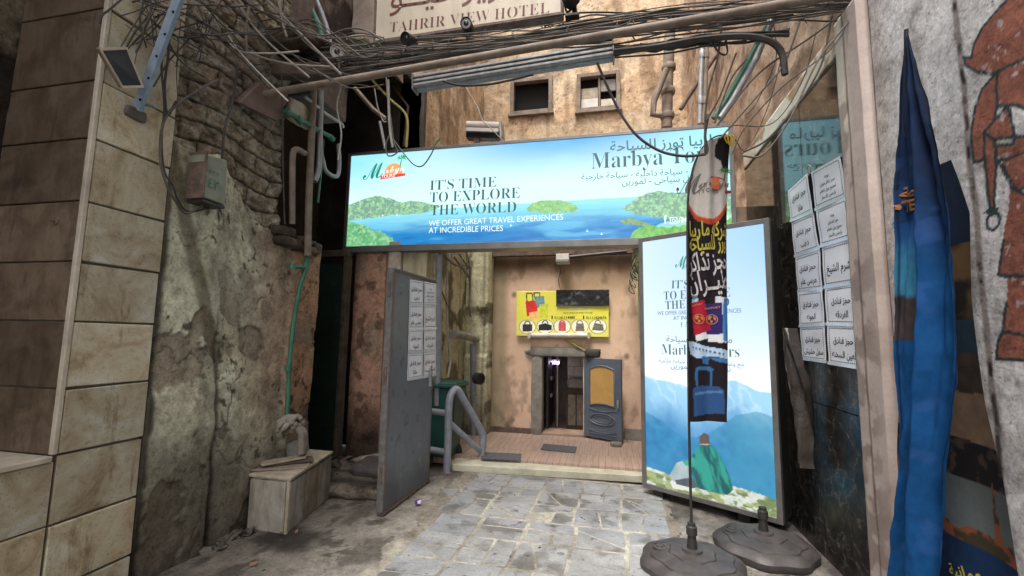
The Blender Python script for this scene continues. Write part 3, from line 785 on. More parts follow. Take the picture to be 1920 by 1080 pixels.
for k in range(150):
    x, y = random.uniform(-3.1, -2.45), random.uniform(3.62, 4.55); s = random.uniform(0.008, 0.035)
    if k > 95: x, y = random.uniform(-2.66, -2.52), random.uniform(2.55, 3.0); s *= 0.8
    d = [np.array([random.uniform(-1, 1), random.uniform(-1, 1), random.uniform(-.6, .6)]) * s for _ in range(3)]
    rub.obox((x, y, s * 0.5 + (0.1 if k <= 95 else 0)), *d)
rub.build('rubble', M['joint'], kind='stuff', label='dusty rubble crumbs along the foot of the left wall', cat='rubble')

# ---------------- inner yard: floor, side walls, back wall
YB, FZ = 6.3, 0.10
m, nt, b = nt_new('wood_look_vinyl')
pos = _coords(nt)
mp = nt.nodes.new('ShaderNodeMapping'); mp.inputs['Scale'].default_value = (1, 1, 1); nt.links.new(pos, mp.inputs['Vector'])
br = nt.nodes.new('ShaderNodeTexBrick'); br.inputs['Scale'].default_value = 5; br.inputs['Mortar Size'].default_value = 0.012; br.inputs['Brick Width'].default_value = 0.35; br.inputs['Row Height'].default_value = 3.0
br.inputs['Color1'].default_value = (0.42, 0.30, 0.235, 1); br.inputs['Color2'].default_value = (0.36, 0.255, 0.20, 1); br.inputs['Mortar'].default_value = (0.16, 0.10, 0.07, 1)
nt.links.new(mp.outputs[0], br.inputs['Vector'])
n1 = _noise(nt, 5, 8, 0.7, _coords(nt, (12, 0.8, 1))); r1 = _ramp(nt, n1.outputs[0], [(0.3, (0.7,) * 3), (0.7, (1.25,) * 3)])
nt.links.new(_mul(nt, br.outputs[0], r1.outputs[0]), b.inputs['Base Color']); b.inputs['Roughness'].default_value = 0.5
mb = MB(); mb.box(-2.1, 0.7, 4.96, 8.4, 0.0, FZ); mb.build('yard_floor', m, kind='structure', label='wood look vinyl floor of the inner yard')
st = MB(); st.prism([(-1.70, 4.70, 0.0), (0.40, 4.83, 0.0), (0.40, 4.958, 0.0), (-1.70, 4.958, 0.0)], (0, 0, 0.075))
st.build('doorstep', M['step'], bevel=0.006, label='long cream stone doorstep between the crazy paving and the vinyl floor', cat='step')
for (cx, cy, lab) in (((940), (856), 'grey woven mat nearest the handrail'), ((1048), (841), 'grey woven mat nearest the back doorway')):
    p = pZ(cx, cy, FZ + 0.004); U = np.array([0.22, 0.02, 0]) if cx < 1000 else np.array([0.21, -0.02, 0])
    V = np.array([-0.02, 0.13, 0]) if cx < 1000 else np.array([0.0, 0.145, 0])
    MB().obox(p + np.array([0, 0, .004]), U, V, (0, 0, 0.004)).build('floor_mat', worn('grey_mat', (0.10, 0.10, 0.11), 0.95, var=0.4, scale=60, bump=0.8, bscale=150), label=lab, cat='mat', group='mats on the vinyl floor', bevel=0.002)
def yw_tint(a, b):
    n = fbm(a * 2.5, b * 1.6, 101, 6); c = mixc(lin(212, 206, 168), lin(176, 168, 134), n)
    c = mixc(c, lin(92, 82, 64), sstep(0.54, 0.62, fbm(a * 5, b * 3, 102, 5)) * 0.8)
    c = mixc(c, lin(58, 50, 42), sstep(0.04, 0.0, np.abs((a * 2.6) % 1 - 0.5) * 0.5) * 0.5)
    return mixc(c, lin(96, 86, 72), sstep(0.7, 0.1, b) * 0.6)
ys = Surf((-1.97, 4.8, 0.0), (0, 1, 0), (0, 0, 1))
sheet('yard_side_wall', ys, (0, 1.5), (0, 2.75), 0.016, yw_tint, M['plaster'], disp=lambda a, b: 0.03 * (fbm(a * 5, b * 3, 103, 5) - 0.5), depth=0.2,
      label='yellow green plaster side wall of the inner yard, behind the drain pipes', cat='wall', kind='thing')
ys2 = Surf((-1.97, 6.0, 0.1), (1, 0, 0), (0, 0, 1))
sheet('yard_pier', ys2, (0, 0.33), (0, 2.6), 0.014, lambda a, b: yw_tint(a + 3, b), M['plaster'], disp=lambda a, b: 0.02 * (fbm(a * 6, b * 6, 104, 5) - 0.5) - 0.05 * sstep(1.05, 1.1, b) * sstep(1.75, 1.7, b), depth=0.29,
      label='stepped yellow plaster pier in the far left corner of the inner yard', cat='pier', kind='thing')
# back wall with low doorway
DX0, DX1, DZ1 = float(pY(1018, 672, YB)[0]), float(pY(1093, 672, YB)[0]), float(pY(1050, 668, YB)[2])
def pe_tint(a, b):
    x, z = a - 1.7, b + FZ
    n = fbm(a * 2, b * 2, 111, 6); c = mixc(lin(228, 192, 164), lin(204, 170, 142), n)
    c = mixc(c, lin(112, 92, 76), sstep(.57, .72, fbm(a * 6, b * 3, 115, 6)) * .45)
    c = mixc(c, lin(140, 108, 86), sstep(0.6, 0.75, fbm(a * 3, b * 3, 112, 5)) * 0.35)
    c = mixc(c, lin(76, 62, 52), sstep(0.5, 0.7, fbm(a * 8, b * 6, 113, 5)) * sstep(0.55, 0.15, b) * 0.8)
    c = mixc(c, lin(140, 130, 100), sstep(-1.35, -1.5, x) * 0.7)
    c = mixc(c, lin(96, 74, 60), sstep(2.35, 2.55, z + .2 * (n - .5)) * 0.6)
    for sx, sz in ((-1.33, 2.05), (-0.92, 2.04), (0.0, 1.78), (.25, 1.2), (-.95, 1.75)):
        c = mixc(c, lin(70, 52, 40), sstep(0.05, 0.01, np.hypot(x - sx, (z - sz) * .8) + .02 * (n - .5)) * 0.7)
    return c
PEACH = painted('peach_wall_paint', sat=.95, grain=.16, bump=.35, speck=False)
bs = Surf((-1.7, YB, FZ), (1, 0, 0), (0, 0, 1))
bw = sheet('back_wall', bs, (0, 2.5), (0, 2.9), 0.016, pe_tint, PEACH, disp=lambda a, b: 0.008 * (fbm(a * 5, b * 5, 114, 4) - 0.5),
      keep=lambda a, b: ~((a > DX0 + 1.7) & (a < DX1 + 1.7) & (b < DZ1 - FZ)), label='peach painted end wall of the inner yard with a low doorway', cat='wall', kind='thing')
mb = MB(); mb.box(-1.7, DX0 - 0.01, YB + 0.02, YB + 0.2, FZ, 3.0); mb.box(DX1 + 0.01, 0.8, YB + 0.02, YB + 0.2, FZ, 3.0); mb.box(DX0 - 0.01, DX1 + 0.01, YB + 0.02, YB + 0.2, DZ1 + 0.01, 3.0)
mb.build('wall_core', M['concrete'], bw)
MB().box(-1.68, DX0 - 0.16, YB - 0.02, YB + 0.01, FZ, FZ + 0.075).build('skirting', M['rust'], bw, bevel=0.004); MB().box(DX1 + 0.55, 0.62, YB - 0.02, YB + 0.01, FZ, FZ + 0.15).build('skirting', M['concrete'], bw, bevel=0.004)
df = thing('door_frame', 'crumbling concrete surround of the low back doorway', 'door frame', (DX0, YB, FZ))
lump('jamb', (DX0 - 0.075, YB - 0.005, (DZ1 + FZ) / 2), (0.075, 0.05, (DZ1 - FZ) / 2), M['concrete'], df, 0.06, 10, 3)
lump('lintel', ((DX0 + DX1) / 2 - 0.06, YB - 0.005, DZ1 + 0.06), ((DX1 - DX0) / 2 + 0.14, 0.06, 0.06), M['concrete'], df, 0.06, 10, 4)
MB().box(DX0, DX1 + 0.03, YB - 0.03, YB + 0.3, FZ + 0.001, FZ + 0.035).build('threshold', worn('pinkish_threshold', (0.36, 0.25, 0.18), .6), df, bevel=0.004)
# the room behind it
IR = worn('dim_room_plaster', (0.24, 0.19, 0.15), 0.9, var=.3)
rm = thing('back_room', 'dim tiled room seen through the low back doorway', 'room', (-0.6, 7, FZ), kind='thing')
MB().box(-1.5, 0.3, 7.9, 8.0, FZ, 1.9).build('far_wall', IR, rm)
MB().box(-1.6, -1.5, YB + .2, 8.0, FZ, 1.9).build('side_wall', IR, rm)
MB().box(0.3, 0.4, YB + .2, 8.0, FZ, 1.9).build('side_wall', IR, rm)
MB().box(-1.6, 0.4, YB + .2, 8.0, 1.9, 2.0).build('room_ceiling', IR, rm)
tx0, tx1 = float(pY(1064, 700, 7.0)[0]), float(pY(1110, 700, 7.0)[0])
MB().box(tx0 + .01, tx1, 7.02, 7.2, FZ, 1.9).build('tile_backing', M['joint'], rm)
for i in range(9):
    for j in range(3):
        z0 = FZ + 0.15 * i + 0.005; x0 = tx0 + (j - (0.5 if i % 2 else 0)) * 0.2
        xa, xb = max(x0, tx0) + 0.003, min(x0 + 0.2, tx1) - 0.003
        if xb > xa + 0.02: MB().box(xa, xb, 7.0, 7.02, z0, z0 + 0.143).build('wall_tile', M['tile_room'], rm)
cb = thing('low_cabinet', 'dark low wooden cabinet with clutter inside the back room', 'cabinet', (tx0, 6.85, FZ))
MB().box(tx0 + 0.0, tx1, 6.78, 6.99, FZ + .002, 0.68).build('carcass', M['wood_dark'], cb, bevel=0.005)
for k in range(3): MB().box(tx0 + 0.03 + k * 0.13, tx0 + 0.14 + k * 0.13, 6.765, 6.778, FZ + .06, 0.6).build('door', M['plank'], cb, bevel=0.003)
lump('clutter_bag', (tx0 + 0.15, 6.88, 0.76), (0.12, 0.08, 0.075), M['rag'], None, .25, 6, 6, label='crumpled pale bag on top of the low cabinet', cat='bag')
ld = thing('steel_inner_door', 'dark steel inner door with lock plates, open inside the back doorway', 'door', (DX0 + 0.03, 6.55, FZ))
MB().box(DX0 + 0.02, DX0 + 0.05, 6.52, 7.2, FZ + 0.04, 1.22).build('door_leaf', M['darkmetal'], ld, bevel=0.003)
for z_ in (0.55, 0.8, 1.02): MB().box(DX0 + 0.05, DX0 + 0.075, 6.75, 6.86, z_, z_ + 0.05).build('lock_plate', M['galv'], ld, bevel=0.002)
MB().box(DX0 + 0.13, DX0 + 0.15, 6.9, 6.93, FZ, 1.24).build('door_edge_trim', M['trim'], ld)
tl = thing('tube_lamp', 'small violet lit tube lamp at the top of the back doorway', 'lamp', (-0.85, 6.9, 1.25))
p = pY(1037, 680, 6.9); MB().tube([p + np.array([-.07, 0, 0]), p + np.array([.09, 0, 0])], 0.016, 10).build('tube', M['lamp'], tl)
MB().box(p[0] - .09, p[0] + .11, 6.9, 6.94, p[2] + .018, p[2] + .05).build('lamp_holder', M['whitepaint'], tl)
# open door leaf, grey with amber panel
A0 = np.array([DX1 + 0.015, YB - 0.045, FZ + 0.03]); e1 = pZ(1166, 829, FZ + 0.03)
Ud = (e1 - A0); Wd = float(np.linalg.norm(Ud)); Ud /= Wd; Nd = np.cross(Ud, [0, 0, 1]); Hd = float(pY(1110, 671, YB - 0.05)[2]) - FZ - 0.03
ds = Surf(A0, Ud, (0, 0, 1))
dl = thing('open_panel_door', 'grey moulded door with an amber glass panel, open against the peach wall', 'door', tuple(A0))
def dbox(a0, a1, b0, b1, t0, t1): 
    mb = MB(); c = A0 + Ud * (a0 + a1) / 2 + np.array([0, 0, (b0 + b1) / 2]) + Nd * (t0 + t1) / 2
    return mb.obox(c, Ud * (a1 - a0) / 2, np.array([0, 0, (b1 - b0) / 2]), Nd * (t1 - t0) / 2)
greydoor = worn('grey_moulded_door', (0.10, 0.12, 0.15), 0.45, var=0.15, dirt_amt=0.25)
dbox(0, Wd, 0, Hd, -0.035, 0).build('door_slab', greydoor, dl, bevel=0.004)
def arch(cx, w_, b0, b1, rise, n=12, low=0.0):
    pts = []
    for i in range(n + 1):
        t = i / n; pts.append((cx - w_ / 2 + w_ * t, b0 - low * 4 * t * (1 - t)))
    for i in range(n + 1):
        t = 1 - i / n; pts.append((cx - w_ / 2 + w_ * t, b1 + rise * 4 * t * (1 - t)))
    return pts
def rimtube(pts, r, name, mat, par, off=0.004, surf=ds):
    A = np.array([p[0] for p in pts] + [pts[0][0]]); B = np.array([p[1] for p in pts] + [pts[0][1]])
    return MB().tube(list(surf.pt(A, B, np.full(len(A), off))), r, 6, cap=False).build(name, mat, par, smooth=True)
ap = arch(Wd / 2, Wd * 0.66, Hd * 0.40, Hd * 0.86, Hd * 0.045, low=-0.03)
poly(ds, ap, M['amber'], dl, 0.003, 'amber_panel'); rimtube(ap, 0.011, 'panel_moulding', greydoor, dl)
el = [(Wd / 2 + Wd * .33 * math.cos(t), Hd * .235 + Hd * .07 * math.sin(t)) for t in np.linspace(0, 2 * math.pi, 28, endpoint=False)]
rimtube(el, 0.009, 'oval_moulding', greydoor, dl); el2 = [(Wd / 2 + Wd * .24 * math.cos(t), Hd * .235 + Hd * .045 * math.sin(t)) for t in np.linspace(0, 2 * math.pi, 28, endpoint=False)]
rimtube(el2, 0.006, 'oval_moulding', greydoor, dl)
rimtube(arch(Wd / 2, Wd * 0.7, Hd * 0.05, Hd * 0.1, -Hd * 0.03), 0.007, 'lower_moulding', greydoor, dl)
rimtube(arch(Wd / 2, Wd * 0.7, Hd * 0.36, Hd * 0.36 + .004, -Hd * 0.03, low=.03), 0.006, 'lower_moulding', greydoor, dl)
hp = ds.pt(np.array(Wd * .93), np.array(Hd * .45), .02); MB().obox(hp, Ud * .012, np.array([0, 0, .05]), Nd * .012).build('handle', M['galv'], dl, bevel=0.003)
lump('door_stop_stone', pZ(1155, 833, FZ + 0.025), (0.07, 0.05, 0.025), M['stone'], None, .2, 5, 2, (lin(150, 140, 125), lin(100, 92, 82)), label='small grey stone wedged under the open grey door', cat='stone')
# right wall of the yard with the lit window
MB().box(0.66, 0.8, 4.9, YB + .2, 0, 3.0).build('yard_right_wall', worn('peach_side_plaster', (0.42, 0.30, 0.22), .9, var=.25, dirt_amt=.5), bevel=0.004, label='peach side wall of the inner yard behind the tall lit box', cat='wall', kind='thing')
wn_ = thing('yard_window', 'lit yellow green bay window with curtain on the right of the yard', 'window', (0.45, 5.6, 1.6))
yw0, yw1 = 5.35, 6.1
xw = 0.40
MB().prism([(xw + .03, yw0, 1.42), (xw + .03, yw1, 1.46), (xw + .03, yw1, 2.42), (xw + .03, yw0, 2.5)], (.2, 0, 0)).build('casing', M['alu'], wn_)
MB().prism([(xw + .012, yw0 + .02, 1.46), (xw + .012, yw1 - .02, 1.5), (xw + .012, yw1 - .02, 2.36), (xw + .012, yw0 + .02, 2.44)], (.012, 0, 0)).build('lit_pane', M['lamp_window'], wn_)
for k in range(3):
    y_ = yw0 + (yw1 - yw0) * (k + .5) / 3.0
    MB().tube([(xw, y_, 1.45), (xw, y_, 2.42)], 0.012, 6).build('mullion', worn('greenish_frame', (.3, .33, .2), .5), wn_)
cur = Surf((xw - .01, yw1 - .02, 1.45), (0, -1, 0), (0, 0, 1), warp=lambda a, b: -0.02 - 0.018 * np.sin(a * 48))
sheet('curtain', cur, (0, 0.34), (0, 0.92), 0.012, lambda a, b: mixc(lin(190, 185, 120), lin(140, 135, 96), fbm(a * 20, b * 3, 5, 3)), M['fabric'], wn_)
cc_ = thing('window_hood', 'ragged corrugated hood with dangling wires above the lit yard window', 'hood', (0.4, 5.6, 2.4))
hsf = Surf((0.30, 5.2, 2.56), (0, 1, -0.34), (1, 0, 0.35), warp=lambda a, b: 0.012 * np.sin(a * 90))
sheet('corrugated_sheet', hsf, (0, 1.0), (0, 0.35), 0.008, lambda a, b: mixc(lin(170, 165, 150), lin(90, 80, 70), fbm(a * 9, b * 9, 4, 4)), M['plaster'], cc_)
for k in range(7):
    y_ = 5.3 + k * .12
    MB().tube(spline([(0.33, y_, 2.42 - k * .03), (0.28, y_ + .05, 2.3 - k * .035), (0.36, y_ + .12, 2.22 - k * .03), (0.31, y_ + .14, 2.34 - k * .03)]), 0.006, 5).build('wire', M['cable_white' if k % 2 else 'cable'], cc_)

# ---------------- upper yard walls beyond the sign
def oc_tint(a, b):
    n = fbm(a * 1.2, b * 1.2, 121, 6); c = mixc(lin(216, 190, 156), lin(194, 166, 134), n)
    c = mixc(c, lin(206, 172, 134), sstep(0.52, 0.56, fbm(a * 2.3, b * 2.3, 122, 5)) * 0.9)
    c = mixc(c, lin(112, 82, 56), sstep(0.55, 0.72, fbm(a * 4, b * 1.2, 123, 5)) * 0.55)
    cr = np.abs(fbm(a * 1.5, b * 1.5, 124, 5) - .5); return mixc(c, lin(78, 54, 38), sstep(0.008, 0.002, cr) * 0.7)
os_ = Surf((-2.5, 8.5, 2.9), (1, 0, 0), (0, 0, 1))
W1 = [(float(pY(x, y, 8.5)[0]) + 2.5, float(pY(x, y, 8.5)[2]) - 2.9) for x, y in ((962, 214), (1031, 149), (1087, 208), (1157, 139))]
def inwin(a, b):
    return ((a > W1[0][0]) & (a < W1[1][0]) & (b > W1[0][1]) & (b < W1[1][1])) | ((a > W1[2][0]) & (a < W1[3][0]) & (b > W1[2][1]) & (b < W1[3][1]))
ow = sheet('ochre_building_wall', os_, (0, 4.1), (0, 6.6), 0.035, oc_tint, M['plaster'], disp=lambda a, b: 0.012 * sstep(.54, .56, fbm(a * 2.3, b * 2.3, 122, 5)) + 0.012 * fbm(a * 6, b * 6, 3, 4),
      keep=lambda a, b: ~inwin(a, b), label='cracked ochre building wall with two small windows beyond the sign', cat='building', kind='thing')
MB().box(-2.5, 1.6, 8.9, 9.0, 2.9, 9.4).build('inner_wall', M['interior'], ow)
for (k, nm) in ((0, 'left'), (2, 'right')):
    x0, z0, x1, z1 = W1[k][0] - 2.5, W1[k][1] + 2.9, W1[k + 1][0] - 2.5, W1[k + 1][1] + 2.9
    wf = MB(); t = 0.055
    wf.box(x0 - t, x0 + .02, 8.44, 8.56, z0 - t, z1 + t); wf.box(x1 - .02, x1 + t, 8.44, 8.56, z0 - t, z1 + t); wf.box(x0 + .021, x1 - .021, 8.44, 8.56, z1 - .02, z1 + t); wf.box(x0 + .021, x1 - .021, 8.42, 8.56, z0 - t, z0 + .02)
    wo_ = wf.build('window', M['pipe'], ow, bevel=0.004)
    MB().box(x0 - .09, x1 + .09, 8.40, 8.49, z0 - .085, z0 - .057).build('sill', M['pipe'], wo_)
    MB().box(x0 + .02, x1 - .02, 8.62, 8.7, z0, z1).build('dark_opening', M['black'], wo_)  # black panel standing in for the unlit depth behind the window
    if k == 2:
        xm = (x0 + x1) / 2 + .02; zc = (z0 + z1) / 2
        MB().box(xm - .02, xm + .02, 8.5, 8.55, z0 + .02, z1 - .02).build('mullion', M['pipe'], wo_)
        MB().box(x0 + .03, xm - .03, 8.52, 8.56, z0 + .03, z0 + .36 * (z1 - z0)).build('white_board', M['whitepaint'], wo_)
        MB().box(xm + .03, x1 - .03, 8.52, 8.56, zc + .03, z1 - .08).build('grey_board', M['concrete'], wo_)
        MB().box(xm + .03, x1 - .03, 8.52, 8.56, z0 + .03, z0 + .3 * (z1 - z0)).build('tan_board', M['trim'], wo_)
        MB().box(x0 + .03, xm - .03, 8.55, 8.58, z0 + .4 * (z1 - z0), z0 + .7 * (z1 - z0)).build('tan_board', M['plank_pale'], wo_)
def lu_tint(a, b):
    c = oc_tint(a + 7, b); return mixc(c, lin(112, 88, 68), sstep(0.52, 0.62, fbm(a * 2.2, b * 1.9, 131, 6)) * 0.5)
lu = Surf((-2.5, 5.42, 2.6), (0, 1, 0), (0, 0, 1))
sheet('ochre_side_wall', lu, (0, 3.1), (0, 6.6), 0.03, lu_tint, M['plaster'], disp=lambda a, b: 0.06 * (fbm(a * 1.6, b * 1.2, 132, 4) - .5) + 0.03 * (fbm(a * 6, b * 6, 133, 4) - .5), depth=.3,
      label='weathered ochre wall with drain pipes above the left half of the sign', cat='wall', kind='thing')
def ru_tint(a, b):
    n = fbm(a * 1.5, b * 1.5, 141, 6); c = mixc(lin(202, 172, 146), lin(172, 144, 120), n)
    c = mixc(c, lin(112, 82, 62), sstep(0.54, 0.66, fbm(a * 3, b * 2.8, 142, 6)) * 0.65)
    return mixc(c, lin(188, 152, 116), sstep(0.58, 0.63, fbm(a * 2, b * 2, 143, 5)) * 0.6)
ru = Surf((1.50, 9.0, 0.0), (0, -1, 0), (0, 0, 1))
sheet('ochre_right_wall', ru, (0, 6.2), (0, 9.5), 0.03, ru_tint, M['plaster'], disp=lambda a, b: 0.05 * (fbm(a * 2, b * 2, 144, 4) - .5) + 0.03 * (fbm(a * 7, b * 7, 145, 4) - .5), depth=.3,
      label='rough ochre brown wall rising above the marble panel on the right', cat='wall', kind='thing')
MB().box(-2.0, 1.5, 6.35, 8.6, 2.85, 2.98).build('yard_roof', M['concrete'], kind='structure', label='flat concrete roof over the back room')
MB().box(0.81, 1.45, 4.95, 8.4, 0, 2.84).build('right_mass', worn('brown_plaster_mass', (.30, .21, .15), .9, var=.3, dirt_amt=.5), kind='structure', label='plain masonry behind the right side of the yard')
MB().box(-1.72, 0.64, 6.16, 6.27, 2.60, 2.7).build('roof_beam', M['rust'], bevel=0.005, label='rusty brown beam along the top of the peach wall', cat='beam', kind='thing')

# ================================================================== THE BIG LIT SIGN
YS = 4.55
pA, pB, pC = pY(655, 290, YS), pY(1371, 231, YS), pY(645, 467, YS)
SX0, SX1, SZ1, SZ0 = float(pA[0]), float(pB[0]), float((pA[2] + pB[2]) / 2), float(pC[2])
SWD, SHT = SX1 - SX0, SZ1 - SZ0
sg = thing('lit_sign_board', 'long backlit travel sign showing a blue bay with green islands, hung across the alley', 'sign', (SX0, YS, SZ0))
S1 = Surf((SX0, YS, SZ0), (1, 0, 0), (0, 0, 1))
q1 = lambda *pts: [S1.ab(*p) for p in pts]
hill_l = q1((640, 392), (655, 384), (672, 377), (690, 371), (706, 367), (722, 369), (738, 373), (752, 380), (770, 377), (790, 378), (812, 383), (826, 388), (812, 395), (790, 400), (765, 402), (735, 403), (700, 409), (640, 415))
fore_l = q1((640, 411), (660, 415), (680, 421), (700, 430), (722, 436), (736, 447), (744, 462), (744, 480), (640, 480))
isle = q1((986, 393), (996, 382), (1010, 377), (1030, 375), (1052, 376), (1072, 381), (1086, 392), (1076, 398), (1030, 400), (998, 398))
head_r = q1((1164, 390), (1180, 382), (1196, 370), (1214, 362), (1232, 358), (1260, 362), (1290, 360), (1330, 362), (1400, 366), (1400, 412), (1320, 414), (1260, 412), (1220, 405), (1190, 402))
reef = q1((1160, 414), (1180, 409), (1205, 416), (1228, 423), (1200, 423), (1172, 420))
bush_r = q1((1180, 450), (1186, 435), (1200, 425), (1222, 421), (1250, 428), (1275, 424), (1310, 428), (1400, 400), (1400, 470), (1180, 470))
beach = q1((1205, 436), (1240, 418), (1290, 410), (1400, 400), (1400, 440), (1270, 446))
hzl = [S1.ab(655, 400)[1], S1.ab(1000, 380)[1], S1.ab(1371, 366)[1]]
hz_line = lambda a: np.interp(a, [0, S1.ab(1000, 380)[0], SWD], [hzl[0] - .02, hzl[1], hzl[1] + .02])
def sign_print(a, b):
    u = a / SWD; hz = hz_line(a)
    v = np.clip((b - hz) / (SHT - hz), 0, 1)
    deep = sstep(0.25, 1.05, v) * (0.2 + 0.8 * np.exp(-((u - 0.62) / 0.28) ** 2))
    c = mixc(lin(214, 250, 250), lin(66, 164, 228), deep)
    c = mixc(c, lin(130, 222, 250), sstep(0.3, 0.0, u) * sstep(.1, 1, v) * 0.85)
    c = mixc(c, lin(150, 232, 246), sstep(0.78, 0.98, u) * 0.7)
    cl = sstep(0.55, 0.8, fbm(a * 1.2, b * 5, 201, 5)); c = mixc(c, lin(200, 246, 255), cl * 0.35 * sstep(.1, .5, v))
    s = np.clip((hz - b) / hz, 0, 1)
    w_ = fbm(a * 5, b * 30, 202, 4)
    sea = mixc(lin(150, 226, 244), lin(28, 130, 196), sstep(0.0, 0.7, s + 0.25 * (w_ - .5)))
    sea = mixc(sea, lin(6, 92, 170), sstep(0.4, 0.8, s) * sstep(0.5, 0.7, w_) * .5)
    sea = mixc(sea, lin(120, 215, 240), sstep(.55, .75, fbm(a * 2, b * 12, 203, 4)) * 0.45)
    c = np.where((b < hz)[..., None], sea, c)
    wob = 0.012 * (fbm(a * 22, b * 22, 204, 3) - .5)
    g1 = fbm(a * 16, b * 22, 205, 5); g2 = fbm(a * 40, b * 40, 206, 3)
    g3 = fbm(a * 70, b * 90, 216, 4); green = mixc(mixc(lin(52, 124, 104), lin(108, 182, 112), sstep(.38, .6, g1)), lin(184, 228, 150), sstep(.5, .66, g3) * .75); green = mixc(green, lin(30, 84, 80), sstep(.5, .36, g2) * .7); green = mixc(green, lin(196, 232, 214), .30 + 0 * g1)
    for P, gcol in ((hill_l, green), (isle, mixc(green, lin(150, 215, 70), .35 + 0 * g1)), (head_r, green)):
        P2 = [(x, y) for x, y in P]; k = inpoly(a + wob * 2, b + wob * 2, P2); c = np.where(k[..., None], gcol, c)
    k = inpoly(a + wob * 2, b + wob * 2, beach); c = np.where(k[..., None], mixc(lin(190, 228, 200), lin(120, 205, 215), fbm(a * 8, b * 14, 207, 3)), c)
    k = inpoly(a + wob * 3, b + wob, reef); c = np.where(k[..., None], mixc(lin(160, 190, 120), lin(60, 110, 90), g2), c)
    k = inpoly(a + wob * 4, b + wob * 4, fore_l); c = np.where(k[..., None], mixc(mixc(lin(70, 150, 105), lin(130, 200, 140), g1), lin(190, 230, 180), sstep(.5, .7, g2) * .5), c)
    k = inpoly(a + wob * 4, b + wob * 4, bush_r); c = np.where(k[..., None], mixc(lin(70, 150, 70), lin(150, 215, 110), g2), c)
    return c
sheet('printed_face', S1, (0.03, SWD - 0.03), (0.03, SHT - 0.03), 0.0055, sign_print, M['sign'], sg)
fr = MB()
for (x0, x1, z0, z1) in ((SX0 - .012, SX1 + .012, SZ0 - .045, SZ0 + .028), (SX0 - .012, SX1 + .012, SZ1 - .03, SZ1 + .006)):
    MB().box(x0, x1, YS - .012, YS + .17, z0, z1).build('frame_rail', M['alu'], sg, bevel=0.003)
for (x0, x1) in ((SX0 - .011, SX0 + .03), (SX1 - .03, SX1 + .011)):
    MB().box(x0, x1, YS - .010, YS + .168, SZ0 + .029, SZ1 - .031).build('frame_stile', M['alu'], sg, bevel=0.003)
MB().box(SX0 + .031, SX1 - .031, YS + .01, YS + .16, SZ0 + .029, SZ1 - .031).build('box_body', M['darkmetal'], sg)
# writing on the sign
write(serif("IT'S TIME"), S1, (806, 357), (931, 350), M['ink'], sg, h=.118, bold=-0.010)
write(serif("TO EXPLORE"), S1, (806, 380), (975, 371), M['ink'], sg, h=.118, bold=-0.010)
write(serif("THE WORLD"), S1, (807, 404), (968, 397.5), M['ink'], sg, h=.118, bold=-0.010)
write("WE OFFER GREAT TRAVEL EXPERIENCES", S1, (804, 424), (1056, 412), M['ink_white'], sg, h=.062, bold=0.0)
write("AT INCREDIBLE PRICES", S1, (804, 437), (943, 433), M['ink_white'], sg, h=.062, bold=0.0)
write(arabic("\u0645\u0627\u0631\u0628\u064a\u0627 \u062a\u0648\u0631\u0632 \u0644\u0644\u0633\u064a\u0627\u062d\u0629"), S1, (1144, 284), (1352, 270), M['ink'], sg, bold=0.01)
write(serif("Marbya Tours"), S1, (1109, 317), (1364, 301), M['ink'], sg, h=.17, bold=-0.010)
write(arabic("\u062d\u062c \u0648\u0639\u0645\u0631\u0629 - \u0633\u064a\u0627\u062d\u0629 \u062f\u0627\u062e\u0644\u064a\u0629 - \u0633\u064a\u0627\u062d\u0629 \u062e\u0627\u0631\u062c\u064a\u0629"), S1, (1090, 337), (1362, 322), M['ink'], sg)
write(arabic("\u0646\u0642\u0644 \u0633\u064a\u0627\u062d\u0649 - \u0644\u0645\u0648\u0632\u064a\u0646"), S1, (1166, 347), (1306, 339), M['ink'], sg)
write("f", S1, (1245, 419), (1251, 418.6), M['ink_white'], sg, h=.085, bold=0.03)
write("/Marbyatours", S1, (1272, 418), (1366, 412), M['ink_white'], sg, bold=0.01)
ca, cb_ = S1.ab(1263, 413.5)
def ring(surf, a, b, r0, r1, mat, par, n=24, off=.003, sq=0):
    A, B = [], []
    for k in range(n):
        t = 2 * math.pi * k / n; f = 1 if not sq else 1 / max(abs(math.cos(t)), abs(math.sin(t))) ** .8
        A += [a + r0 * f * math.cos(t), a + r1 * f * math.cos(t)]; B += [b + r0 * f * math.sin(t), b + r1 * f * math.sin(t)]
    P = surf.pt(np.array(A), np.array(B), np.full(2 * n, off))
    return mk('emblem', P, [(2 * k, 2 * k + 1, (2 * k + 3) % (2 * n), (2 * k + 2) % (2 * n)) for k in range(n)], mat, par)
ring(S1, ca, cb_, .028, .036, M['ink_white'], sg, sq=1); ring(S1, ca, cb_, .010, .018, M['ink_white'], sg)
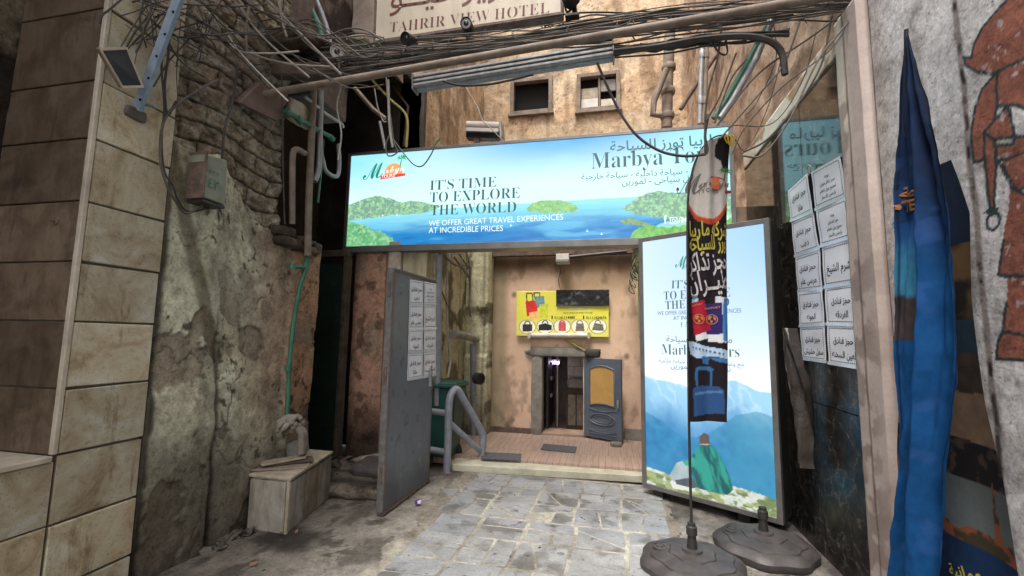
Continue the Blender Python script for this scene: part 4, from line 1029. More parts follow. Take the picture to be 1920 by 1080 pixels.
def emblem(surf, cx, cy, s, par, mats, off=.003, lit=True):
    """sun over a red band with a palm and a script capital; s = width of the sun in metres"""
    green, orange, red, white, palm = mats
    th = np.linspace(0, math.pi, 20)
    P = [(cx + s * .5 * math.cos(t), cy + s * .5 * math.sin(t)) for t in th]; P = [(cx + s * .5, cy - s * .08)] + P + [(cx - s * .5, cy - s * .08)]
    poly(surf, P, orange, par, off, 'sun_print')
    poly(surf, [(cx - s * .72, cy - s * .32), (cx + s * .66, cy - s * .2), (cx + s * .66, cy - s * .07), (cx - s * .72, cy - s * .09)], red, par, off + .0006, 'band_print')
    write("TOURS", surf, (cx - s * .66, cy - s * .27), (cx + s * .08, cy - s * .22), white, par, bold=.01, off=off + .0012, px=False)
    write(script("arbya"), surf, (cx - s * .72, cy - s * .02), (cx + s * .62, cy + s * .08), white, par, off=off + .0018, px=False)
    write(script("M"), surf, (cx - s * 1.72, cy - s * .28), (cx - s * .42, cy - s * .20), green, par, h=s * .80, bold=0.0, off=off, px=False)
    x0, y0 = cx + s * .34, cy + s * .3
    poly(surf, [(x0 - s * .03, y0), (x0 + s * .04, y0), (x0 + s * .11, y0 + s * .42), (x0 + s * .07, y0 + s * .42)], palm, par, off + .001, 'palm_print')
    for k, a in enumerate((2.9, 2.3, 1.6, .9, .3, -.25, 3.4)):
        c_, s_ = math.cos(a), math.sin(a); bx, by = x0 + s * .09, y0 + s * .42; L = s * .3
        poly(surf, [(bx, by), (bx + L * .5 * c_ - s_ * s * .05, by + L * .5 * s_ + abs(c_) * s * .1), (bx + L * c_, by + L * s_ - s * .06), (bx + L * .5 * c_ + s_ * s * .03, by + L * .5 * s_ + abs(c_) * s * .02)], palm, par, off + .001, 'palm_print')
sun_lit = backlit('backlit_orange_ink', E_SIGN, False, tuple(lin(250, 165, 105)))
ex, ey = S1.ab(738, 324)
emblem(S1, ex, ey, .225, sg, (M['ink_green'], sun_lit, M['ink_red'], M['ink_white'], M['ink_palm']))
for (px, py) in ((718, 405), (744, 404), (958, 424), (1101, 434), (1128, 440)):
    a, b = S1.ab(px, py); poly(S1, [(a - .014, b), (a + .016, b - .003), (a + .004, b + .008), (a, b + .028), (a - .004, b + .008)], M['ink_white'], sg, .003, 'boat_print')

# ================================================================== TALL LIT BOX
L0, L1 = pY(1200, 455, 4.48), pY(1437, 408, 3.86)
LB = Surf((float(L0[0]), 4.48, 0.085), (float(L1[0] - L0[0]), 3.86 - 4.48, 0), (0, 0, 1))
LW = float(math.hypot(L1[0] - L0[0], 0.62)); LH = 2.42 - 0.085
lb = thing('tall_light_box', 'tall backlit travel poster box with a hiker above blue mountains, standing on the right', 'light box', tuple(LB.O))
q2 = lambda *pts: [LB.ab(*p) for p in pts]
ridge = q2((1195, 700), (1225, 710), (1250, 714), (1285, 724), (1300, 735), (1340, 720), (1370, 712), (1400, 722), (1425, 735), (1447, 738), (1475, 742))
ridge2 = q2((1195, 760), (1240, 790), (1285, 826), (1330, 812), (1380, 780), (1420, 770), (1475, 790))
meadow = q2((1195, 868), (1230, 880), (1262, 892), (1300, 905), (1340, 910), (1375, 912), (1400, 918), (1440, 932), (1475, 946), (1475, 1010), (1195, 1010))
coat = q2((1300, 852), (1306, 842), (1316, 832), (1334, 834), (1345, 846), (1356, 866), (1368, 892), (1375, 918), (1364, 928), (1330, 922), (1306, 914), (1296, 885))
hair = q2((1312, 832), (1312, 818), (1320, 811), (1329, 816), (1331, 832)); neck = q2((1313, 834), (1313, 828), (1329, 829), (1329, 835))
pack = q2((1262, 902), (1256, 890), (1262, 880), (1268, 868), (1280, 864), (1292, 874), (1298, 900), (1305, 912), (1280, 908))
legs_ = q2((1266, 900), (1296, 895), (1312, 912), (1300, 916), (1268, 908)); arm_ = q2((1280, 866), (1300, 858), (1310, 866), (1300, 876), (1284, 872))
def box_print(a, b):
    u, v = a / LW, b / LH
    c = mixc(lin(228, 242, 255), lin(160, 204, 250), sstep(0.35, 1.0, v) * (0.35 + .65 * u))
    c = mixc(c, lin(236, 246, 255), sstep(.62, .45, v) * .8)
    rx = np.array([p[0] for p in ridge]); ry = np.array([p[1] for p in ridge]); h = np.interp(a, rx, ry) + .02 * (fbm(a * 14, a * 0, 211, 4) - .5)
    n = fbm(a * 7, b * 6, 212, 6); rg = np.abs(fbm(a * 5 + b * 3, b * 2.5 - a * 2, 213, 5) - .5)
    t = np.clip((h - b) / .75, 0, 1)
    mt = mixc(lin(160, 208, 240), lin(52, 134, 188), sstep(0, .75, t + .35 * (n - .5)))
    mt = mixc(mt, lin(196, 228, 246), sstep(.06, .0, rg) * sstep(.5, .0, t) * .7)
    mt = mixc(mt, lin(20, 96, 150), sstep(.1, .2, rg) * sstep(.2, .7, t) * .4)
    c = np.where((b < h)[..., None], mt, c)
    rx = np.array([p[0] for p in ridge2]); ry = np.array([p[1] for p in ridge2]); h2 = np.interp(a, rx, ry) + .03 * (n - .5)
    m2 = mixc(lin(60, 150, 190), lin(20, 96, 148), fbm(a * 20, b * 20, 214, 4)); m2 = mixc(m2, lin(70, 160, 170), sstep(.55, .8, u) * .4)
    c = np.where((b < h2)[..., None], mixc(c, m2, 0.6 + 0 * a), c)
    rx = np.array([p[0] for p in meadow[:9]]); ry = np.array([p[1] for p in meadow[:9]]); h3 = np.interp(a, rx, ry) + .012 * (fbm(a * 30, b * 30, 215, 3) - .5)
    g = fbm(a * 12, b * 25, 216, 5); g2 = fbm(a * 40, b * 60, 220, 4); md = mixc(mixc(lin(158, 170, 118), lin(112, 130, 84), sstep(.4, .6, g)), lin(204, 210, 200), sstep(.5, .60, fbm(a * 14, b * 26, 217, 5))); md = md * (.72 + .5 * g2[..., None])
    c = np.where((b < h3)[..., None], md, c)
    f = fbm(a * 18, b * 9, 218, 4)
    for P, cl in ((q2((1256, 904), (1262, 898), (1306, 912), (1300, 922), (1262, 916)), lin(214, 216, 206) + 0 * c), (pack, mixc(lin(96, 120, 128), lin(190, 205, 208), f)), (legs_, mixc(lin(60, 66, 76), lin(90, 96, 104), f)), (coat, mixc(lin(4, 84, 88), lin(40, 150, 134), sstep(.35, .65, fbm(a * 30 + b * 8, b * 7, 219, 4)))), (arm_, mixc(lin(10, 120, 110), lin(60, 180, 150), f)), (neck, lin(196, 150, 130) + 0 * c), (hair, lin(92, 82, 78) + 0 * c)):
        k = inpoly(a, b, P); c = np.where(k[..., None], cl, c)
    return c
sheet('printed_face', LB, (0.03, LW - .02), (0.03, LH - .03), 0.0055, box_print, M['sign'], lb)
BD = 0.25
def lbox(a0, a1, b0, b1, t0, t1, name, mat, bev=0.003):
    c = LB.O + LB.U * (a0 + a1) / 2 + LB.V * (b0 + b1) / 2 + LB.N * (t0 + t1) / 2
    return MB().obox(c, LB.U * (a1 - a0) / 2, LB.V * (b1 - b0) / 2, LB.N * (t1 - t0) / 2).build(name, mat, lb, bevel=bev)
lbox(-.012, .03, -.012, LH + .012, -.04, .012, 'frame_stile', M['alu']); lbox(LW - .022, LW + .02, -.012, LH + .012, -.04, .012, 'frame_stile', M['alu'])
lbox(.031, LW - .023, LH - .03, LH + .012, -.04, .010, 'frame_rail', M['alu']); lbox(.031, LW - .023, -.012, .03, -.04, .010, 'frame_rail', M['alu'])
lbox(-.008, LW + .016, -.008, LH + .008, -BD, -.041, 'box_body', M['darkmetal'])
for a_ in (.08, LW * .72): lbox(a_, a_ + .09, -.084, -.0125, -.1, -.03, 'foot', M['darkmetal'])
write(script("M"), LB, (1266, 502), (1292, 499), M['ink_green'], lb, h=.1)
bx_, by_ = LB.ab(1318, 495)
emblem(LB, bx_, by_, .11, lb, (M['ink_green'], sun_lit, M['ink_red'], M['ink_white'], M['ink_palm']))
write(serif("IT'S TIME"), LB, (1259, 541), (1352, 540), M['ink'], lb, h=.078, bold=-.008)
write(serif("TO EXPLORE"), LB, (1245, 562), (1370, 556), M['ink'], lb, h=.078, bold=-.008)
write(serif("THE WORLD"), LB, (1248, 580), (1368, 574), M['ink'], lb, h=.078, bold=-.008)
write("WE OFFER GREAT TRAVEL EXPERIENCES", LB, (1233, 591), (1390, 586), M['ink'], lb, h=.035)
write("AT INCREDIBLE PRICES", LB, (1263, 600), (1362, 597), M['ink'], lb, h=.035)
write("f  /Marbyatours", LB, (1277, 614), (1346, 612), M['ink'], lb, h=.05)
write(arabic("\u0645\u0627\u0631\u0628\u064a\u0627 \u062a\u0648\u0631\u0632 \u0644\u0644\u0633\u064a\u0627\u062d\u0629"), LB, (1250, 641), (1373, 643), M['ink'], lb)
write(serif("Marbya Tours"), LB, (1241, 664), (1387, 670), M['ink'], lb, h=.092, bold=-.012)
write(arabic("\u062d\u062c \u0648\u0639\u0645\u0631\u0629 - \u0633\u064a\u0627\u062d\u0629 \u062f\u0627\u062e\u0644\u064a\u0629 - \u0633\u064a\u0627\u062d\u0629 \u062e\u0627\u0631\u062c\u064a\u0629"), LB, (1236, 679), (1396, 687), M['ink'], lb)
write(arabic("\u0646\u0642\u0644 \u0633\u064a\u0627\u062d\u064a - \u0644\u0645\u0648\u0632\u064a\u0646"), LB, (1258, 690), (1370, 697), M['ink'], lb)

# ================================================================== GREY GATE LEAF WITH NOTICES
g0 = pZ(718, 970, 0); g1 = pZ(805, 905, 0)
Ug = (g1 - g0); GW = float(np.linalg.norm(Ug)) ; Ug /= GW
GS = Surf(g0 + np.array([0, 0, .015]), Ug, (0, 0, 1)); GH = 1.985   # normal faces the alley (+x side)
gl = thing('gate_leaf', 'grey steel gate leaf standing open with eight taped white notices', 'gate', tuple(GS.O))
def gbox(a0, a1, b0, b1, t0, t1, name, mat, bev=0.003, par=gl):
    c = GS.O + GS.U * (a0 + a1) / 2 + GS.V * (b0 + b1) / 2 + GS.N * (t0 + t1) / 2
    return MB().obox(c, GS.U * (a1 - a0) / 2, GS.V * (b1 - b0) / 2, GS.N * (t1 - t0) / 2).build(name, mat, par, bevel=bev)
def steel_tint(a, b):
    n = fbm(a * 3, b * 2, 221, 6); c = mixc(lin(94, 102, 112), lin(116, 122, 130), n)
    c = mixc(c, lin(62, 62, 66), sstep(.5, .1, b + .4 * (n - .5)) * .5)
    c = mixc(c, lin(150, 156, 164), sstep(.004, .0, np.abs(fbm(a * 3, b * 3, 222, 3) - .5)) * .35)
    ed = np.minimum(np.minimum(a, GW - a), np.minimum(b, GH - b)); c = mixc(c, lin(96, 68, 50), sstep(.05, .01, ed + .05 * (fbm(a * 14, b * 14, 226, 4) - .5)) * .7)
    c = mixc(c, lin(74, 70, 66), sstep(.55, .75, fbm(a * 9, b * .8, 227, 4)) * .35)
    return mixc(c, lin(70, 64, 60), sstep(.68, .74, fbm(a * 14, b * 14, 223, 4)) * .5)
gate_m = painted('grey_gate_paint', rough=.42, fine=40, bump=.12, grain=.12, spec=.45, speck=False)
sheet('steel_sheet', GS, (0.0, GW), (0, GH), 0.02, steel_tint, gate_m, gl, disp=lambda a, b: 0.010 * (fbm(a * 3, b * 2.2, 224, 3) - .5), depth=.01, smooth=True)
gbox(-.002, .05, 0, GH + .004, -.052, -.011, 'edge_stile', M['grey_edge']); gbox(GW - .05, GW + .002, 0, GH + .004, -.052, -.011, 'edge_stile', M['grey_edge'])
for b_ in (0.02, .98, GH - .05): gbox(.051, GW - .051, b_, b_ + .045, -.05, -.011, 'cross_bar', M['grey_edge'])
gbox(-.01, .004, .02, GH - .02, -.06, -.002, 'edge_lip', M['grey_edge'])
for b_ in (.25, 1.05, 1.75):
    hc = GS.pt(np.array(-.012), np.array(b_), -.03); MB().lathe(hc, [(.013, 0), (.013, .12)], 10).build('hinge', M['rust'], gl, smooth=True)
gbox(GW - .12, GW - .1, .93, 1.08, .006, .035, 'pull_handle', M['galv'], .003)
gbox(GW - .075, GW - .03, 1.0, 1.13, .001, .006, 'lock_plate', M['galv'], .001)
gbox(.0, GW, GH - .012, GH + .012, -.06, .006, 'top_lip', M['grey_edge'])
gbox(.0, GW, -.008, .014, -.06, .005, 'bottom_lip', M['rust'])
DB = "\u062f\u0647\u0628"; MA = "\u0645\u0631\u0633\u0649 \u0639\u0644\u0645"; GO = "\u0627\u0644\u062c\u0648\u0646\u0647"; TB = "\u0637\u0627\u0628\u0627"
SH = "\u0634\u0631\u0645 \u0627\u0644\u0634\u064a\u062e"; HU = "\u0627\u0644\u063a\u0631\u062f\u0642\u0647"; AS = "\u0627\u0644\u0639\u064a\u0646 \u0627\u0644\u0633\u062e\u0646\u0647"; SA = "\u0633\u0647\u0644 \u062d\u0634\u064a\u0634"
HF = "\u062d\u062c\u0632 \u0641\u0646\u0627\u062f\u0642"
FL = ["\u064a\u0648\u062c\u062f", "\u062d\u062c\u0632 \u062a\u0630\u0627\u0643\u0631 \u0637\u064a\u0631\u0627\u0646", "\u0644\u062c\u0645\u064a\u0639 \u062f\u0648\u0644 \u0627\u0644\u0639\u0627\u0644\u0645", "\u0628\u0623\u0631\u062e\u0635 \u0627\u0644\u0623\u0633\u0639\u0627\u0631"]
FH = ["\u064a\u0648\u062c\u062f", "\u062d\u062c\u0632 \u0644\u0641\u0646\u0627\u062f\u0642", "\u062c\u0645\u064a\u0639 \u062f\u0648\u0644 \u0627\u0644\u0639\u0627\u0644\u0645", "\u0628\u0623\u0631\u062e\u0635 \u0627\u0644\u0623\u0633\u0639\u0627\u0631"]
def notice(surf, corners, lines, label, group, curl=.004, tape=True):
    """corners in picture survey order: top-left, top-right, bottom-right, bottom-left"""
    C4 = [np.array(surf.ab(*p)) for p in corners]
    def bil(s, t):  # s across, t up
        s = np.asarray(s)[..., None]; t = np.asarray(t)[..., None]
        return (C4[3] * (1 - s) + C4[2] * s) * (1 - t) + (C4[0] * (1 - s) + C4[1] * s) * t
    o = surf.pt(*[np.array(v) for v in C4[3]], .004)
    th = thing('paper_notice', label, 'notice', tuple(o), group)
    ph = random.uniform(0, 6)
    def P(s, t, off=0.0):
        q = bil(s, t); wv = curl * (1 + np.sin(np.asarray(s) * 5 + ph) * .5 + np.sin(np.asarray(t) * 7 + ph) * .5)
        return surf.pt(q[..., 0], q[..., 1], .0035 + wv + off)
    n = 9; s, t = np.meshgrid(np.linspace(0, 1, n), np.linspace(0, 1, n), indexing='ij')
    top = P(s, t).reshape(-1, 3); bot = P(s, t, -.0008).reshape(-1, 3); g = grid(n, n)
    mk('sheet', np.concatenate([top, bot]), np.concatenate([g, (g + n * n)[:, ::-1]]), M['paper'], th, smooth=True)
    # dashed border
    V, Fc = [], []
    def dash(s0, t0, s1, t1, w_):
        k = len(V); d = np.array([s1 - s0, t1 - t0]); L = np.linalg.norm(d); pn = np.array([-d[1], d[0]]) / L * w_
        for a_, b_ in ((s0 - pn[0], t0 - pn[1]), (s1 - pn[0], t1 - pn[1]), (s1 + pn[0], t1 + pn[1]), (s0 + pn[0], t0 + pn[1])): V.append(P(np.array(a_), np.array(b_), .0008))
        Fc.append((k, k + 1, k + 2, k + 3))
    m_, nd = .07, 16
    for k in range(nd):
        f0, f1 = m_ + (1 - 2 * m_) * k / nd, m_ + (1 - 2 * m_) * (k + .62) / nd
        dash(f0, m_, f1, m_, .012); dash(f0, 1 - m_, f1, 1 - m_, .012); dash(m_, f0, m_, f1, .009); dash(1 - m_, f0, 1 - m_, f1, .009)
    mk('dashed_border', V, Fc, M['black_ink'], th)
    nl = len(lines)
    for i, ln in enumerate(lines):
        gv, gf = glyphs(arabic(ln), .012)
        if nl > 2: hh, c_ = .115, .86 - .17 * (i + .5)
        elif nl == 2: hh, c_ = .24, .82 - .36 * (i + .5)
        else: hh, c_ = .26, .44
        W_ = gv[:, 0].max(); asp = np.linalg.norm(C4[2] - C4[3]) / np.linalg.norm(C4[0] - C4[3])
        sc = min(hh, .80 * asp / W_ ) if W_ > 0 else hh
        x = .5 + (gv[:, 0] - W_ / 2) * sc / asp; y = c_ - .10 + gv[:, 1] * sc
        mk('lettering', P(x, y, .0012), gf, M['black_ink'], th)
    if tape:
        st_, tt_ = np.meshgrid(np.linspace(-.03, 1.03, 9), np.linspace(-.05, .035, 3), indexing='ij')
        mk('tape_strip', P(st_, tt_, .002).reshape(-1, 3), grid(9, 3), M['tape'], th, smooth=True)
    return th
gl_x = lambda y: (768 + (y - 524) * -.03, 794 + (y - 524) * -.01, 817 + (y - 524) * -.005)
rows = ((524, 570, 532, 570), (572, 616, 573, 615), (618, 661, 617, 658), (664, 712, 660, 702))
for i, (a0, a1, b0, b1) in enumerate(rows):
    x0, x1, x2 = gl_x(a0); X0, X1, X2 = gl_x(a1)
    m0, m1 = (a0 + b0) / 2, (a1 + b1) / 2
    names = ('Dahab', 'Marsa Alam', 'El Gouna', 'Taba'); nr = ('world flight tickets in small print', 'Sharm El Sheikh', 'Hurghada', 'Ain Sokhna')
    notice(GS, ((x0, a0), (x1 - 1, m0), (X1 - 1, m1), (X0, a1)), [HF, (DB, MA, GO, TB)[i]], 'white notice on the grey gate leaf offering hotels in ' + names[i], 'notices taped to the grey gate leaf', .002)
    notice(GS, ((x1 + 1, m0), (x2, b0), (X2, b1), (X1 + 1, m1)), (FL, [SH], [HF, HU], [HF, AS])[i], 'white notice on the grey gate leaf offering ' + nr[i], 'notices taped to the grey gate leaf', .002)

# ================================================================== RIGHT WALL
rw = thing('marble_panel_wall', 'dark polished stone panel framed in dirty white trim on the right wall', 'wall', (XR, 2.7, 0), kind='thing')
mT = float(pX(1552, 130, XR)[2])     # top of the dark stone
yA = float(pX(1600, 400, XR)[1]); yBk = 4.9
m, nt, b = nt_new('polished_dark_marble')
pos = _coords(nt)
n0 = _noise(nt, 2.5, 6, .6, pos)
mpv = nt.nodes.new('ShaderNodeMix'); mpv.data_type = 'VECTOR'; mpv.inputs[0].default_value = .35
nt.links.new(pos, mpv.inputs[4]); nt.links.new(n0.outputs[1], mpv.inputs[5])
vor = nt.nodes.new('ShaderNodeTexVoronoi'); vor.feature = 'DISTANCE_TO_EDGE'; vor.inputs['Scale'].default_value = 9; nt.links.new(mpv.outputs[1], vor.inputs['Vector'])
r1 = _ramp(nt, vor.outputs[0], [(0.0, (0.12, 0.115, 0.10)), (0.02, (0.017, 0.014, 0.012))])
n2 = _noise(nt, 9, 8, .75, pos); r2 = _ramp(nt, n2.outputs[0], [(.45, (0.6, .6, .6)), (.75, (3.0, 2.9, 2.6))])
nt.links.new(_mul(nt, r1.outputs[0], r2.outputs[0]), b.inputs['Base Color'])
n3 = _noise(nt, 3, 8, .7, pos); r3 = _ramp(nt, n3.outputs[0], [(.35, (.22,) * 3), (.7, (.55,) * 3)]); nt.links.new(r3.outputs[0], b.inputs['Roughness'])
b.inputs['Specular IOR Level'].default_value = .3
MARB = m
MGL = MARB.copy(); MGL.name = 'mirror_dark_glass'
_b = MGL.node_tree.nodes['Principled BSDF']
for l_ in list(_b.inputs['Roughness'].links): MGL.node_tree.links.remove(l_)
_b.inputs['Roughness'].default_value = .06; _b.inputs['Specular IOR Level'].default_value = .9
zs = [0, 1.02, 2.05, mT]
for i in range(3):
    MB().box(XR, XR + .05, yA + .003, 3.55, zs[i] + .002, zs[i + 1] - .002).build('marble_slab', MARB if i < 2 else MGL, rw, bevel=.002)
    MB().box(XR, XR + .05, 3.553, yBk, zs[i] + .002, zs[i + 1] - .002).build('marble_slab', MARB if i < 2 else MGL, rw, bevel=.002)
MB().box(XR + .04, XR + .06, yA, yBk, 0, mT).build('slab_backing', M['joint'], rw)
WPAINT = painted('old_white_wall_paint', rough=.7, fine=50, bump=.35, grain=.14, speck=False)
cs_ = Surf((XR - .008, yBk, mT + .003), (0, -1, 0), (0, 0, 1))
def cor_tint(a, b):
    c = mixc(lin(226, 220, 204), lin(196, 186, 168), fbm(a * 3, b * 3, 261, 5))
    c = mixc(c, lin(150, 118, 84), sstep(.62, .66, fbm(a * 5, b * 7, 262, 6)) * .8); return mixc(c, lin(96, 76, 58), sstep(.025, .0, b + .03 * (fbm(a * 9, b * 0, 263, 4) - .5)) * .7)
sheet('white_border', cs_, (0, yBk - yA + .0), (0, .17), .01, cor_tint, WPAINT, rw, disp=lambda a, b: .006 * fbm(a * 9, b * 9, 264, 4), depth=.06)
yP0 = float(pX(1648, 400, XR)[1])
def wp_tint(a, b):
    n = fbm(a * 3, b * 3, 231, 6); c = mixc(lin(196, 180, 172), lin(170, 154, 146), n)
    c = mixc(c, lin(226, 216, 200), sstep(2.55, 2.8, b) * sstep(.16, .05, a) * .8)
    c = mixc(c, lin(96, 74, 62), sstep(.56, .62, fbm(a * 5, b * 5, 232, 5)) * .5 * sstep(.3, .0, np.abs(a - .06)))
    return mixc(c, lin(84, 58, 48), sstep(.012, .004, np.abs(a - .10 + .012 * (fbm(b * 5, b * 0, 7, 3) - .5))) * .75)
wps = Surf((XR - .035, yA, 0), (0, -1, 0), (0, 0, 1))
sheet('white_pilaster', wps, (0.0, yA - yP0), (0, mT + .173), 0.010, wp_tint, WPAINT, rw, disp=lambda a, b: .006 * fbm(a * 8, b * 8, 2, 4), depth=.12)
YM = yP0 - .045
def seg_d(x, y, p, q):
    px, py = q[0] - p[0], q[1] - p[1]; t = np.clip(((x - p[0]) * px + (y - p[1]) * py) / (px * px + py * py + 1e-12), 0, 1)
    return np.hypot(x - p[0] - t * px, y - p[1] - t * py)
def mu_paint(a, b, c):
    wx = a + .010 * (fbm(a * 16, b * 16, 251, 3) - .5); wy = b + .010 * (fbm(a * 16, b * 16, 252, 3) - .5)
    chip = sstep(.70, .73, fbm(a * 30, b * 30, 253, 4)) * .7
    for pts, m_, ln in MURAL:
        A = [mus.ab(*p) for p in pts]
        if m_:
            k = inpoly(wx, wy, A); f = fbm(a * 7, b * 7, 254, 5)
            col = mixc(lin(168, 98, 76), lin(132, 76, 60), f) if m_ == 'T' else mixc(lin(190, 190, 186), lin(160, 160, 158), f)
            c = np.where(k[..., None], mixc(col, c, chip * .8), c)
        if ln:
            B = A + ([A[0]] if ln == 2 else []); d = np.full(a.shape, 9.)
            for p, q in zip(B[:-1], B[1:]): d = np.minimum(d, seg_d(wx, wy, p, q))
            c = mixc(c, lin(50, 66, 70), sstep(.0085, .0045, d) * (1 - chip * .7))
    ra, rb = mus.ab(1862, 416); d = np.abs(np.hypot(wx - ra, wy - rb) - .03); c = mixc(c, lin(52, 78, 80), sstep(.009, .005, d))
    ra, rb = mus.ab(1858, 396); d = np.hypot((wx - ra) / .036, (wy - rb) / .010); c = mixc(c, lin(52, 78, 80), (d < 1).astype(float))
    return c
def mu_tint(a, b):
    n = fbm(a * 2, b * 2, 241, 6); c = mixc(lin(228, 225, 226), lin(204, 201, 204), n)
    c = mixc(c, lin(120, 112, 108), sstep(.55, .7, fbm(a * 6, b * 6, 242, 5)) * .35)
    y = YM - a
    for (pxa, pya, pxb, pyb, ww) in jl:
        ya = pX(pxa, pya, XR)[1]; za = pX(pxa, pya, XR)[2]; yb = pX(pxb, pyb, XR)[1]; zb = pX(pxb, pyb, XR)[2]
        yy = ya + (yb - ya) * (b - za) / (zb - za); d = np.abs(y - yy + .02 * (fbm(b * 6, b * 0 + pxa, 243, 4) - .5))
        spots = sstep(.42, .6, fbm(b * 14, y * 10, 244, 4))
        c = mixc(c, lin(122, 104, 96), sstep(ww * 1.6, ww * .6, d) * .75); c = mixc(c, lin(40, 30, 28), sstep(ww, ww * .3, d) * spots)
    c = mixc(c, lin(176, 160, 150), sstep(YM - .16, YM - .05, y) * .55); c = mu_paint(a, b, c)
    return mixc(c, lin(104, 100, 98), sstep(.58, .66, fbm(a * 9, b * 5, 246, 5)) * sstep(1.5, .9, b) * .6)
MURAL = [
    ([(1925, -30), (1893, -5), (1868, 22), (1842, 52), (1826, 84), (1822, 108), (1806, 108), (1812, 122), (1832, 135), (1858, 138), (1884, 132), (1906, 118), (1925, 106)], 'T', 1),
    ([(1906, 118), (1868, 136), (1842, 165), (1828, 200), (1822, 245), (1826, 305), (1843, 300), (1856, 262), (1870, 200), (1893, 195), (1925, 205), (1925, 120)], 'T', 1),
    ([(1870, 140), (1866, 170), (1870, 198), (1886, 197)], None, 1),
    ([(1845, 248), (1862, 242), (1868, 290), (1866, 345), (1863, 392), (1856, 392), (1850, 340), (1846, 290)], 'T', 2),
    ([(1862, 259), (1925, 255), (1925, 350), (1905, 360), (1880, 310)], 'T', 1),
    ([(1845, 248), (1868, 222), (1890, 196), (1903, 258), (1863, 262)], 'T', 2),
    ([(1864, 261), (1900, 257), (1901, 270), (1864, 274)], 'W', 2),
    ([(1864, 290), (1880, 318), (1897, 350), (1925, 372)], None, 1),
    ([(1866, 300), (1890, 298), (1925, 285)], None, 1),
    ([(1895, 350), (1925, 365), (1925, 520), (1872, 515), (1882, 450)], 'T', 1),
    ([(1872, 515), (1925, 518)], None, 1),
    ([(1890, 518), (1925, 518), (1925, 678), (1866, 672), (1870, 640), (1880, 620), (1886, 570)], 'T', 1),
    ([(1880, 622), (1925, 630)], None, 1),
]
jl = [(1790, 0, 1878, 900, .014)]
mus = Surf((XR, YM, 0), (0, -1, 0), (0, 0, 1))
MB().box(XR + .001, XR + .2, -4.5, YM - 1.202, 0, 4.2).build('street_side_wall', M['concrete'], rw)
mural_wall = sheet('mural_wall', mus, (0, 1.2), (0, 4.2), 0.0065, mu_tint, M['plaster'], disp=lambda a, b: .006 * (fbm(a * 5, b * 5, 248, 5) - .5), depth=.2,
      label='white painted wall with a pharaonic mural figure at the right edge', cat='wall', kind='thing')
MB().box(XR + .02, XR + 2, -4.5, YM, 4.2, 9.0).build('upper_wall', M['concrete'], rw)  # unseen wall carried up high to narrow the sky opening
MB().box(XR + .03, XR + .2, YM + .001, yA, mT + .16, 5.2).build('dark_gap', M['joint'], rw)
MB().box(XR + .02, XR + .1, YM + .002, yP0 - .003, 0, mT + .16).build('gap_shadow', M['joint'], rw)
# notices on the marble
MS = Surf((XR, yA, 0), (0, -1, 0), (0, 0, 1)); MS.O = MS.O - np.array([.004, 0, 0])
Lx = ((1478, 357, 1517, 323), (1484, 416, 1528, 398), (1491, 482, 1540, 467), (1497, 548, 1545, 543), (1501, 613, 1550, 610), (1506, 674, 1553, 680))
Rx = ((1522, 322, 1578, 291), (1531, 394, 1592, 368), (1541, 463, 1605, 445), (1547, 540, 1612, 530), (1551, 609, 1617, 611), (1555, 682, 1622, 692))
ln_l = ([HF, TB], [HF, DB], [HF, MA], [HF, GO], [HF, SA]); ln_r = (FL, FH, [SH], [HF, HU], [HF, AS])
lab_l = ('Taba, top of the narrower left column', 'Dahab, second down in the left column', 'Marsa Alam, middle of the left column', 'El Gouna, fourth down in the left column', 'Sahl Hasheesh, lowest of the left column')
lab_r = ('offering world flight tickets in small print, topmost right sheet', 'offering world hotel booking in small print, second right sheet', 'reading only Sharm El Sheikh, middle of the right column', 'for hotels in Hurghada, fourth down in the right column', 'for hotels in Ain Sokhna, lowest of the right column')
for i in range(5):
    def qd(T, i):
        a, b_, c, d = T[i]; e, f, g, h = T[i + 1]; r_ = 1.0
        return ((a + r_, b_ + r_), (c - r_, d + r_), (g - r_ - .12 * (g - c), h - 2 - .0 * i), (e - .12 * (e - a) + r_, f - 2))
    notice(MS, qd(Lx, i), ln_l[i], 'notice on dark marble, hotels in ' + lab_l[i], 'notices taped to the dark marble', .003)
    notice(MS, qd(Rx, i), ln_r[i], 'notice on dark marble ' + lab_r[i], 'notices taped to the dark marble', .003)
hk = thing('wire_hook', 'small bent white wire hook above the notices on the marble', 'hook', tuple(pX(1517, 320, XR - .02)))
MB().tube(spline([pX(1516, 330, XR - .02), pX(1514, 312, XR - .03), pX(1520, 312, XR - .04), pX(1519, 326, XR - .03)]), .004, 6).build('wire', M['cable_white'], hk, smooth=True)
# torn plastic hanging by the marble
tp = Surf(pX(1487, 720, XR - .12), (0.1, -1, 0), (0, 0, 1))
tpm = worn('torn_grey_plastic', (0.045, 0.036, 0.03), .3, var=.5, bump=.9, bscale=30)
def tp_edge(a, b): return a * (0.03 + 0.97 * np.clip((b + .5) / .5, 0, 1) * (1 - .85 * np.clip((b - .0) / .4, 0, 1))) + .22 * np.clip(-b, 0, 1) - .05 * np.clip(b, 0, 1), b
sheet('torn_plastic_sheet', tp, (0, .22), (-.55, .4), .02, lambda a, b: np.ones(a.shape + (3,)) * .5, tpm, edge=tp_edge, disp=lambda a, b: .05 * np.sin(a * 32 + b * 5) + .03 * (fbm(a * 9, b * 9, 3, 4) - .5), depth=0,
      smooth=True, label='torn dark plastic sheet hanging between the lit box and the marble', cat='plastic sheet')

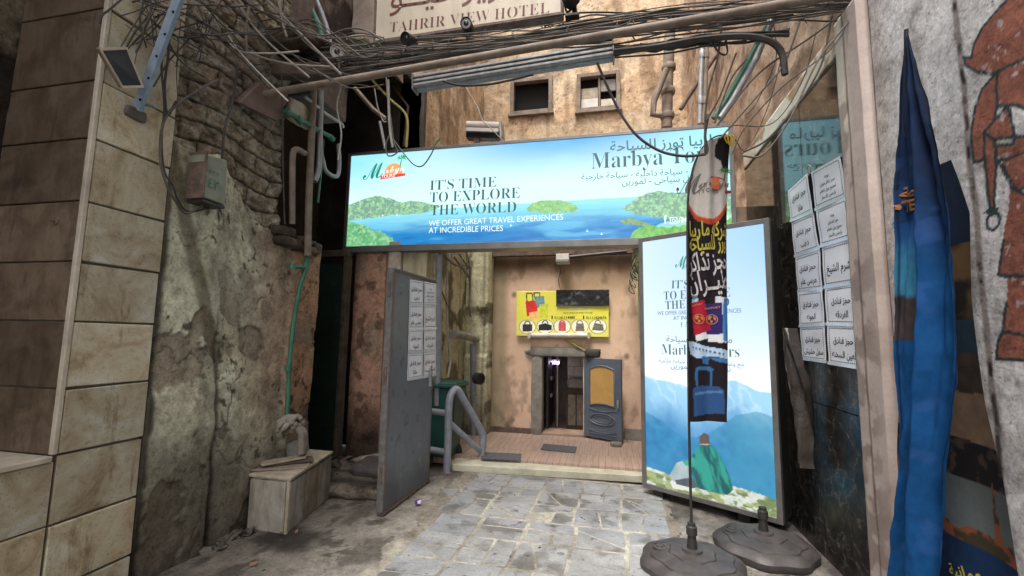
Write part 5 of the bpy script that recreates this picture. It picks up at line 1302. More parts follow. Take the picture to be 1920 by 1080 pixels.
# ================================================================== FEATHER FLAG AND UMBRELLA BASES
bc = pZ(1298, 1040, .10); bc2 = pZ(1432, 1006, .10)
def umbrella_base(c, rot, label):
    t = thing('flag_base', label, 'flag base', (float(c[0]), float(c[1]), 0), 'round black resin bases')
    n = 64; V = []; prof = [(0.96, 0.0), (1.0, .025), (1.0, .05), (.93, .075), (.80, .088), (.785, .084), (.77, .095), (.45, .112), (.435, .106), (.42, .116), (.2, .125), (.19, .14), (.13, .142)]
    for k, (r_, h_) in enumerate(prof):
        for j in range(n):
            q = 2 * math.pi * j / n
            lobes = 1 + .035 * math.cos(8 * q) if k < 4 else 1 + .05 * math.cos(8 * q) * (r_ > .3)
            sq = 1 + .0 * math.cos(4 * q)
            V.append((c[0] + .315 * r_ * lobes * sq * math.cos(q + rot), c[1] + .315 * r_ * lobes * sq * math.sin(q + rot), h_))
    Fc = [(i * n + j, i * n + (j + 1) % n, (i + 1) * n + (j + 1) % n, (i + 1) * n + j) for i in range(len(prof) - 1) for j in range(n)] + [tuple(range((len(prof) - 1) * n, len(prof) * n))]
    MB().add(V, Fc).build('base_shell', M['base'], t, smooth=True)
    MB().lathe((c[0], c[1], .12), [(.034, 0), (.026, .09), (.026, .10), (.033, .102), (.033, .15), (.025, .155), (.024, .175)], 20).build('socket', M['darkmetal'], t, smooth=True)
    MB().lathe((c[0] - .19, c[1] + .05, .098), [(.045, 0), (.045, .012), (.036, .016), (.034, .010), (.024, .010), (.022, .018), (.008, .018)], 20).build('filler_cap', M['base'], t, smooth=True)
    return t
umbrella_base(bc, .2, 'lobed dark flag base holding the feather flag pole')
umbrella_base(bc2, .5, 'lobed dark flag base with an empty socket in front of the lit box')
ff = thing('feather_flag', 'black and white feather flag with passports, aeroplane and suitcase on a slim pole', 'flag', (float(bc[0]), float(bc[1]), .28))
YF = float(bc[1])
FU = np.array([math.cos(YAW), math.sin(YAW), 0])
FS = Surf((float(bc[0]), YF, 0), FU, (0, 0, 1))
f_ab = lambda *pts: [FS.ab(*p) for p in pts]
pole = [(bc[0], YF, .15)] + [FS.pt(np.array(a), np.array(b), .0) for a, b in f_ab((1292, 800), (1290, 600), (1289, 400), (1296, 330), (1312, 285), (1338, 258), (1368, 252))]
MB().tube(spline(pole, 6), [.009 - .004 * k / (6 * (len(pole) - 1) + 1) for k in range(6 * (len(pole) - 1) + 1)], 8).build('pole', M['darkmetal'], ff, smooth=True)
eL = f_ab((1289, 790), (1289, 600), (1288, 420), (1289, 370), (1296, 325), (1308, 290), (1326, 266), (1345, 256), (1362, 252))
eR = f_ab((1361, 778), (1364, 600), (1366, 420), (1367, 370), (1368, 325), (1369, 290), (1370, 266), (1371, 257), (1372, 252))
lz = [p[1] for p in eL]; la = [p[0] for p in eL]; rz = [p[1] for p in eR]; ra = [p[0] for p in eR]
fz0, fz1 = lz[0], lz[-1]
flag_warp = lambda a, b: .020 * np.sin(a * 24 + b * 1.5) + .012 * np.sin(a * 55 - b * 3) * np.clip((b - fz0) * 1.2, 0.3, 1)
FS.warp = flag_warp
def flag_map(a, b):     # a in 0..1, b in metres
    l_ = np.interp(b, lz, la); r_ = np.interp(b, rz, ra); return l_ + (r_ - l_) * a, b - .01 * (1 - a) * 0
zc1, zc2 = FS.ab(1290, 372)[1], FS.ab(1330, 412)[1]; a_l, a_r = FS.ab(1289, 400)[0], FS.ab(1367, 400)[0]
def flag_tint(a, b):
    x, _ = flag_map(a, b); u = (x - a_l) / (a_r - a_l)
    curve = zc1 - (zc1 - zc2) * np.clip(np.sin(np.clip(u * .95 + .02, 0, 1) * math.pi) ** .9, 0, 1) - .01
    c = np.ones(a.shape + (3,)) * lin(190, 182, 176)
    c = mixc(c, lin(180, 172, 166), sstep(.45, .7, fbm(x * 9, b * 3, 301, 4)) * .5)
    c = mixc(c, lin(30, 25, 30), ((b < curve)).astype(float))
    band = np.abs(b - curve + .008); c = mixc(c, lin(170, 66, 50), (band < .019).astype(float)); c = mixc(c, lin(190, 120, 60), ((b - curve > .006) & (b - curve < .014)).astype(float))
    k = inpoly(x, b, f_ab((1372, 250), (1350, 256), (1343, 275), (1342, 292), (1352, 300), (1356, 315), (1372, 318))); c = mixc(c, lin(30, 26, 26), k.astype(float))
    for P, cl in flag_art:
        k = inpoly(x, b, P); c = np.where(k[..., None], cl, c)
    return c
oo = lambda *p: f_ab(*p)
flag_art = [
    (oo((1341, 556), (1364, 559), (1360, 643), (1331, 636)), lin(196, 196, 204)), (oo((1353, 559), (1364, 560), (1361, 640), (1350, 638)), lin(70, 130, 190)),
    (oo((1301, 553), (1309, 551), (1312, 566), (1300, 570)), lin(150, 180, 205)),
    (oo((1305, 628), (1330, 620), (1331, 634), (1308, 640)), lin(200, 200, 200)), (oo((1330, 630), (1352, 626), (1352, 643), (1330, 640)), lin(205, 205, 208)),
    (oo((1319, 570), (1350, 568), (1352, 626), (1326, 628)), lin(46, 36, 92)),
    (oo((1297, 568), (1320, 562), (1334, 618), (1304, 630)), lin(150, 26, 48)),
    (oo((1288, 640), (1300, 640), (1320, 648), (1350, 654), (1366, 658), (1366, 674), (1340, 668), (1308, 672), (1294, 664)), lin(164, 186, 208)),
    (oo((1318, 668), (1332, 670), (1331, 684), (1319, 682)), lin(46, 92, 140)), (oo((1330, 670), (1366, 672), (1366, 682), (1344, 678)), lin(60, 104, 150)),
    (oo((1303, 710), (1304, 692), (1310, 687), (1332, 687), (1338, 692), (1337, 724), (1333, 724), (1333, 698), (1328, 694), (1312, 694), (1309, 698), (1310, 726), (1306, 726)), lin(50, 92, 132)),
    (oo((1298, 730), (1304, 725), (1318, 723), (1348, 725), (1356, 732), (1358, 775), (1300, 780)), lin(42, 74, 118)),
    (oo((1302, 736), (1352, 732), (1353, 736), (1302, 741)), lin(74, 112, 150)),
]
sheet('flag_cloth', FS, (0, 1), (fz0, fz1), 0.0075, flag_tint, M['fabric'], ff, edge=flag_map, smooth=True) if False else None
nu, nv = 46, int((fz1 - fz0) / .006)
a_, b_ = np.meshgrid(np.linspace(0, 1, nu), np.linspace(fz0, fz1, nv), indexing='ij'); X_, Z_ = flag_map(a_, b_)
V = FS.pt(X_, Z_, 0).reshape(-1, 3); mk('flag_cloth', V, grid(nu, nv), M['fabric'], ff, smooth=True, tint=flag_tint(a_, b_).reshape(-1, 3))
fx = .004
write(arabic("\u0634\u0631\u0643\u0647 \u0645\u0627\u0631\u0628\u064a\u0627"), FS, (1294, 442), (1366, 443), M['letter_yellow'], ff, h=.105, bold=.022, off=fx)
write(arabic("\u062a\u0648\u0631\u0632 \u0644\u0644\u0633\u064a\u0627\u062d\u0647"), FS, (1294, 469), (1366, 467), M['letter_yellow'], ff, h=.10, bold=.022, off=fx)
write(arabic("\u062d\u062c\u0632 \u062a\u0630\u0627\u0643\u0631"), FS, (1294, 508), (1366, 503), M['letter_white'], ff, h=.13, bold=.02, off=fx)
write(arabic("\u0637\u064a\u0640\u0640\u0631\u0627\u0646"), FS, (1296, 546), (1366, 540), M['letter_white'], ff, h=.14, bold=.014, off=fx)
write("PASSPORT", FS, (1299, 575), (1317, 571), M['letter_gold'], ff, off=fx, bold=.02); write("PASSPORT", FS, (1322, 581), (1347, 578), M['letter_gold'], ff, off=fx, bold=.02)
for (px, py) in ((1312, 598), (1334, 599)):
    A_, B_ = FS.ab(px, py); ring(FS, A_, B_, .029, .034, M['letter_gold'], ff, off=fx); [poly(FS, [(A_ + x * .028, B_ + y * .028) for x, y in P_], M['letter_gold'], ff, fx) for P_ in ([(-.8, .5), (-.3, .9), (.2, .7), (-.1, .2), (-.3, -.2), (-.8, 0)], [(-.2, -.1), (.3, -.3), (.1, -.9), (-.2, -.8)], [(.4, .8), (.9, .3), (.8, -.4), (.4, .1)])]
for k in range(9):
    A_, B_ = FS.ab(1300 + k * 6.6, 651 + k * 1.6); ring(FS, A_, B_, .002, .007, M['mural_line'], ff, off=fx, n=6)
A_, B_ = FS.ab(1343, 352)
emblem(FS, A_, B_, .165, ff, (M['letter_grey'], plain('orange_print', tuple(lin(205, 110, 70)), .8), plain('red_print', tuple(lin(150, 44, 50)), .8), M['letter_grey'], plain('palm_print', tuple(lin(60, 120, 60)), .8)), off=fx)
tie = thing('yellow_tie', 'yellow plastic tie knotted at the tip of the feather flag', 'tie', tuple(FS.pt(*[np.array(v) for v in FS.ab(1368, 254)], 0)))
tc = FS.pt(*[np.array(v) for v in FS.ab(1366, 262)], .012)
for k in range(4):
    MB().tube(spline([tc + np.array([-.01, 0, .035]), tc + np.array([.02 * (k - 1.5), -.015, .01]), tc + np.array([.012 * (k - 1), -.01, -.03 - .012 * k])], 5), .006, 6).build('strand', M['yellow'], tie, smooth=True)

# ================================================================== BLUE FLAG AND BANNER BEHIND
XB = XR - .17
BS = Surf((XB, 2.3, 0), (0, -1, 0), (0, 0, 1))
b_ab = lambda *p: [BS.ab(*q) for q in p]
bl = b_ab((1697, 66), (1686, 180), (1684, 330), (1684, 480), (1685, 600), (1688, 700), (1692, 800), (1684, 900), (1676, 1000), (1668, 1085), (1660, 1200))
br_ = b_ab((1704, 66), (1738, 180), (1772, 330), (1788, 440), (1796, 560), (1794, 700), (1784, 760), (1776, 850), (1765, 950), (1758, 1085), (1750, 1200))
zz = [p[1] for p in bl]; za = [p[0] for p in bl]; yz = [p[1] for p in br_]; ya = [p[0] for p in br_]
order = np.argsort(zz); zz_, za_ = np.array(zz)[order], np.array(za)[order]; o2 = np.argsort(yz); yz_, ya_ = np.array(yz)[o2], np.array(ya)[o2]
bz0, bz1 = max(zz_[0], yz_[0], .05), min(zz_[-1], yz_[-1])
BS.warp = lambda a, b: .0 * a
nu, nv = 60, 330
u_, b_ = np.meshgrid(np.linspace(0, 1, nu), np.linspace(bz0, bz1, nv), indexing='ij')
A_ = np.interp(b_, zz_, za_) * (1 - u_) + np.interp(b_, yz_, ya_) * u_
wd = np.interp(b_, yz_, ya_) - np.interp(b_, zz_, za_)
fold = .036 * np.exp(-((u_ - .60) / .10) ** 2) - .034 * np.exp(-((u_ - .42) / .10) ** 2) + .016 * np.sin(u_ * 11 + b_ * 1.3) + .008 * np.sin(u_ * 29 - b_ * 2.2) + .03 * (fbm(u_ * 6, b_ * 5, 9, 4) - .5)
fold = fold * np.clip(wd * 6, .1, 1) + .006 * (fbm(u_ * 14 + b_ * 3, b_ * 9 - u_ * 6, 19, 4) - .5)
zt1 = BS.ab(1700, 400)[1]; 
pt_z = lambda py, px=1700: BS.ab(px, py)[1]
s = sstep(pt_z(560), pt_z(300), b_)
blue = mixc(lin(18, 72, 124), lin(18, 40, 74), s)
blue = mixc(blue, lin(12, 24, 46), sstep(.55, .75, u_) * sstep(pt_z(620), pt_z(300), b_) * .8)
pic = (u_ < .42) & (b_ < pt_z(415)) & (b_ > pt_z(640))
tt = (b_ - pt_z(640)) / (pt_z(415) - pt_z(640))
pc = mixc(lin(60, 130, 165), lin(24, 70, 130), sstep(.6, 1, tt)); pc = mixc(pc, mixc(lin(84, 66, 52), lin(40, 32, 32), fbm(u_ * 9, b_ * 12, 6, 4)), sstep(.42, .36, tt + .1 * (fbm(u_ * 6, b_ * 5, 7, 3) - .5)))
blue = np.where(pic[..., None], mixc(blue, pc, .9 + 0 * u_), blue)
blue = blue * (.86 + .28 * fbm(u_ * 40, b_ * 30, 18, 4))[..., None]; blue = mixc(blue, lin(10, 14, 24), sstep(.016, .008, np.minimum(np.abs(u_ - .03), np.abs(u_ - .97))) * .8); blue = mixc(blue, lin(60, 90, 150), sstep(.64, .72, fbm(u_ * 3, b_ * 9, 8, 4)) * .25)
bf = thing('blue_flag', 'folded blue hotel feather flag hanging in front of the mural wall', 'flag', (XB, 2.1, 0))
mk('flag_cloth', BS.pt(A_, b_, fold).reshape(-1, 3), grid(nu, nv), M['fabric'], bf, smooth=True, tint=blue.reshape(-1, 3))
MB().tube([BS.pt(np.array(bl[0][0] + .01), np.array(bl[0][1] + .02), .0), BS.pt(np.array(A_[2, -60]), np.array(b_[2, -60]), -.02), BS.pt(np.array(A_[6, 10]), np.array(0.0), -.03)], .008, 8).build('pole', M['darkmetal'], bf)
bfold = lambda a, b: .0
def bs_fold(a, b):
    l_ = np.interp(b, zz_, za_); r_ = np.interp(b, yz_, ya_); u = np.clip((a - l_) / np.maximum(r_ - l_, .01), 0, 1)
    f = .036 * np.exp(-((u - .60) / .10) ** 2) - .034 * np.exp(-((u - .42) / .10) ** 2) + .016 * np.sin(u * 11 + b * 1.3) + .008 * np.sin(u * 29 - b * 2.2) + .03 * (fbm(u * 6, b * 5, 9, 4) - .5)
    return f * np.clip((r_ - l_) * 6, .1, 1) + .006
BS.warp = bs_fold
write(arabic("\u0645\u0646\u0635\u0629"), BS, (1688, 372), (1728, 362), M['letter_gold'], bf, off=.0, bold=.03)
write("HOTEL", BS, (1664, 404), (1720, 390), M['letter_gold'], bf, off=0, bold=.04, clip=lambda a, b: a > BS.ab(1685, 400)[0])
BN = Surf((XR - .05, 2.3, 0), (0, -1, 0), (0, 0, 1), warp=lambda a, b: .008 * np.sin(a * 20) + .01 * np.sin(b * 4 + a * 8))
n_ab = lambda *p: [BN.ab(*q) for q in p]
nl_ = n_ab((1690, 470), (1690, 640), (1690, 760), (1690, 860), (1700, 1000), (1700, 1200)); nr_ = n_ab((1775, 300), (1812, 400), (1822, 560), (1850, 760), (1885, 900), (1922, 1200))
ordn = np.argsort([p[1] for p in nl_]); lz_ = np.array([p[1] for p in nl_])[ordn]; la_ = np.array([p[0] for p in nl_])[ordn]
ordr = np.argsort([p[1] for p in nr_]); rz_ = np.array([p[1] for p in nr_])[ordr]; ra_ = np.array([p[0] for p in nr_])[ordr]
u_, b_ = np.meshgrid(np.linspace(0, 1, 90), np.linspace(max(.05, lz_[0]), rz_[-1], 300), indexing='ij')
A_ = np.interp(b_, lz_, la_) * (1 - u_) + np.interp(b_, rz_, ra_) * u_
zp = lambda px, py: BN.ab(px, py)[1]
n1_ = fbm(A_ * 7, b_ * 9, 401, 5); n2_ = fbm(A_ * 22, b_ * 26, 402, 4)
c = mixc(lin(12, 20, 34), lin(20, 34, 54), n1_)                               # top: blue
c = np.where((b_ < zp(1800, 455))[..., None], mixc(lin(84, 64, 40), lin(30, 24, 24), sstep(.4, .6, n1_)), c)
c = np.where((b_ < zp(1800, 600))[..., None], mixc(lin(40, 66, 84), lin(30, 36, 44), n1_), c)
c = np.where((b_ < zp(1800, 665) + .05 * (n1_ - .5))[..., None], mixc(lin(76, 60, 50), lin(40, 32, 30), n2_), c)
c = np.where((b_ < zp(1840, 740) + .03 * (n1_ - .5))[..., None], mixc(lin(136, 110, 88), lin(100, 80, 64), n2_), c)
c = np.where((b_ < zp(1840, 835) + .02 * (n1_ - .5))[..., None], mixc(lin(28, 24, 26), lin(70, 56, 48), sstep(.55, .7, n2_)), c)
c = np.where((b_ < zp(1840, 912))[..., None], mixc(lin(96, 104, 106), lin(84, 86, 84), n1_), c)
sk = zp(1840, 1010) + .06 * (fbm(A_ * 12, A_ * 0, 403, 3) - .35) + .22 * np.exp(-((A_ - BN.ab(1860, 990)[0]) / .012) ** 2)
c = np.where((b_ < sk)[..., None], mixc(lin(128, 74, 54), lin(60, 52, 36), sstep(.4, .6, n2_)), c)
c = np.where((b_ < zp(1840, 1032))[..., None], mixc(lin(16, 34, 62), lin(24, 50, 84), n2_), c)
pbn = thing('photo_banner', 'hanging printed photo banner with desert and city views behind the blue flag', 'banner', (XR - .05, 2.1, 0))
mk('banner_cloth', BN.pt(A_, b_, 0).reshape(-1, 3), grid(90, 300), M['fabric'], pbn, smooth=True, tint=c.reshape(-1, 3))
write(arabic("\u0639\u0645\u0627\u0646\u064a\u0629"), BN, (1792, 1078), (1842, 1092), M['letter_yellow'], pbn, off=.006, bold=.02)

# ================================================================== YELLOW BAGS BANNER ON THE BACK WALL
YN = YB - .05
t0, t1 = pY(969, 547, YN), pY(1141, 544, YN); t2 = pY(1055, 631, YN)
NS = Surf((float(t0[0]), YN, float(t2[2])), (1, 0, 0), (0, 0, 1)); NW = float(t1[0] - t0[0]); NH = float((t0[2] + t1[2]) / 2 - t2[2])
nb = thing('yellow_banner', 'yellow printed banner advertising bags and suitcases on the peach wall', 'banner', tuple(NS.O))
n2ab = lambda *p: [NS.ab(*q) for q in p]
cases = [(n2ab((985, 565), (1006, 563), (1009, 590), (988, 593)), lin(214, 42, 40)), (n2ab((1000, 556), (1020, 555), (1022, 575), (1008, 577)), lin(110, 150, 160)),
         (n2ab((1011, 571), (1028, 570), (1027, 596), (1012, 597)), lin(206, 214, 60)), (n2ab((992, 586), (1010, 583), (1011, 598), (994, 600)), lin(240, 190, 110)),
         (n2ab((986, 550), (988, 549), (989, 566), (987, 566)), lin(30, 30, 30)), (n2ab((997, 550), (999, 550), (1000, 564), (998, 564)), lin(30, 30, 30)), (n2ab((987, 549), (998, 549), (998, 551), (987, 551)), lin(30, 30, 30)),
         (n2ab((1000, 549), (1002, 549), (1003, 557), (1001, 557)), lin(40, 40, 40)), (n2ab((1011, 549), (1013, 549), (1013, 557), (1011, 557)), lin(40, 40, 40)), (n2ab((1000, 548), (1012, 548), (1012, 550), (1000, 550)), lin(40, 40, 40))]
ovals = [(989, 613), (1022, 612), (1054, 612), (1087, 612), (1121, 612)]
bagp = [([(-9, -9), (9, -8), (9, 5), (-9, 5)], lin(52, 44, 42)), ([(-12, -8), (12, -7), (13, 2), (0, 6), (-12, 3)], lin(24, 30, 40)), ([(-7, -9), (7, -9), (7, 5), (3, 9), (-3, 9), (-7, 5)], lin(206, 90, 100)), ([(-8, -9), (9, -9), (7, 5), (-6, 5)], lin(120, 104, 96)), ([(-11, -7), (11, -8), (9, 4), (-6, 6)], lin(110, 108, 92))]
def ban_tint(a, b):
    n = fbm(a * 4, b * 4, 501, 4); c = mixc(lin(222, 214, 60), lin(240, 232, 100), n)
    c = np.where((b < NS.ab(1055, 600)[1])[..., None], lin(226, 220, 110) * np.ones_like(c), c)
    px = np.vectorize(lambda q: q)
    for (ox, oy), (sh, cl) in zip(ovals, bagp):
        A_, B_ = NS.ab(ox, oy); sc = NW / 172
        e = np.hypot((a - A_) / (16 * sc), (b - B_) / (13.5 * sc))
        c = np.where((e < 1)[..., None], lin(90, 80, 50) * np.ones_like(c), c); c = np.where((e < .94)[..., None], lin(244, 240, 214) * np.ones_like(c), c)
        k = inpoly(a, b, [(A_ + x * sc, B_ + y * sc) for x, y in sh]); c = np.where(k[..., None], cl * (.6 + .8 * fbm(a * 60, b * 60, 7, 2)[..., None]), c)
        k = (np.abs(np.hypot((a - A_) / (5 * sc), (b - B_ - 6 * sc) / (5 * sc)) - 1) < .2) & (b > B_ + 5 * sc); c = np.where(k[..., None], cl * np.ones_like(c), c)
    for P, cl in cases:
        k = inpoly(a, b, P); c = np.where(k[..., None], cl * (.75 + .5 * fbm(a * 30, b * 30, 8, 3)[..., None]), c)
    return c
NS.warp = lambda a, b: .006 * np.sin(a * 9 + b * 4)
sheet('banner_sheet', NS, (0, NW), (0, NH), .006, ban_tint, M['print'], nb, depth=.01, smooth=True)
bk = NS.ab(1043, 574); bk2 = NS.ab(1141, 546)
sheet('black_overlay', NS, (bk[0], NW + .01), (bk[1], NH + .012), .01, lambda a, b: mixc(lin(28, 28, 30), lin(96, 100, 104), sstep(.6, .8, fbm(a * 20, b * 26, 511, 4))), M['print'], nb, disp=lambda a, b: .012 + .02 * fbm(a * 14, b * 20, 512, 4), depth=-.0)
write(arabic("\u0644\u062a\u062c\u0627\u0631\u0629 \u0627\u0644\u0634\u0646\u0637"), NS, (1062, 581), (1104, 579), M['whitepaint'], nb, off=.004, bold=.03)
write("the brothers to trade the bags", NS, (1056, 588), (1111, 587), M['black_ink'], nb, off=.004)
write("01141114980", NS, (1040, 598), (1078, 597.5), M['black_ink'], nb, off=.004, bold=.01); write("01111434676", NS, (1099, 598), (1137, 597.5), M['black_ink'], nb, off=.004, bold=.01)
for px_ in (1034, 1093):
    a_, b_ = NS.ab(px_, 598); poly(NS, [(a_, b_), (a_ + .018, b_), (a_ + .018, b_ + .045), (a_, b_ + .045)], M['black_ink'], nb, .004, 'phone_print')
rl = thing('roller_tube', 'white roller tube fixed under the yellow banner', 'roller', tuple(pY(1048, 630, YN)))
ra0, ra1 = pY(993, 629, YN - .05), pY(1104, 629, YN - .05)
MB().tube([ra0, ra1], .035, 12).build('roller', M['whitepaint'], rl, smooth=True)
for q in (ra0, ra1):
    MB().box(q[0] - .02, q[0] + .02, YN - .1, YN, q[2] - .045, q[2] + .045).build('bracket', M['trim'], rl, bevel=.004)
def cable(name, pts, r, mat, label, group=None, cat='cable', sub=7, n=6):
    o = MB().tube(spline(pts, sub), r, n).build(name, M[mat], None, smooth=True, label=label, cat=cat, group=group); return o
cable('yellow_conduit', [pY(1058, 636, YB - .06), pY(1080, 648, YB - .08), pY(1100, 660, YB - .06)], .012, 'yellowpipe', 'short yellow conduit running down to the back doorway corner', cat='conduit')
cable('camera_cable', [pY(1049, 495, YB - .05), pY(1051, 510, YB - .04), pY(1047, 525, YB - .03), pY(1051, 545, YB - .04)], .005, 'cable', 'thin dark cable dropping from the white box to the yellow banner')
lump('wire_bundle', pY(1110, 662, YB - .08), (.10, .05, .05), M['cable'], None, .3, 6, 5, label='grey clump of wires above the corner of the back doorway', cat='wires')
cbx = thing('junction_box', 'small white junction box with long lamp batten under the roof beam', 'junction box', tuple(pY(1055, 487, 6.1)))
p = pY(1055, 486, 6.1); MB().box(p[0] - .09, p[0] + .09, 6.06, 6.2, p[2] - .06, p[2] + .07).build('housing', M['whitepaint'], cbx, bevel=.006)
MB().box(p[0] - .09, p[0] + .09, 6.02, 6.058, p[2] - .05, p[2] - .01).build('lens_ledge', M['galv'], cbx, bevel=.004)
q = pY(1175, 471, 6.1); MB().tube([p + np.array([.1, 0, .03]), q], .025, 8).build('batten', M['darkmetal'], cbx)

# ================================================================== BIN, HANDRAIL, YARD PIPES
bn = thing('wheeled_bin', 'dark green wheeled bin standing behind the grey gate leaf', 'bin', (-1.80, 5.0, 0))
bcx, bcy = -1.86, 4.98
def frus(mb, x, y, z0, z1, w0, d0, w1, d1):
    P = [(x + sx * w0, y + sy * d0, z0) for sx, sy in ((-1, -1), (1, -1), (1, 1), (-1, 1))] + [(x + sx * w1, y + sy * d1, z1) for sx, sy in ((-1, -1), (1, -1), (1, 1), (-1, 1))]
    return mb.add(P, [(0, 3, 2, 1), (4, 5, 6, 7), (0, 1, 5, 4), (1, 2, 6, 5), (2, 3, 7, 6), (3, 0, 4, 7)])
frus(MB(), bcx, bcy, .1, .86, .15, .15, .205, .2).build('body', M['bin'], bn, bevel=.012)
frus(MB(), bcx, bcy, .862, .90, .225, .225, .225, .225).build('rim', M['bin'], bn, bevel=.008)
frus(MB(), bcx, bcy - .005, .902, .93, .215, .215, .18, .18).build('lid', M['bin'], bn, bevel=.008)
for dy in (-.05, .1): pass
MB().lathe((bcx + .12, bcy + .13, .1), [(.02, -.03), (.095, -.03), (.1, -.02), (.1, .02), (.095, .03), (.02, .03)], 20, (0.7, .7, 0)).build('wheel', M['rubber'], bn, smooth=True)
MB().lathe((bcx - .12, bcy + .13, .1), [(.02, -.03), (.095, -.03), (.1, -.02), (.1, .02), (.095, .03), (.02, .03)], 20, (0.7, .7, 0)).build('wheel', M['rubber'], bn, smooth=True)
hr = thing('handrail', 'bent grey steel tube handrail at the left end of the cream doorstep', 'handrail', (-1.65, 4.58, 0))
P0 = pZ(838, 888, 0); P1 = pZ(903, 855, .1)
def lerp(t, z): return np.array([P0[0] + (P1[0] - P0[0]) * t, P0[1] + (P1[1] - P0[1]) * t, z])
MB().tube(spline([lerp(0, -.01), lerp(0, .4), lerp(0, .70), lerp(.07, .83), lerp(.22, .86), lerp(.42, .74), lerp(.96, .38), lerp(1.03, .26), lerp(1.0, .1)], 7), .040, 14).build('bent_tube', M['railing'], hr, smooth=True)
MB().tube([lerp(.02, .52), lerp(.95, .16)], .034, 12).build('diagonal_tube', M['railing'], hr, smooth=True)
for z_ in (.215, .62): MB().tube([lerp(0, z_), lerp(0, z_) + np.array([-.42, .12, 0])], .034, 12).build('side_tube', M['railing'], hr, smooth=True)
MB().lathe(lerp(0, 0.0), [(.07, 0), (.07, .012), (.05, .016)], 16).build('foot_plate', M['rust'], hr)
XI = -1.97
def ypipe(name, pts, r, mat, label, group='drain pipes in the inner yard', n=12, cat='pipe'):
    return MB().tube(spline(pts, 6), r, n).build(name, M[mat], None, smooth=True, label=label, cat=cat, group=group)
ypipe('drain_pipe', [pX(823, 478, XI + .09), pX(822, 600, XI + .09), pX(820, 760, XI + .09)], .038, 'railing', 'straight grey drain pipe just right of the grey gate leaf')
ypipe('drain_pipe', [pX(887, 830, XI + .16), pX(887, 720, XI + .16), pX(886, 645, XI + .16)], .04, 'railing', 'short grey standpipe ending in an elbow in the yard')
ypipe('pipe_elbow', [pX(895, 636, XI + .16), pX(872, 630, XI + .16), pX(850, 626, XI + .14)], .05, 'concrete', 'fat grey horizontal elbow pipe on the yard side wall')
cable('dangling_rope', [pX(842, 474, XI + .05), pX(838, 520, XI + .06), pX(837, 560, XI + .06), pX(840, 620, XI + .06), pX(845, 670, XI + .08), pX(840, 708, XI + .1)], .014, 'cable_white', 'pale twisted rope hanging down the yellow yard wall', cat='rope')
cable('yard_cable', [pX(850, 480, XI + .05), pX(880, 520, XI + .05), pX(900, 540, XI + .05), pX(926, 560, XI + .05), pX(931, 590, XI + .05), pX(935, 640, XI + .05), pX(925, 690, XI + .05)], .018, 'cable_grey', 'thick grey cable sweeping round the far pier of the yard')
for k_, (pts_, r_, mt_, lb_) in enumerate((
    ([(833, 480), (856, 498), (880, 500), (905, 530), (918, 548)], .010, 'cable_dim', 'dusty brown cable drooping across the top of the yard wall'),
    ([(878, 480), (882, 530), (880, 580), (890, 612)], .012, 'cable_grey', 'grey cable hanging straight down to the elbow pipe'),
    ([(898, 476), (904, 520), (900, 580), (908, 640), (902, 700)], .009, 'cable', 'black cable running down the far yard pier'),
    ([(828, 545), (840, 575), (856, 600), (866, 624)], .008, 'cable_dim', 'thin brown cable slanting to the fat elbow pipe'),
    ([(912, 480), (915, 540), (912, 600)], .016, 'cable_grey', 'thick grey cable beside the peach wall corner'),
    ([(866, 474), (868, 495), (876, 508), (886, 496), (888, 476)], .006, 'cable_white', 'small pale wire loop under the big sign'))):
    cable('yard_cable', [pX(x_, y_, XI + .07) for x_, y_ in pts_], r_, mt_, lb_, 'cables on the yellow yard wall')
for k_, (px_, py_, lb_) in enumerate(((903, 505, 'dark square fuse box high in the yard corner'), (884, 560, 'small grey switch box on the yellow yard wall'))):
    q_ = pX(px_, py_, XI + .05); MB().box(q_[0] - .05, q_[0] + .06, q_[1] - .12, q_[1] + .12, q_[2] - (.14, .07)[k_], q_[2] + (.14, .07)[k_]).build('fuse_box', M[('darkmetal', 'concrete')[k_]], None, bevel=.006, label=lb_, cat='fuse box')
cable('yard_cable', [pX(860, 476, XI + .05), pX(878, 500, XI + .05), pX(896, 512, XI + .05), pX(912, 500, XI + .05)], .010, 'cable', 'thin black cable slung high on the yellow yard wall')
lump('cloth_bundle', pX(905, 613, XI + .12), (.03, .12, .05), M['rag'], None, .3, 6, 4, label='grey rag stuffed beside the elbow pipe on the yard wall', cat='rag')
q = pX(903, 710, -1.60); MB().lathe(q + np.array([-.05, 0, 0]), [(.075, -.03), (.075, .06), (.06, .062), (.055, .03)], 16, (1, -.6, 0)).build('wall_drum', M['darkmetal'], None, smooth=True, label='short dark pipe stub sticking out of the yellow pier', cat='pipe')

# ================================================================== CRATE, BOARDS, KNOTTED CLOTH, GREEN PIPE
c0, c1, c2 = pZ(465, 990), pZ(535, 1000), pZ(615, 932)
c3 = c0 + (c2 - c1); ch = .37
kt = thing('wooden_crate', 'grimy boxed-in wooden crate against the left wall under the knotted cloth', 'crate', tuple(c1))
MB().prism([c0 + (0, 0, 0), c1, c2, c3], (0, 0, ch)).build('crate_body', M['cratewood'], kt, bevel=.004)
e1_ = (c1 - c0); e2_ = (c2 - c1)
nrm1 = np.cross(e1_, [0, 0, 1]); nrm1 /= np.linalg.norm(nrm1); nrm2 = np.cross(e2_, [0, 0, 1]); nrm2 /= np.linalg.norm(nrm2)
for k in range(3):     # boards on the long side
    a_ = c1 + e2_ * (k / 3 + .01); b_ = c1 + e2_ * ((k + 1) / 3 - .012)
    MB().prism([a_ + nrm2 * .003, b_ + nrm2 * .003, b_ + nrm2 * .016, a_ + nrm2 * .016], (0, 0, ch - .015)).build('plank', M[('cratewood', 'plank', 'cratewood')[k]], kt, bevel=.003)
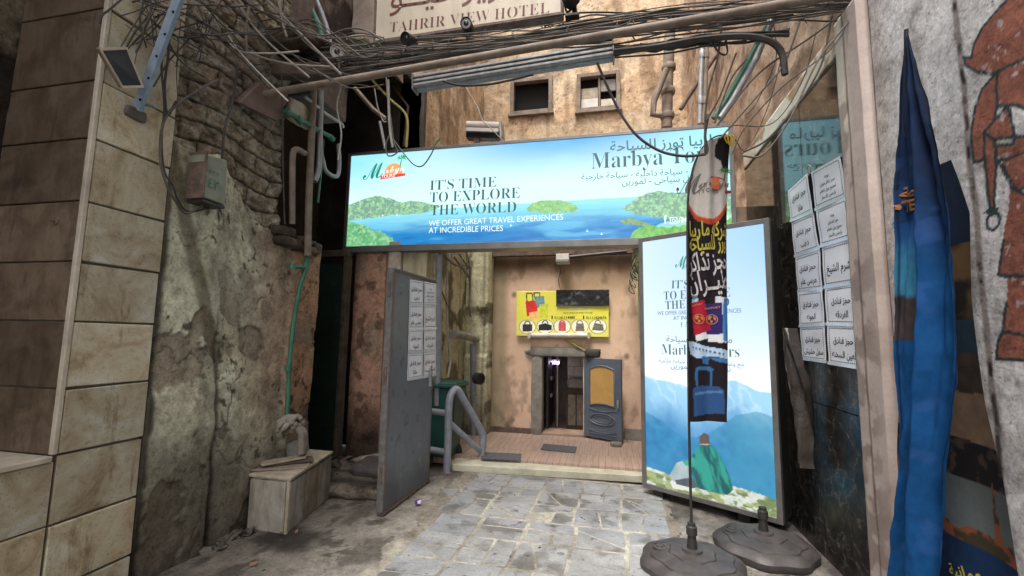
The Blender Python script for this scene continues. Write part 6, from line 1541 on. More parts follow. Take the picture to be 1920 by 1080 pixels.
MB().prism([c0 + nrm1 * .003 + e1_ * .01, c1 + nrm1 * .003 - e1_ * .03, c1 + nrm1 * .016 - e1_ * .03, c0 + nrm1 * .016 + e1_ * .01], (0, 0, ch - .012)).build('plank', M['cratewood'], kt, bevel=.003)
MB().obox(c1 + np.array([0, 0, ch / 2]) + nrm1 * .012 + nrm2 * .012, (.012, 0, 0), (0, .012, 0), (0, 0, ch / 2)).build('corner_batten', M['plank_pale'], kt, bevel=.003)
top_ = np.array([0, 0, ch + .002])
MB().prism([c0 + top_ - e2_ * .03 - e1_ * .05, c1 + top_ - e2_ * .03 + e1_ * .08, c2 + top_ + e1_ * .06 + e2_ * .02, c3 + top_ + e2_ * .02 - e1_ * .05], (0, 0, .022)).build('lid', M['plank_pale'], kt, bevel=.004)
for k, (fa, fb, rot_, mt, lb_) in enumerate(((.45, .25, .5, 'plank', 'lower loose brown board lying on the crate'), (.5, .36, .72, 'wood_dark', 'dark loose board on top of the others on the crate'), (.4, .3, .95, 'plank_pale', 'pale thin loose board crossing the others on the crate'))):
    cc = c0 + e1_ * fa + e2_ * fb + np.array([.0, 0, ch + .034 + k * .018])
    U_ = np.array([math.cos(rot_), math.sin(rot_), .02 * (k - 1)]); V_ = np.array([-math.sin(rot_), math.cos(rot_), 0])
    MB().obox(cc, U_ * (.20 - .02 * k), V_ * (.085 - .014 * k), (0, 0, .006)).build('loose_board', M[mt], None, bevel=.002, label=lb_, cat='board', group='loose boards on the crate')
# cloth: wrapped rings and hanging tail
cl = thing('knotted_cloth', 'dirty cloth knotted round the foot of the green pipe above the crate', 'cloth', tuple(pX(548, 800, XL + .12)))
kc = pX(545, 800, XL + .13)
for k in range(7):
    pts = []
    for j in range(13):
        t = 2 * math.pi * j / 12; rr = .084 - .009 * k
        pts.append(kc + np.array([.05 * math.sin(t + k) + random.uniform(-.006, .006), rr * math.cos(t) * (1 + .15 * math.sin(2 * t + k)) + random.uniform(-.006, .006), rr * math.sin(t) * (.9 - .1 * k) + .012 * k + random.uniform(-.006, .006)]))
    MB().tube(spline(pts, 4), [.017 + .006 * math.sin(i * .9 + k) for i in range(49)], 9).build('cloth_coil', M['rag'], cl, smooth=True)
for k in range(3):
    pts = [kc + np.array([.03, .02 * k - .01, .02]), kc + np.array([.06, .05 + .02 * k, -.06]), kc + np.array([.05, .075 + .02 * k, -.15]), kc + np.array([.04, .10 + .02 * k, -.215])]
    MB().tube(spline(pts, 6), [.02 + .016 * (i / 18) for i in range(19)], 9).build('cloth_tail', M['rag'], cl, smooth=True)
lump('foam_block', pX(557, 842, XL + .06), (.05, .07, .06), M['concrete'], None, .15, 5, 3, label='crumbling tan block behind the knotted cloth', cat='block')
gp = thing('green_riser_pipe', 'green water pipe running down the plaster wall into the knotted cloth', 'pipe', tuple(pX(540, 770, XL + .06)))
MB().tube(spline([pX(538, 790, XL + .07), pX(540, 740, XL + .06), pX(543, 680, XL + .06), pX(550, 610, XL + .06), pX(562, 540, XL + .06), pX(572, 508, XL + .07), pX(577, 480, XL + .07)], 8), .019, 12).build('riser', M['ppr'], gp, smooth=True)
MB().tube([pX(576, 502, XL + .07), pX(548, 500, XL + .07)], .017, 12).build('branch', M['ppr'], gp, smooth=True)
for (px, py) in ((574, 502), (548, 500), (541, 690)):
    MB().lathe(pX(px, py, XL + .07) - np.array([0, 0, .02]), [(.026, 0), (.026, .045)], 12).build('coupling', M['ppr'], gp, smooth=True)

# ================================================================== PIPES AND BRACKETS ROUND THE DARK OPENING
G1 = 'pipes in front of the dark opening'
XP = XL + .10
def wp(name, px_pts, r, mat, label, x=XP, grp=G1, cat='pipe', n=10, sub=5):
    return MB().tube(spline([pX(a, b, x) for a, b in px_pts], sub), r, n).build(name, M[mat], None, smooth=True, label=label, cat=cat, group=grp)
wp('drain_pipe', [(601, 170), (600, 230), (598, 310), (590, 340)], .026, 'galv', 'grey pipe hanging from the bundle beside the dark opening')
wp('drain_pipe', [(588, 170), (584, 260), (580, 350), (578, 420), (577, 480)], .030, 'pipe', 'rusty brown pipe dropping to the broken wall cap')
wp('drain_pipe', [(598, 270), (605, 300), (612, 322), (632, 330), (636, 300), (634, 270)], .020, 'galv', 'grey pipe bent into a U over the left end of the sign')
wp('drain_pipe', [(548, 420), (548, 330), (549, 290), (556, 280), (572, 288)], .024, 'pipe', 'brown pipe with a top elbow standing on the wall cap')
wp('water_pipe', [(541, 210), (562, 224), (590, 240), (622, 258)], .020, 'ppr', 'green water pipe slanting down left of the sign')
wp('water_pipe', [(604, 170), (604, 200), (603, 226)], .016, 'ppr', 'short vertical green water pipe')
wp('water_pipe', [(606, 262), (604, 300), (600, 340), (596, 380)], .010, 'ppr', 'thin green water pipe beside the brown pipe')
wp('white_pipe', [(572, 182), (590, 196), (612, 214), (640, 232), (643, 240)], .014, 'cable_white', 'white slanting pipe above the green water pipe')
for k, (a, b) in enumerate(((562, 224), (590, 240), (622, 258), (541, 210))):
    MB().lathe(pX(a, b, XP) - np.array([0, .03, 0]), [(.028, 0), (.028, .05)], 12, (0, 1, -.35)).build('pipe_coupling', M['ppr'], None, smooth=True, label=('upper middle', 'lower middle', 'lowest', 'topmost')[k] + ' green plastic coupling on the slanting water pipe', cat='coupling', group='couplings on the slanting green pipe')
lump('broken_tile_cluster', pX(560, 214, XL + .03), (.03, .12, .09), M['trim'], None, .25, 7, 3, label='pale broken tile lump beside the green pipe', cat='rubble')
mh = thing('metal_hood', 'mauve brown rusted metal hood jutting from the masonry below the dark beam', 'hood', tuple(pX(480, 190, XL + .1)))
MB().prism([pX(437, 190, XL + .02), pX(478, 152, XL + .02), pX(532, 178, XL + .02), pX(512, 226, XL + .02)], (.05, 0, -.015)).build('hood_plate', worn('mauve_rusty_sheet', (.15, .095, .075), .6, var=.3, dirt_amt=.5), mh, bevel=.006)

# ================================================================== LEFT PILLAR FITTINGS
pb_ = thing('perforated_bar', 'pale blue perforated steel bar slanting down to the tiled pillar', 'steel bar', tuple(pX(258, 208, XL + .03)))
B0, B1 = pX(257, 206, XL + .02), pY(350, -60, 2.05); 
B1 = pX(368, -90, XL + .42)
dv = (B1 - B0); L_ = np.linalg.norm(dv); dv /= L_; sv = np.cross(dv, [0.6, -.8, 0.1]); sv /= np.linalg.norm(sv); nv_ = np.cross(sv, dv)
MB().obox((B0 + B1) / 2, dv * L_ / 2, sv * .027, nv_ * .003).build('web', M['bluesteel'], pb_, bevel=.001)
MB().obox((B0 + B1) / 2 + sv * .025 + nv_ * .022, dv * L_ / 2, sv * .003, nv_ * .022).build('flange', M['bluesteel'], pb_, bevel=.001)
for k in range(7):
    c_ = B0 + dv * (.06 + k * .13)
    for sg_ in (-1, 1):
        MB().lathe(c_ + nv_ * .0032 * sg_, [(.008, 0), (.008, .0012)], 10, nv_ * sg_).build('bolt_hole', M['black'], pb_)  # black disc standing in for the shade of a drilled hole
MB().tube([B0 + np.array([-.03, .01, .05]), B0 + np.array([.06, .05, .04])], .009, 8).build('bolt', M['bluesteel'], pb_)
lump('broken_socket', pX(252, 214, XL + .0), (.02, .05, .03), M['joint'], tw, .25, 5, 3)
fl = thing('flood_lamp', 'flat rectangular flood lamp tilted on the tiled pillar, unlit', 'flood lamp', tuple(pX(228, 128, XL + .1)))
XF = XL + .12
cs = [pX(184, 90, XF), pX(236, 88, XF + .03), pX(268, 164, XF + .02), pX(228, 165, XF - .02)]
cen = sum(cs) / 4; nn = np.cross(cs[1] - cs[0], cs[3] - cs[0]); nn /= np.linalg.norm(nn); nn *= 1 if nn[0] > 0 else -1
MB().prism([c - nn * .03 for c in cs], nn * .028).build('housing', M['pipe'], fl, bevel=.004)
for i in range(4):
    a_, b_ = cs[i], cs[(i + 1) % 4]; w1 = (cen - a_) * .12; w2 = (cen - b_) * .12
    MB().prism([a_, b_, b_ + w2, a_ + w1], nn * .012).build('bezel', M['trim'], fl)
MB().prism([c + (cen - c) * .12 for c in cs], nn * .006).build('lamp_glass', plain('dull_lamp_glass', (.035, .042, .045), .2, .6), fl)
MB().tube([cen - nn * .03, cen - nn * .13], .012, 8).build('arm', M['rust'], fl)
mx = thing('meter_box', 'narrow dusty metal meter box with green stencilled numbers', 'meter box', tuple(pX(385, 380, XL + .1)))
mxc = [pX(363, 370, XL + .07), pX(405, 386, XL + .07), pX(409, 302, XL + .07), pX(366, 290, XL + .07)]
MB().prism([c - np.array([.05, 0, 0]) for c in mxc], (.05 + .075, 0, 0)).build('case', worn('dusty_green_grey_case', (.24, .25, .19), .7, var=.25, dirt_amt=.5), mx, bevel=.005)
ms_ = Surf((XL + .147, float(mxc[0][1]), 0), (0, 1, 0), (0, 0, 1))
MB().box(XL + .02, XL + .155, mxc[0][1] - .014, mxc[0][1] - .002, mxc[0][2] - .01, mxc[3][2] + .02).build('side_plate', M['rust'], mx, bevel=.002)
w0, z0_ = float(mxc[0][1]), float(mxc[0][2])
for s_, dz in (("\u0663\u0663-\u0663", .16), ("\u0664\u0662", .07)):
    write(s_, ms_, (.02, z0_ + dz), (.10, z0_ + dz), M['ppr'], mx, px=False, off=.002, bold=.01)
MB().box(XL + .02, XL + .14, mxc[0][1] + .0, mxc[1][1], z0_ - .03, z0_ - .012).build('cable_gland_plate', M['darkmetal'], mx)
XC = XL + .05
cable('conduit_cable', [pX(408, 150, XC), pX(370, 170, XC), pX(322, 205, XC), pX(304, 240, XC), pX(301, 300, XC), pX(312, 345, XC), pX(330, 378, XC), pX(350, 400, XC), pX(380, 385, XC + .03)], .008, 'cable_dim', 'thick grey cable loop sweeping down to the meter box', 'cables looping to the meter box')
cable('conduit_cable', [pX(312, 80, XC), pX(303, 120, XC), pX(308, 200, XC), pX(303, 260, XC), pX(308, 320, XC), pX(325, 350, XC), pX(332, 372, XC), pX(352, 396, XC), pX(392, 390, XC + .03)], .006, 'cable', 'thin black cable loop on the pillar edge to the meter box', 'cables looping to the meter box')
cable('conduit_cable', [pX(318, 60, XC), pX(315, 110, XC), pX(309, 160, XC), pX(314, 215, XC), pX(330, 190, XC)], .007, 'cable', 'short black cable hooking round the pillar edge', 'cables looping to the meter box')
cable('conduit_cable', [pX(446, 120, XC), pX(436, 190, XC), pX(422, 235, XC), pX(416, 300, XC)], .008, 'cable', 'dark cable dropping from the beam to the meter box', 'cables looping to the meter box')
cable('wire_drop', [pX(528, 140, XP), pX(530, 220, XP), pX(531, 330, XP), pX(534, 420, XP)], .006, 'cable', 'thin wire hanging straight down left of the dark opening')

# ================================================================== OVERHEAD BEAM, PIPES, LAMP, CAMERAS
YO = 3.0
dirp = (pY(1480, 6, YO) - pY(650, 150, YO)); 
def on_line(px0, py0, px1, py1, t, y=YO): a_, b_ = pY(px0, py0, y), pY(px1, py1, y); return a_ + (b_ - a_) * t
a_, b_ = on_line(650, 150, 1480, 6, -.25, 2.74), on_line(650, 150, 1480, 6, 1.0, 2.74)
end = a_ + (b_ - a_) * ((XR + .05 - a_[0]) / (b_[0] - a_[0])); st_ = a_ + (b_ - a_) * ((XL + .02 - a_[0]) / (b_[0] - a_[0]))
MB().tube([st_ + (end - st_) * t for t in np.linspace(0, 1, 8)], .027, 12).build('overhead_pipe', M['pipe'], None, smooth=True, label='long brown grey pipe crossing the whole alley overhead', cat='pipe')
a_, b_ = pY(442, 142, 2.9), pY(640, 137, 2.95); a_[0] = XL
MB().obox((a_ + b_) / 2, (b_ - a_) / 2, (0, .05, 0), (0, .004, .062)).build('overhead_beam', M['wood_dark'], None, bevel=.012, label='dark charred beam end resting in the left masonry', cat='beam')
a_, b_ = pY(600, 142, 3.12), pY(1150, 60, 3.12)
ch_ = thing('steel_channel', 'long rusty steel channel carrying the cable bundle over the alley', 'steel channel', tuple(a_))
MB().obox((a_ + b_) / 2, (b_ - a_) / 2, (0, .004, 0), (0, 0, .05)).build('web', M['rust'], ch_, bevel=.001)
for s_ in (-1, 1): MB().obox((a_ + b_) / 2 + np.array([0, -.03, .053 * s_]), (b_ - a_) / 2, (0, .034, 0), (0, 0, .003)).build('flange', M['rust'], ch_, bevel=.001)
fx_ = thing('strip_lamp', 'long unlit ribbed strip lamp hanging under the cable bundle', 'strip lamp', tuple(pY(960, 130, 2.9)))
a_, b_ = pY(776, 156, 2.9), pY(1150, 95, 2.9)
mid, hv = (a_ + b_) / 2, (b_ - a_) / 2
nup = np.array([-hv[2], 0, hv[0]]); nup /= np.linalg.norm(nup)
MB().obox(mid + np.array([0, .05, 0]) + nup * .015, hv, (0, .03, 0), nup * .05).build('tray', M['galv'], fx_, bevel=.004)
for k in range(3):
    MB().obox(mid + np.array([0, .0 - .004 * k, 0]) + nup * (.045 - .036 * k), hv * .995, (0, .018, 0), nup * .011).build('louvre', M['galv'], fx_, bevel=.004)
for k in range(2):
    MB().tube([mid - hv * .98 + nup * (.027 - .036 * k) + np.array([0, .005, 0]), mid + hv * .98 + nup * (.027 - .036 * k) + np.array([0, .005, 0])], .008, 8).build('tube', M['darkmetal'], fx_)
for s_ in (-1, 1): MB().obox(mid + hv * s_ * 1.0 + np.array([0, .02, 0]), hv / np.linalg.norm(hv) * .006, (0, .05, 0), nup * .062).build('end_cap', M['alu'], fx_, bevel=.002)
def bullet(px, py, y, r, aim, label, mat='darkmetal', ringm='whitepaint'):
    c_ = pY(px, py, y); t = thing('security_camera', label, 'security camera', tuple(c_), 'bullet cameras on the cable bundle')
    aim = np.array(aim, float); aim /= np.linalg.norm(aim)
    MB().lathe(c_ - aim * r * 2.6, [(r * .8, 0), (r, r * .3), (r, r * 2.6)], 20, aim).build('body', M['whitepaint' if mat != 'darkmetal' else 'alu'], t, smooth=True)
    MB().lathe(c_ - aim * r * 2.7, [(r * 1.10, 0.3 * r), (r * 1.12, r * 3.0), (r * 1.02, r * 3.0), (r * 1.0, r * 2.7)], 20, aim).build('hood', M[mat], t, smooth=True)
    MB().lathe(c_ + aim * r * .02, [(r * .9, 0), (r * .9, r * .05), (r * .5, r * .08)], 20, aim).build('face_ring', M[ringm], t, smooth=True)
    MB().lathe(c_ + aim * r * .10, [(r * .5, 0), (r * .42, r * .08), (r * .1, r * .14)], 16, aim).build('lens', M['glass_dark'], t, smooth=True)
    MB().tube([c_ - aim * r * 1.8 - np.array([0, 0, r]), c_ - aim * r * 1.8 - np.array([0, -.02, r * 2.4])], r * .3, 8).build('bracket', M['galv'], t, smooth=True)
bullet(632, 97, 2.8, .043, (.45, -1, -.30), 'camera with a pale ringed face at the left end of the bundle', 'whitepaint')
bullet(761, 72, 2.85, .040, (-.25, -1, -.35), 'dark hooded camera in the middle, above the start of the strip lamp', 'darkmetal', 'darkmetal')
bullet(874, 44, 2.85, .038, (.1, -1, -.25), 'dark camera in front of the hotel sign lettering', 'darkmetal', 'alu')
sp = thing('spot_fixture', 'black bracket with a clamp lamp at the right end of the hotel sign', 'lamp', tuple(pY(1075, 20, 2.95)))
c_ = pY(1076, 8, 2.95)
MB().lathe(c_ + np.array([0, 0, -.0]), [(.05, 0), (.06, .02), (.06, .07), (.04, .09)], 16, (-.3, -.6, .3)).build('lamp_head', M['darkmetal'], sp, smooth=True)
MB().tube([c_ + np.array([.0, .02, 0]), c_ + np.array([.01, .03, -.09])], .018, 8).build('stem', M['darkmetal'], sp, smooth=True)
MB().tube(spline([c_ + np.array([-.07, 0, .03]), c_ + np.array([-.05, 0, -.05]), c_ + np.array([-.01, 0, -.03])]), .008, 6).build('yoke', M['darkmetal'], sp, smooth=True)
MB().box(c_[0] - .06, c_[0] + .04, 2.9, 2.96, c_[2] - .12, c_[2] - .1).build('base_plate', M['darkmetal'], sp, bevel=.003)
# hotel sign
YH = 3.62
h0, h1 = pY(700, 82, YH), pY(1056, 28, YH)
HU_ = (h1 - h0); HWD = float(np.linalg.norm(HU_))
HS = Surf(h0, HU_, (-HU_[2], 0, HU_[0])); HS.N = np.array([0, -1.0, 0])
hts = thing('hotel_sign', 'cream hotel sign with brown lettering hanging above the cable bundle', 'sign', tuple(h0))
def hbox(a0, a1, b0, b1, t0, t1, name, mat):
    c = HS.O + HS.U * (a0 + a1) / 2 + HS.V * (b0 + b1) / 2 + HS.N * (t0 + t1) / 2
    return MB().obox(c, HS.U * (a1 - a0) / 2, HS.V * (b1 - b0) / 2, HS.N * (t1 - t0) / 2).build(name, mat, hts, bevel=.003)
hcream = worn('cream_sign_face', (.52, .44, .34), .6, var=.1, scale=3, dirt_amt=.3, streak=True)
hbox(.02, HWD - .02, .03, .62, -.08, 0, 'sign_face', hcream)
hbox(0, HWD, 0, .03, -.09, .01, 'frame_rail', M['rust']); hbox(0, HWD, .62, .65, -.09, .01, 'frame_rail', M['rust'])
hbox(-.001, .02, .031, .619, -.09, .008, 'frame_stile', M['rust']); hbox(HWD - .02, HWD + .001, .031, .619, -.09, .008, 'frame_stile', M['rust'])
write(serif("TAHRIR VIEW HOTEL"), HS, (731, 61), (1030, 24), M['letter_brown'], hts, h=.103, bold=-.016, space=1.05)
write(arabic("\u062a\u062d\u0631\u064a\u0631 \u0641\u064a\u0640\u0640\u0648"), HS, (731, 16), (1010, -22), M['letter_brown'], hts, bold=.0)
write(arabic("\u0641\u0646\u062f\u0642"), HS, (800, -60), (960, -78), M['letter_brown'], hts, bold=.0)
# protruding plaster block and the loose brick
MB().prism([pY(622, 30, 3.9), pY(700, 88, 3.9), pY(700, -90, 3.9), pY(622, -90, 3.9)], (0, .7, 0)).build('plaster_bay', worn('dusty_mauve_plaster', (.30, .235, .19), .9, var=.3, dirt_amt=.5), None, bevel=.01, label='dusty plaster bay jutting out left of the hotel sign', cat='bay')
c_ = pY(672, 78, 3.1); lump('loose_brick', c_, (.085, .05, .027), M['stone'], None, .06, 5, 9, (lin(170, 150, 120), lin(130, 108, 84)), label='single pale brick resting on the cable bundle below the plaster bay', cat='brick')
lump('masonry_shelf', pY(520, 92, 3.0), (.42, .16, .075), M['stone'], None, .16, 12, 21, (lin(120, 100, 76), lin(70, 58, 46)), label='broken masonry shelf above the dark beam on the left', cat='ledge')
# cable bundle: nobody could count it
tg = MB()
def bundle(px0, py0, px1, py1, n, spread, y0, y1, rr=(.0025, .008)):
    for k in range(n):
        y = random.uniform(y0, y1); pts = []; off = random.gauss(0, spread); ph = random.uniform(0, 9); am = random.uniform(.2, 1) * spread
        s0, s1 = (0, 1) if random.random() < .6 else sorted((random.random(), random.random()))
        m_ = 9
        for i in range(m_):
            t = s0 + (s1 - s0) * i / (m_ - 1); px_ = px0 + (px1 - px0) * t; py_ = py0 + (py1 - py0) * t
            pts.append(pY(px_, py_ + off + am * math.sin(t * 9 + ph) + random.uniform(-4, 4), y + .03 * math.sin(t * 7 + ph)))
        tg.tube(spline(pts, 3), random.uniform(*rr), 5)
bundle(450, 130, 1150, 66, 20, 12, 2.95, 3.2); bundle(1000, 62, 1660, -8, 22, 14, 2.95, 3.2); bundle(680, 112, 1640, 0, 14, 8, 2.95, 3.2)
bundle(1150, 95, 1480, 62, 9, 5, 2.9, 3.0, (.007, .013)); bundle(560, 95, 720, 90, 14, 18, 2.9, 3.1)
for k in range(26):     # tie wires and hooks
    px_ = random.uniform(520, 1600); py_ = 118 - (px_ - 600) * .115; y = random.uniform(2.8, 2.95); s_ = random.uniform(10, 34)
    tg.tube(spline([pY(px_ + random.uniform(-12, 12), py_ - s_, y), pY(px_ + random.uniform(-14, 14), py_ - s_ * .3, y - .04), pY(px_ + random.uniform(-16, 16), py_ + s_ * .4, y - .03), pY(px_ + random.uniform(-20, 20), py_ + s_ * .9, y)], 4), random.uniform(.002, .005), 5)
tg.build('cable_tangle', M['cable'], None, smooth=True, kind='stuff', label='dense tangle of dusty black cables strung across the alley', cat='cables')
tg = MB(); bundle(600, 112, 1640, -4, 24, 12, 2.78, 2.95, (.003, .007)); bundle(440, 60, 720, 120, 12, 26, 2.6, 2.9, (.003, .007))
tg.build('pale_cable_tangle', M['cable_dim'], None, smooth=True, kind='stuff', label='pale dusty wires woven through the black cable bundle', cat='cables')

GC = 'loose cables hanging from the bundle'
yc = lambda pts, y: [pY(a, b, y) for a, b in pts]
def hang(pts, y, r, mat, label, grp=GC): return cable('hanging_cable', yc(pts, y), r, mat, label, grp)
hang([(1120, 118), (1140, 165), (1165, 215), (1195, 255), (1235, 282), (1275, 292), (1310, 291), (1326, 284), (1322, 255), (1328, 215)], 2.9, .009, 'cable', 'thick black cable looping down in front of the lit sign')
hang([(1322, 292), (1322, 220), (1328, 170), (1345, 110), (1352, 60)], 2.88, .006, 'cable', 'thin cable rising from the flag tip to the bundle')
hang([(724, 140), (727, 190), (733, 225), (738, 265), (745, 285), (728, 292), (724, 270), (736, 240)], 3.3, .006, 'cable_grey', 'grey wire ending in a small loop on the left of the sign')
hang([(738, 262), (755, 285), (775, 308), (792, 311), (808, 290), (818, 268), (825, 262)], 4.4, .007, 'ppr', 'green wire sagging over the left top edge of the sign')
hang([(640, 160), (632, 200), (640, 250), (634, 300)], 3.0, .006, 'cable_white', 'white wire hanging beside the grey pipes')
hang([(702, 165), (708, 200), (718, 226), (724, 228)], 3.0, .005, 'cable_white', 'short white chain wire above the left of the sign')
hang([(728, 150), (729, 200), (731, 240), (736, 276)], 3.0, .010, 'cable_white', 'pale frayed cable hanging down to the lit sign')
hang([(830, 152), (860, 160), (890, 160), (930, 156), (1000, 140)], 2.85, .008, 'cable', 'black cable swagged under the strip lamp')
hang([(870, 158), (895, 200), (905, 225), (925, 245), (945, 266)], 3.6, .005, 'cable_white', 'thin pale wire reaching down to the flood light')
hang([(1150, 97), (1230, 88), (1310, 74), (1390, 68), (1440, 76), (1465, 98), (1472, 140)], 2.85, .020, 'cable', 'thick black hose curving down at the right of the bundle')
hang([(1150, 108), (1250, 100), (1330, 85), (1400, 76)], 2.9, .006, 'cable', 'thin cable under the thick black hose')
hang([(1330, 70), (1345, 95), (1358, 103), (1364, 96), (1360, 72)], 2.88, .006, 'cable', 'small drooping loop right of the strip lamp')
gp2 = thing('green_conduit', 'green and grey conduit pair slanting down towards the flag tip', 'conduit', tuple(pY(1340, 220, 2.9)))
for dx, mt, r_ in ((0, 'ppr', .017), (12, 'galv', .022)):
    MB().tube(yc([(1445 + dx * .3, 35), (1405 + dx, 110), (1360 + dx, 190), (1338 + dx, 222)], 2.95), r_, 10).build('conduit', M[mt], gp2, smooth=True)
RC = 'cables fanning down the ochre right wall'
fan = [((1600, 20), (1560, 90), (1470, 160), (1400, 235), (1372, 290)), ((1560, 30), (1540, 120), (1500, 190), (1440, 260), (1395, 285)), ((1500, 40), (1470, 120), (1420, 180), (1350, 260)),
       ((1470, 90), (1440, 200), (1400, 280), (1378, 262)), ((1530, 60), (1505, 150), (1450, 230), (1372, 235)), ((1620, 10), (1575, 60), (1530, 120), (1480, 225), (1430, 290), (1390, 292)),
       ((1400, 110), (1370, 150), (1340, 230)), ((1380, 100), (1350, 180), (1325, 225)), ((1580, 25), (1520, 70), (1420, 140), (1345, 235)), ((1450, 40), (1455, 110), (1420, 190), (1400, 215))]
adj = ('widest black', 'second black', 'straight grey', 'lowest curling black', 'taut pale', 'longest dark', 'short grey', 'shortest dark', 'diagonal grey', 'kinked dark')
for k, pts in enumerate(fan):
    cable('wall_cable', [pX(a, b, XR - .03 - .02 * (k % 4)) if a > 1372 else pY(a, b, 3.6) for a, b in pts] if False else yc(pts, 2.75 + .05 * (k % 5)), random.choice([.003, .004, .006]), ('cable', 'cable', 'cable_dim')[k % 3], adj[k] + ' cable fanning down in front of the ochre right wall', RC)
# upper left cables and roots over the pillar
LC = 'cables over the tiled pillar and masonry'
up = [((405, 0), (430, 70), (470, 120), (540, 190)), ((440, 0), (480, 55), (520, 95), (580, 145)), ((460, 0), (500, 60), (560, 110), (620, 150)), ((500, 0), (560, 60), (610, 110), (640, 140)), ((355, 0), (372, 70), (400, 120), (412, 150)),
      ((470, -10), (462, 60), (466, 130)), ((425, -5), (432, 50), (446, 100)), ((520, -10), (532, 50), (538, 70)), ((390, 20), (440, 90), (500, 100), (560, 96)), ((400, 60), (470, 100), (540, 120), (620, 126))]
adl = ('steepest pale', 'long pale', 'middle dark', 'rightmost dark', 'thin dark', 'straight hanging grey', 'short hanging grey', 'thin hanging', 'sagging grey', 'lowest sagging grey')
for k, pts in enumerate(up): cable('slanting_cable', yc(pts, 2.5 + .06 * (k % 4)), (.006, .009, .007, .010)[k % 4], ('cable_white', 'cable_grey', 'cable', 'cable_grey')[k % 4], adl[k] + ' cable slanting over the upper left masonry', LC)
rt = MB()
for k in range(46):
    a = random.uniform(235, 430); b = random.uniform(-30, 60); pts = [(a, b)]; d0 = random.uniform(.02, .14)
    da, db = random.uniform(-22, 30), random.uniform(2, 24)
    for j in range(5): da += random.uniform(-9, 9); db += random.uniform(-7, 8); a += da; b += db; pts.append((a, b))
    rt.tube(spline([pX(x, y, XL + d0 + random.uniform(-.01, .01)) for x, y in pts], 5), random.uniform(.002, .006), 5)
rt.build('wire_thicket', M['cable'], None, smooth=True, kind='stuff', label='thicket of old wires above the tiled pillar', cat='wires')
for nm, pts, y, r_, mt, lb_ in (('green_duct', [(570, -20), (585, 20), (600, 55), (606, 92)], 3.3, .026, 'ppr', 'thick green duct coming down left of the plaster bay'),
                              ('grey_duct', [(585, -20), (612, 50), (620, 95)], 3.35, .022, 'galv', 'grey duct beside the thick green duct'),
                              ('yellow_conduit', [(615, 38), (650, 78), (690, 140), (730, 185), (762, 218), (762, 275)], 4.3, .014, 'yellowpipe', 'long yellow conduit slanting down behind the bundle to the ochre wall')):
    MB().tube(spline(yc(pts, y), 6), r_, 10).build(nm, M[mt], None, smooth=True, label=lb_, cat='pipe')
MB().tube(yc([(665, 165), (700, 205), (722, 222)], 3.9), .022, 4).build('diagonal_strut', M['plank'], None, label='timber strut slanting across the dark opening', cat='strut')
MB().tube(yc([(712, 228), (722, 278)], 4.3), .018, 6).build('short_strut', M['galv'], None, label='thin grey upright strut above the left of the sign', cat='strut')

# ================================================================== DOWNPIPES BEYOND THE SIGN
GD = 'downpipes on the ochre walls beyond the sign'
def dpipe(pts, y, r, mat, label, coll=0):
    t = thing('downpipe', label, 'pipe', tuple(pY(*pts[-1], y)), GD)
    MB().tube(yc(pts, y), r, 12).build('pipe_run', M[mat], t, smooth=True)
    a_, b_ = pY(*pts[0], y), pY(*pts[-1], y)
    for k in range(coll):
        c_ = a_ + (b_ - a_) * (k + .5) / coll; MB().lathe(c_, [(r * 1.25, -.05), (r * 1.35, -.02), (r * 1.35, .03), (r * 1.2, .05)], 12).build('collar', M[mat], t, smooth=True)
dpipe([(1256, 60), (1252, 150), (1250, 240)], 7.2, .085, 'pipe', 'fat collared brown downpipe right of the upper windows', 4)
dpipe([(1250, 130), (1226, 190), (1224, 215), (1240, 216)], 7.0, .05, 'pipe', 'branch pipe with an elbow joining the fat downpipe')
dpipe([(1318, 60), (1314, 150), (1312, 232)], 5.8, .03, 'galv', 'thin grey downpipe near the right corner', 2)
dpipe([(1326, 60), (1323, 150), (1320, 232)], 5.8, .028, 'pipe', 'thin brown downpipe beside the thin grey one', 2)
dpipe([(1345, 100), (1298, 170), (1276, 205)], 6.2, .03, 'rust', 'slanting dark pipe between the two downpipe groups')
dpipe([(838, 160), (832, 220), (826, 275)], 6.6, .055, 'concrete', 'pale downpipe on the ochre wall left of the flood light', 0)
dpipe([(795, 160), (795, 275)], 6.0, .028, 'yellowpipe', 'thin yellowish downpipe on the left ochre wall', 1)
dpipe([(820, 160), (818, 275)], 6.2, .022, 'rust', 'thin rusty downpipe beside the pale one', 1)
dpipe([(735, 162), (765, 200), (757, 275)], 5.4, .02, 'rust', 'crooked dark pipe at the edge of the dark opening')
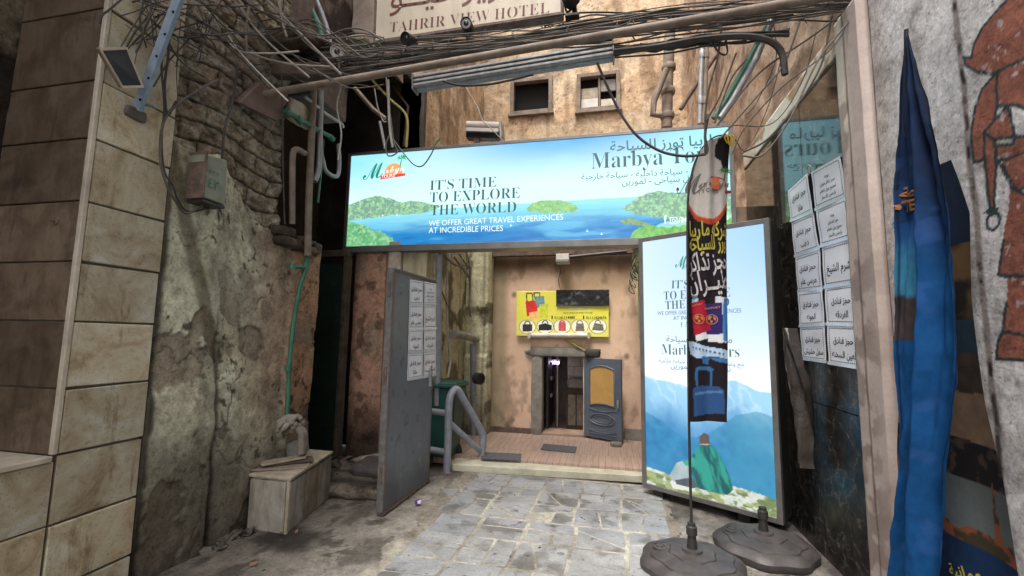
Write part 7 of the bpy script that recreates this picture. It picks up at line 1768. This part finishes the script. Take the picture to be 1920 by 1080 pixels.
# flood light sitting on the sign
fo = thing('sign_flood_light', 'dusty grey flood light with rounded back sitting on top of the lit sign', 'flood light', tuple(pY(905, 265, 4.75)))
a_, b_ = pY(876, 238, 4.7), pY(938, 240, 4.7)
m_f = worn('dusty_lamp_grey', (.36, .32, .29), .7, var=.15, dirt_amt=.4)
MB().tube([a_, b_], .065, 16).build('rounded_back', m_f, fo, smooth=True)
MB().obox((a_ + b_) / 2 + np.array([0, -.02, -.055]), (b_ - a_) / 2, (0, .06, .01), (0, .006, .025)).build('gear_box', m_f, fo, bevel=.006)
MB().obox((a_ + b_) / 2 + np.array([0, .0, -.115]), (b_ - a_) * .49, (0, .05, 0), (0, 0, .035)).build('lamp_glass', M['glass_dark'], fo, bevel=.004)
MB().obox(b_ + np.array([.02, 0, -.05]), (.012, 0, .01), (0, .08, 0), (-.01, 0, .10)).build('side_plate', m_f, fo, bevel=.004)
MB().box(a_[0] + .1, a_[0] + .16, 4.66, 4.7, SZ1 + .006, a_[2] - .05).build('bracket', M['rust'], fo)

# ================================================================== SMALL THINGS ON THE GROUND
p = pZ(784, 944, .02); cw = thing('sweet_wrapper', 'crumpled purple and white sweet wrapper on the paving', 'wrapper', tuple(p))
lump('crumpled_foil', p + np.array([0, 0, .012]), (.022, .018, .016), M['purple'], cw, .5, 4, 3, smooth=False)
lump('white_fold', p + np.array([.012, -.012, .018]), (.014, .011, .013), M['paper'], cw, .5, 3, 5, smooth=False)
lt = MB()
for k in range(70):
    x, y = random.uniform(-2.5, 1.1), random.uniform(2.0, 4.6); s = random.uniform(.003, .009)
    d = [np.array([random.uniform(-1, 1), random.uniform(-1, 1), random.uniform(-.5, .5)]) * s for _ in range(3)]; lt.obox((x, y, .018), *d)
lt.build('grit', M['joint'], kind='stuff', label='scattered grit and crumbs on the alley ground', cat='grit')
for (px, py, s, lb_) in ((475, 1057, .020, 'orange brown dry leaf scrap near the bottom edge'), (556, 996, .009, 'tiny pale scrap beside the crate corner')):
    q = pZ(px, py, .012); MB().obox(q, (s, s * .4, .004), (-.008, .012, .004), (0, 0, .002)).build('litter_scrap', worn('dry_leaf', (.24, .13, .08), .9), None, label=lb_, cat='scrap', bevel=.0008)
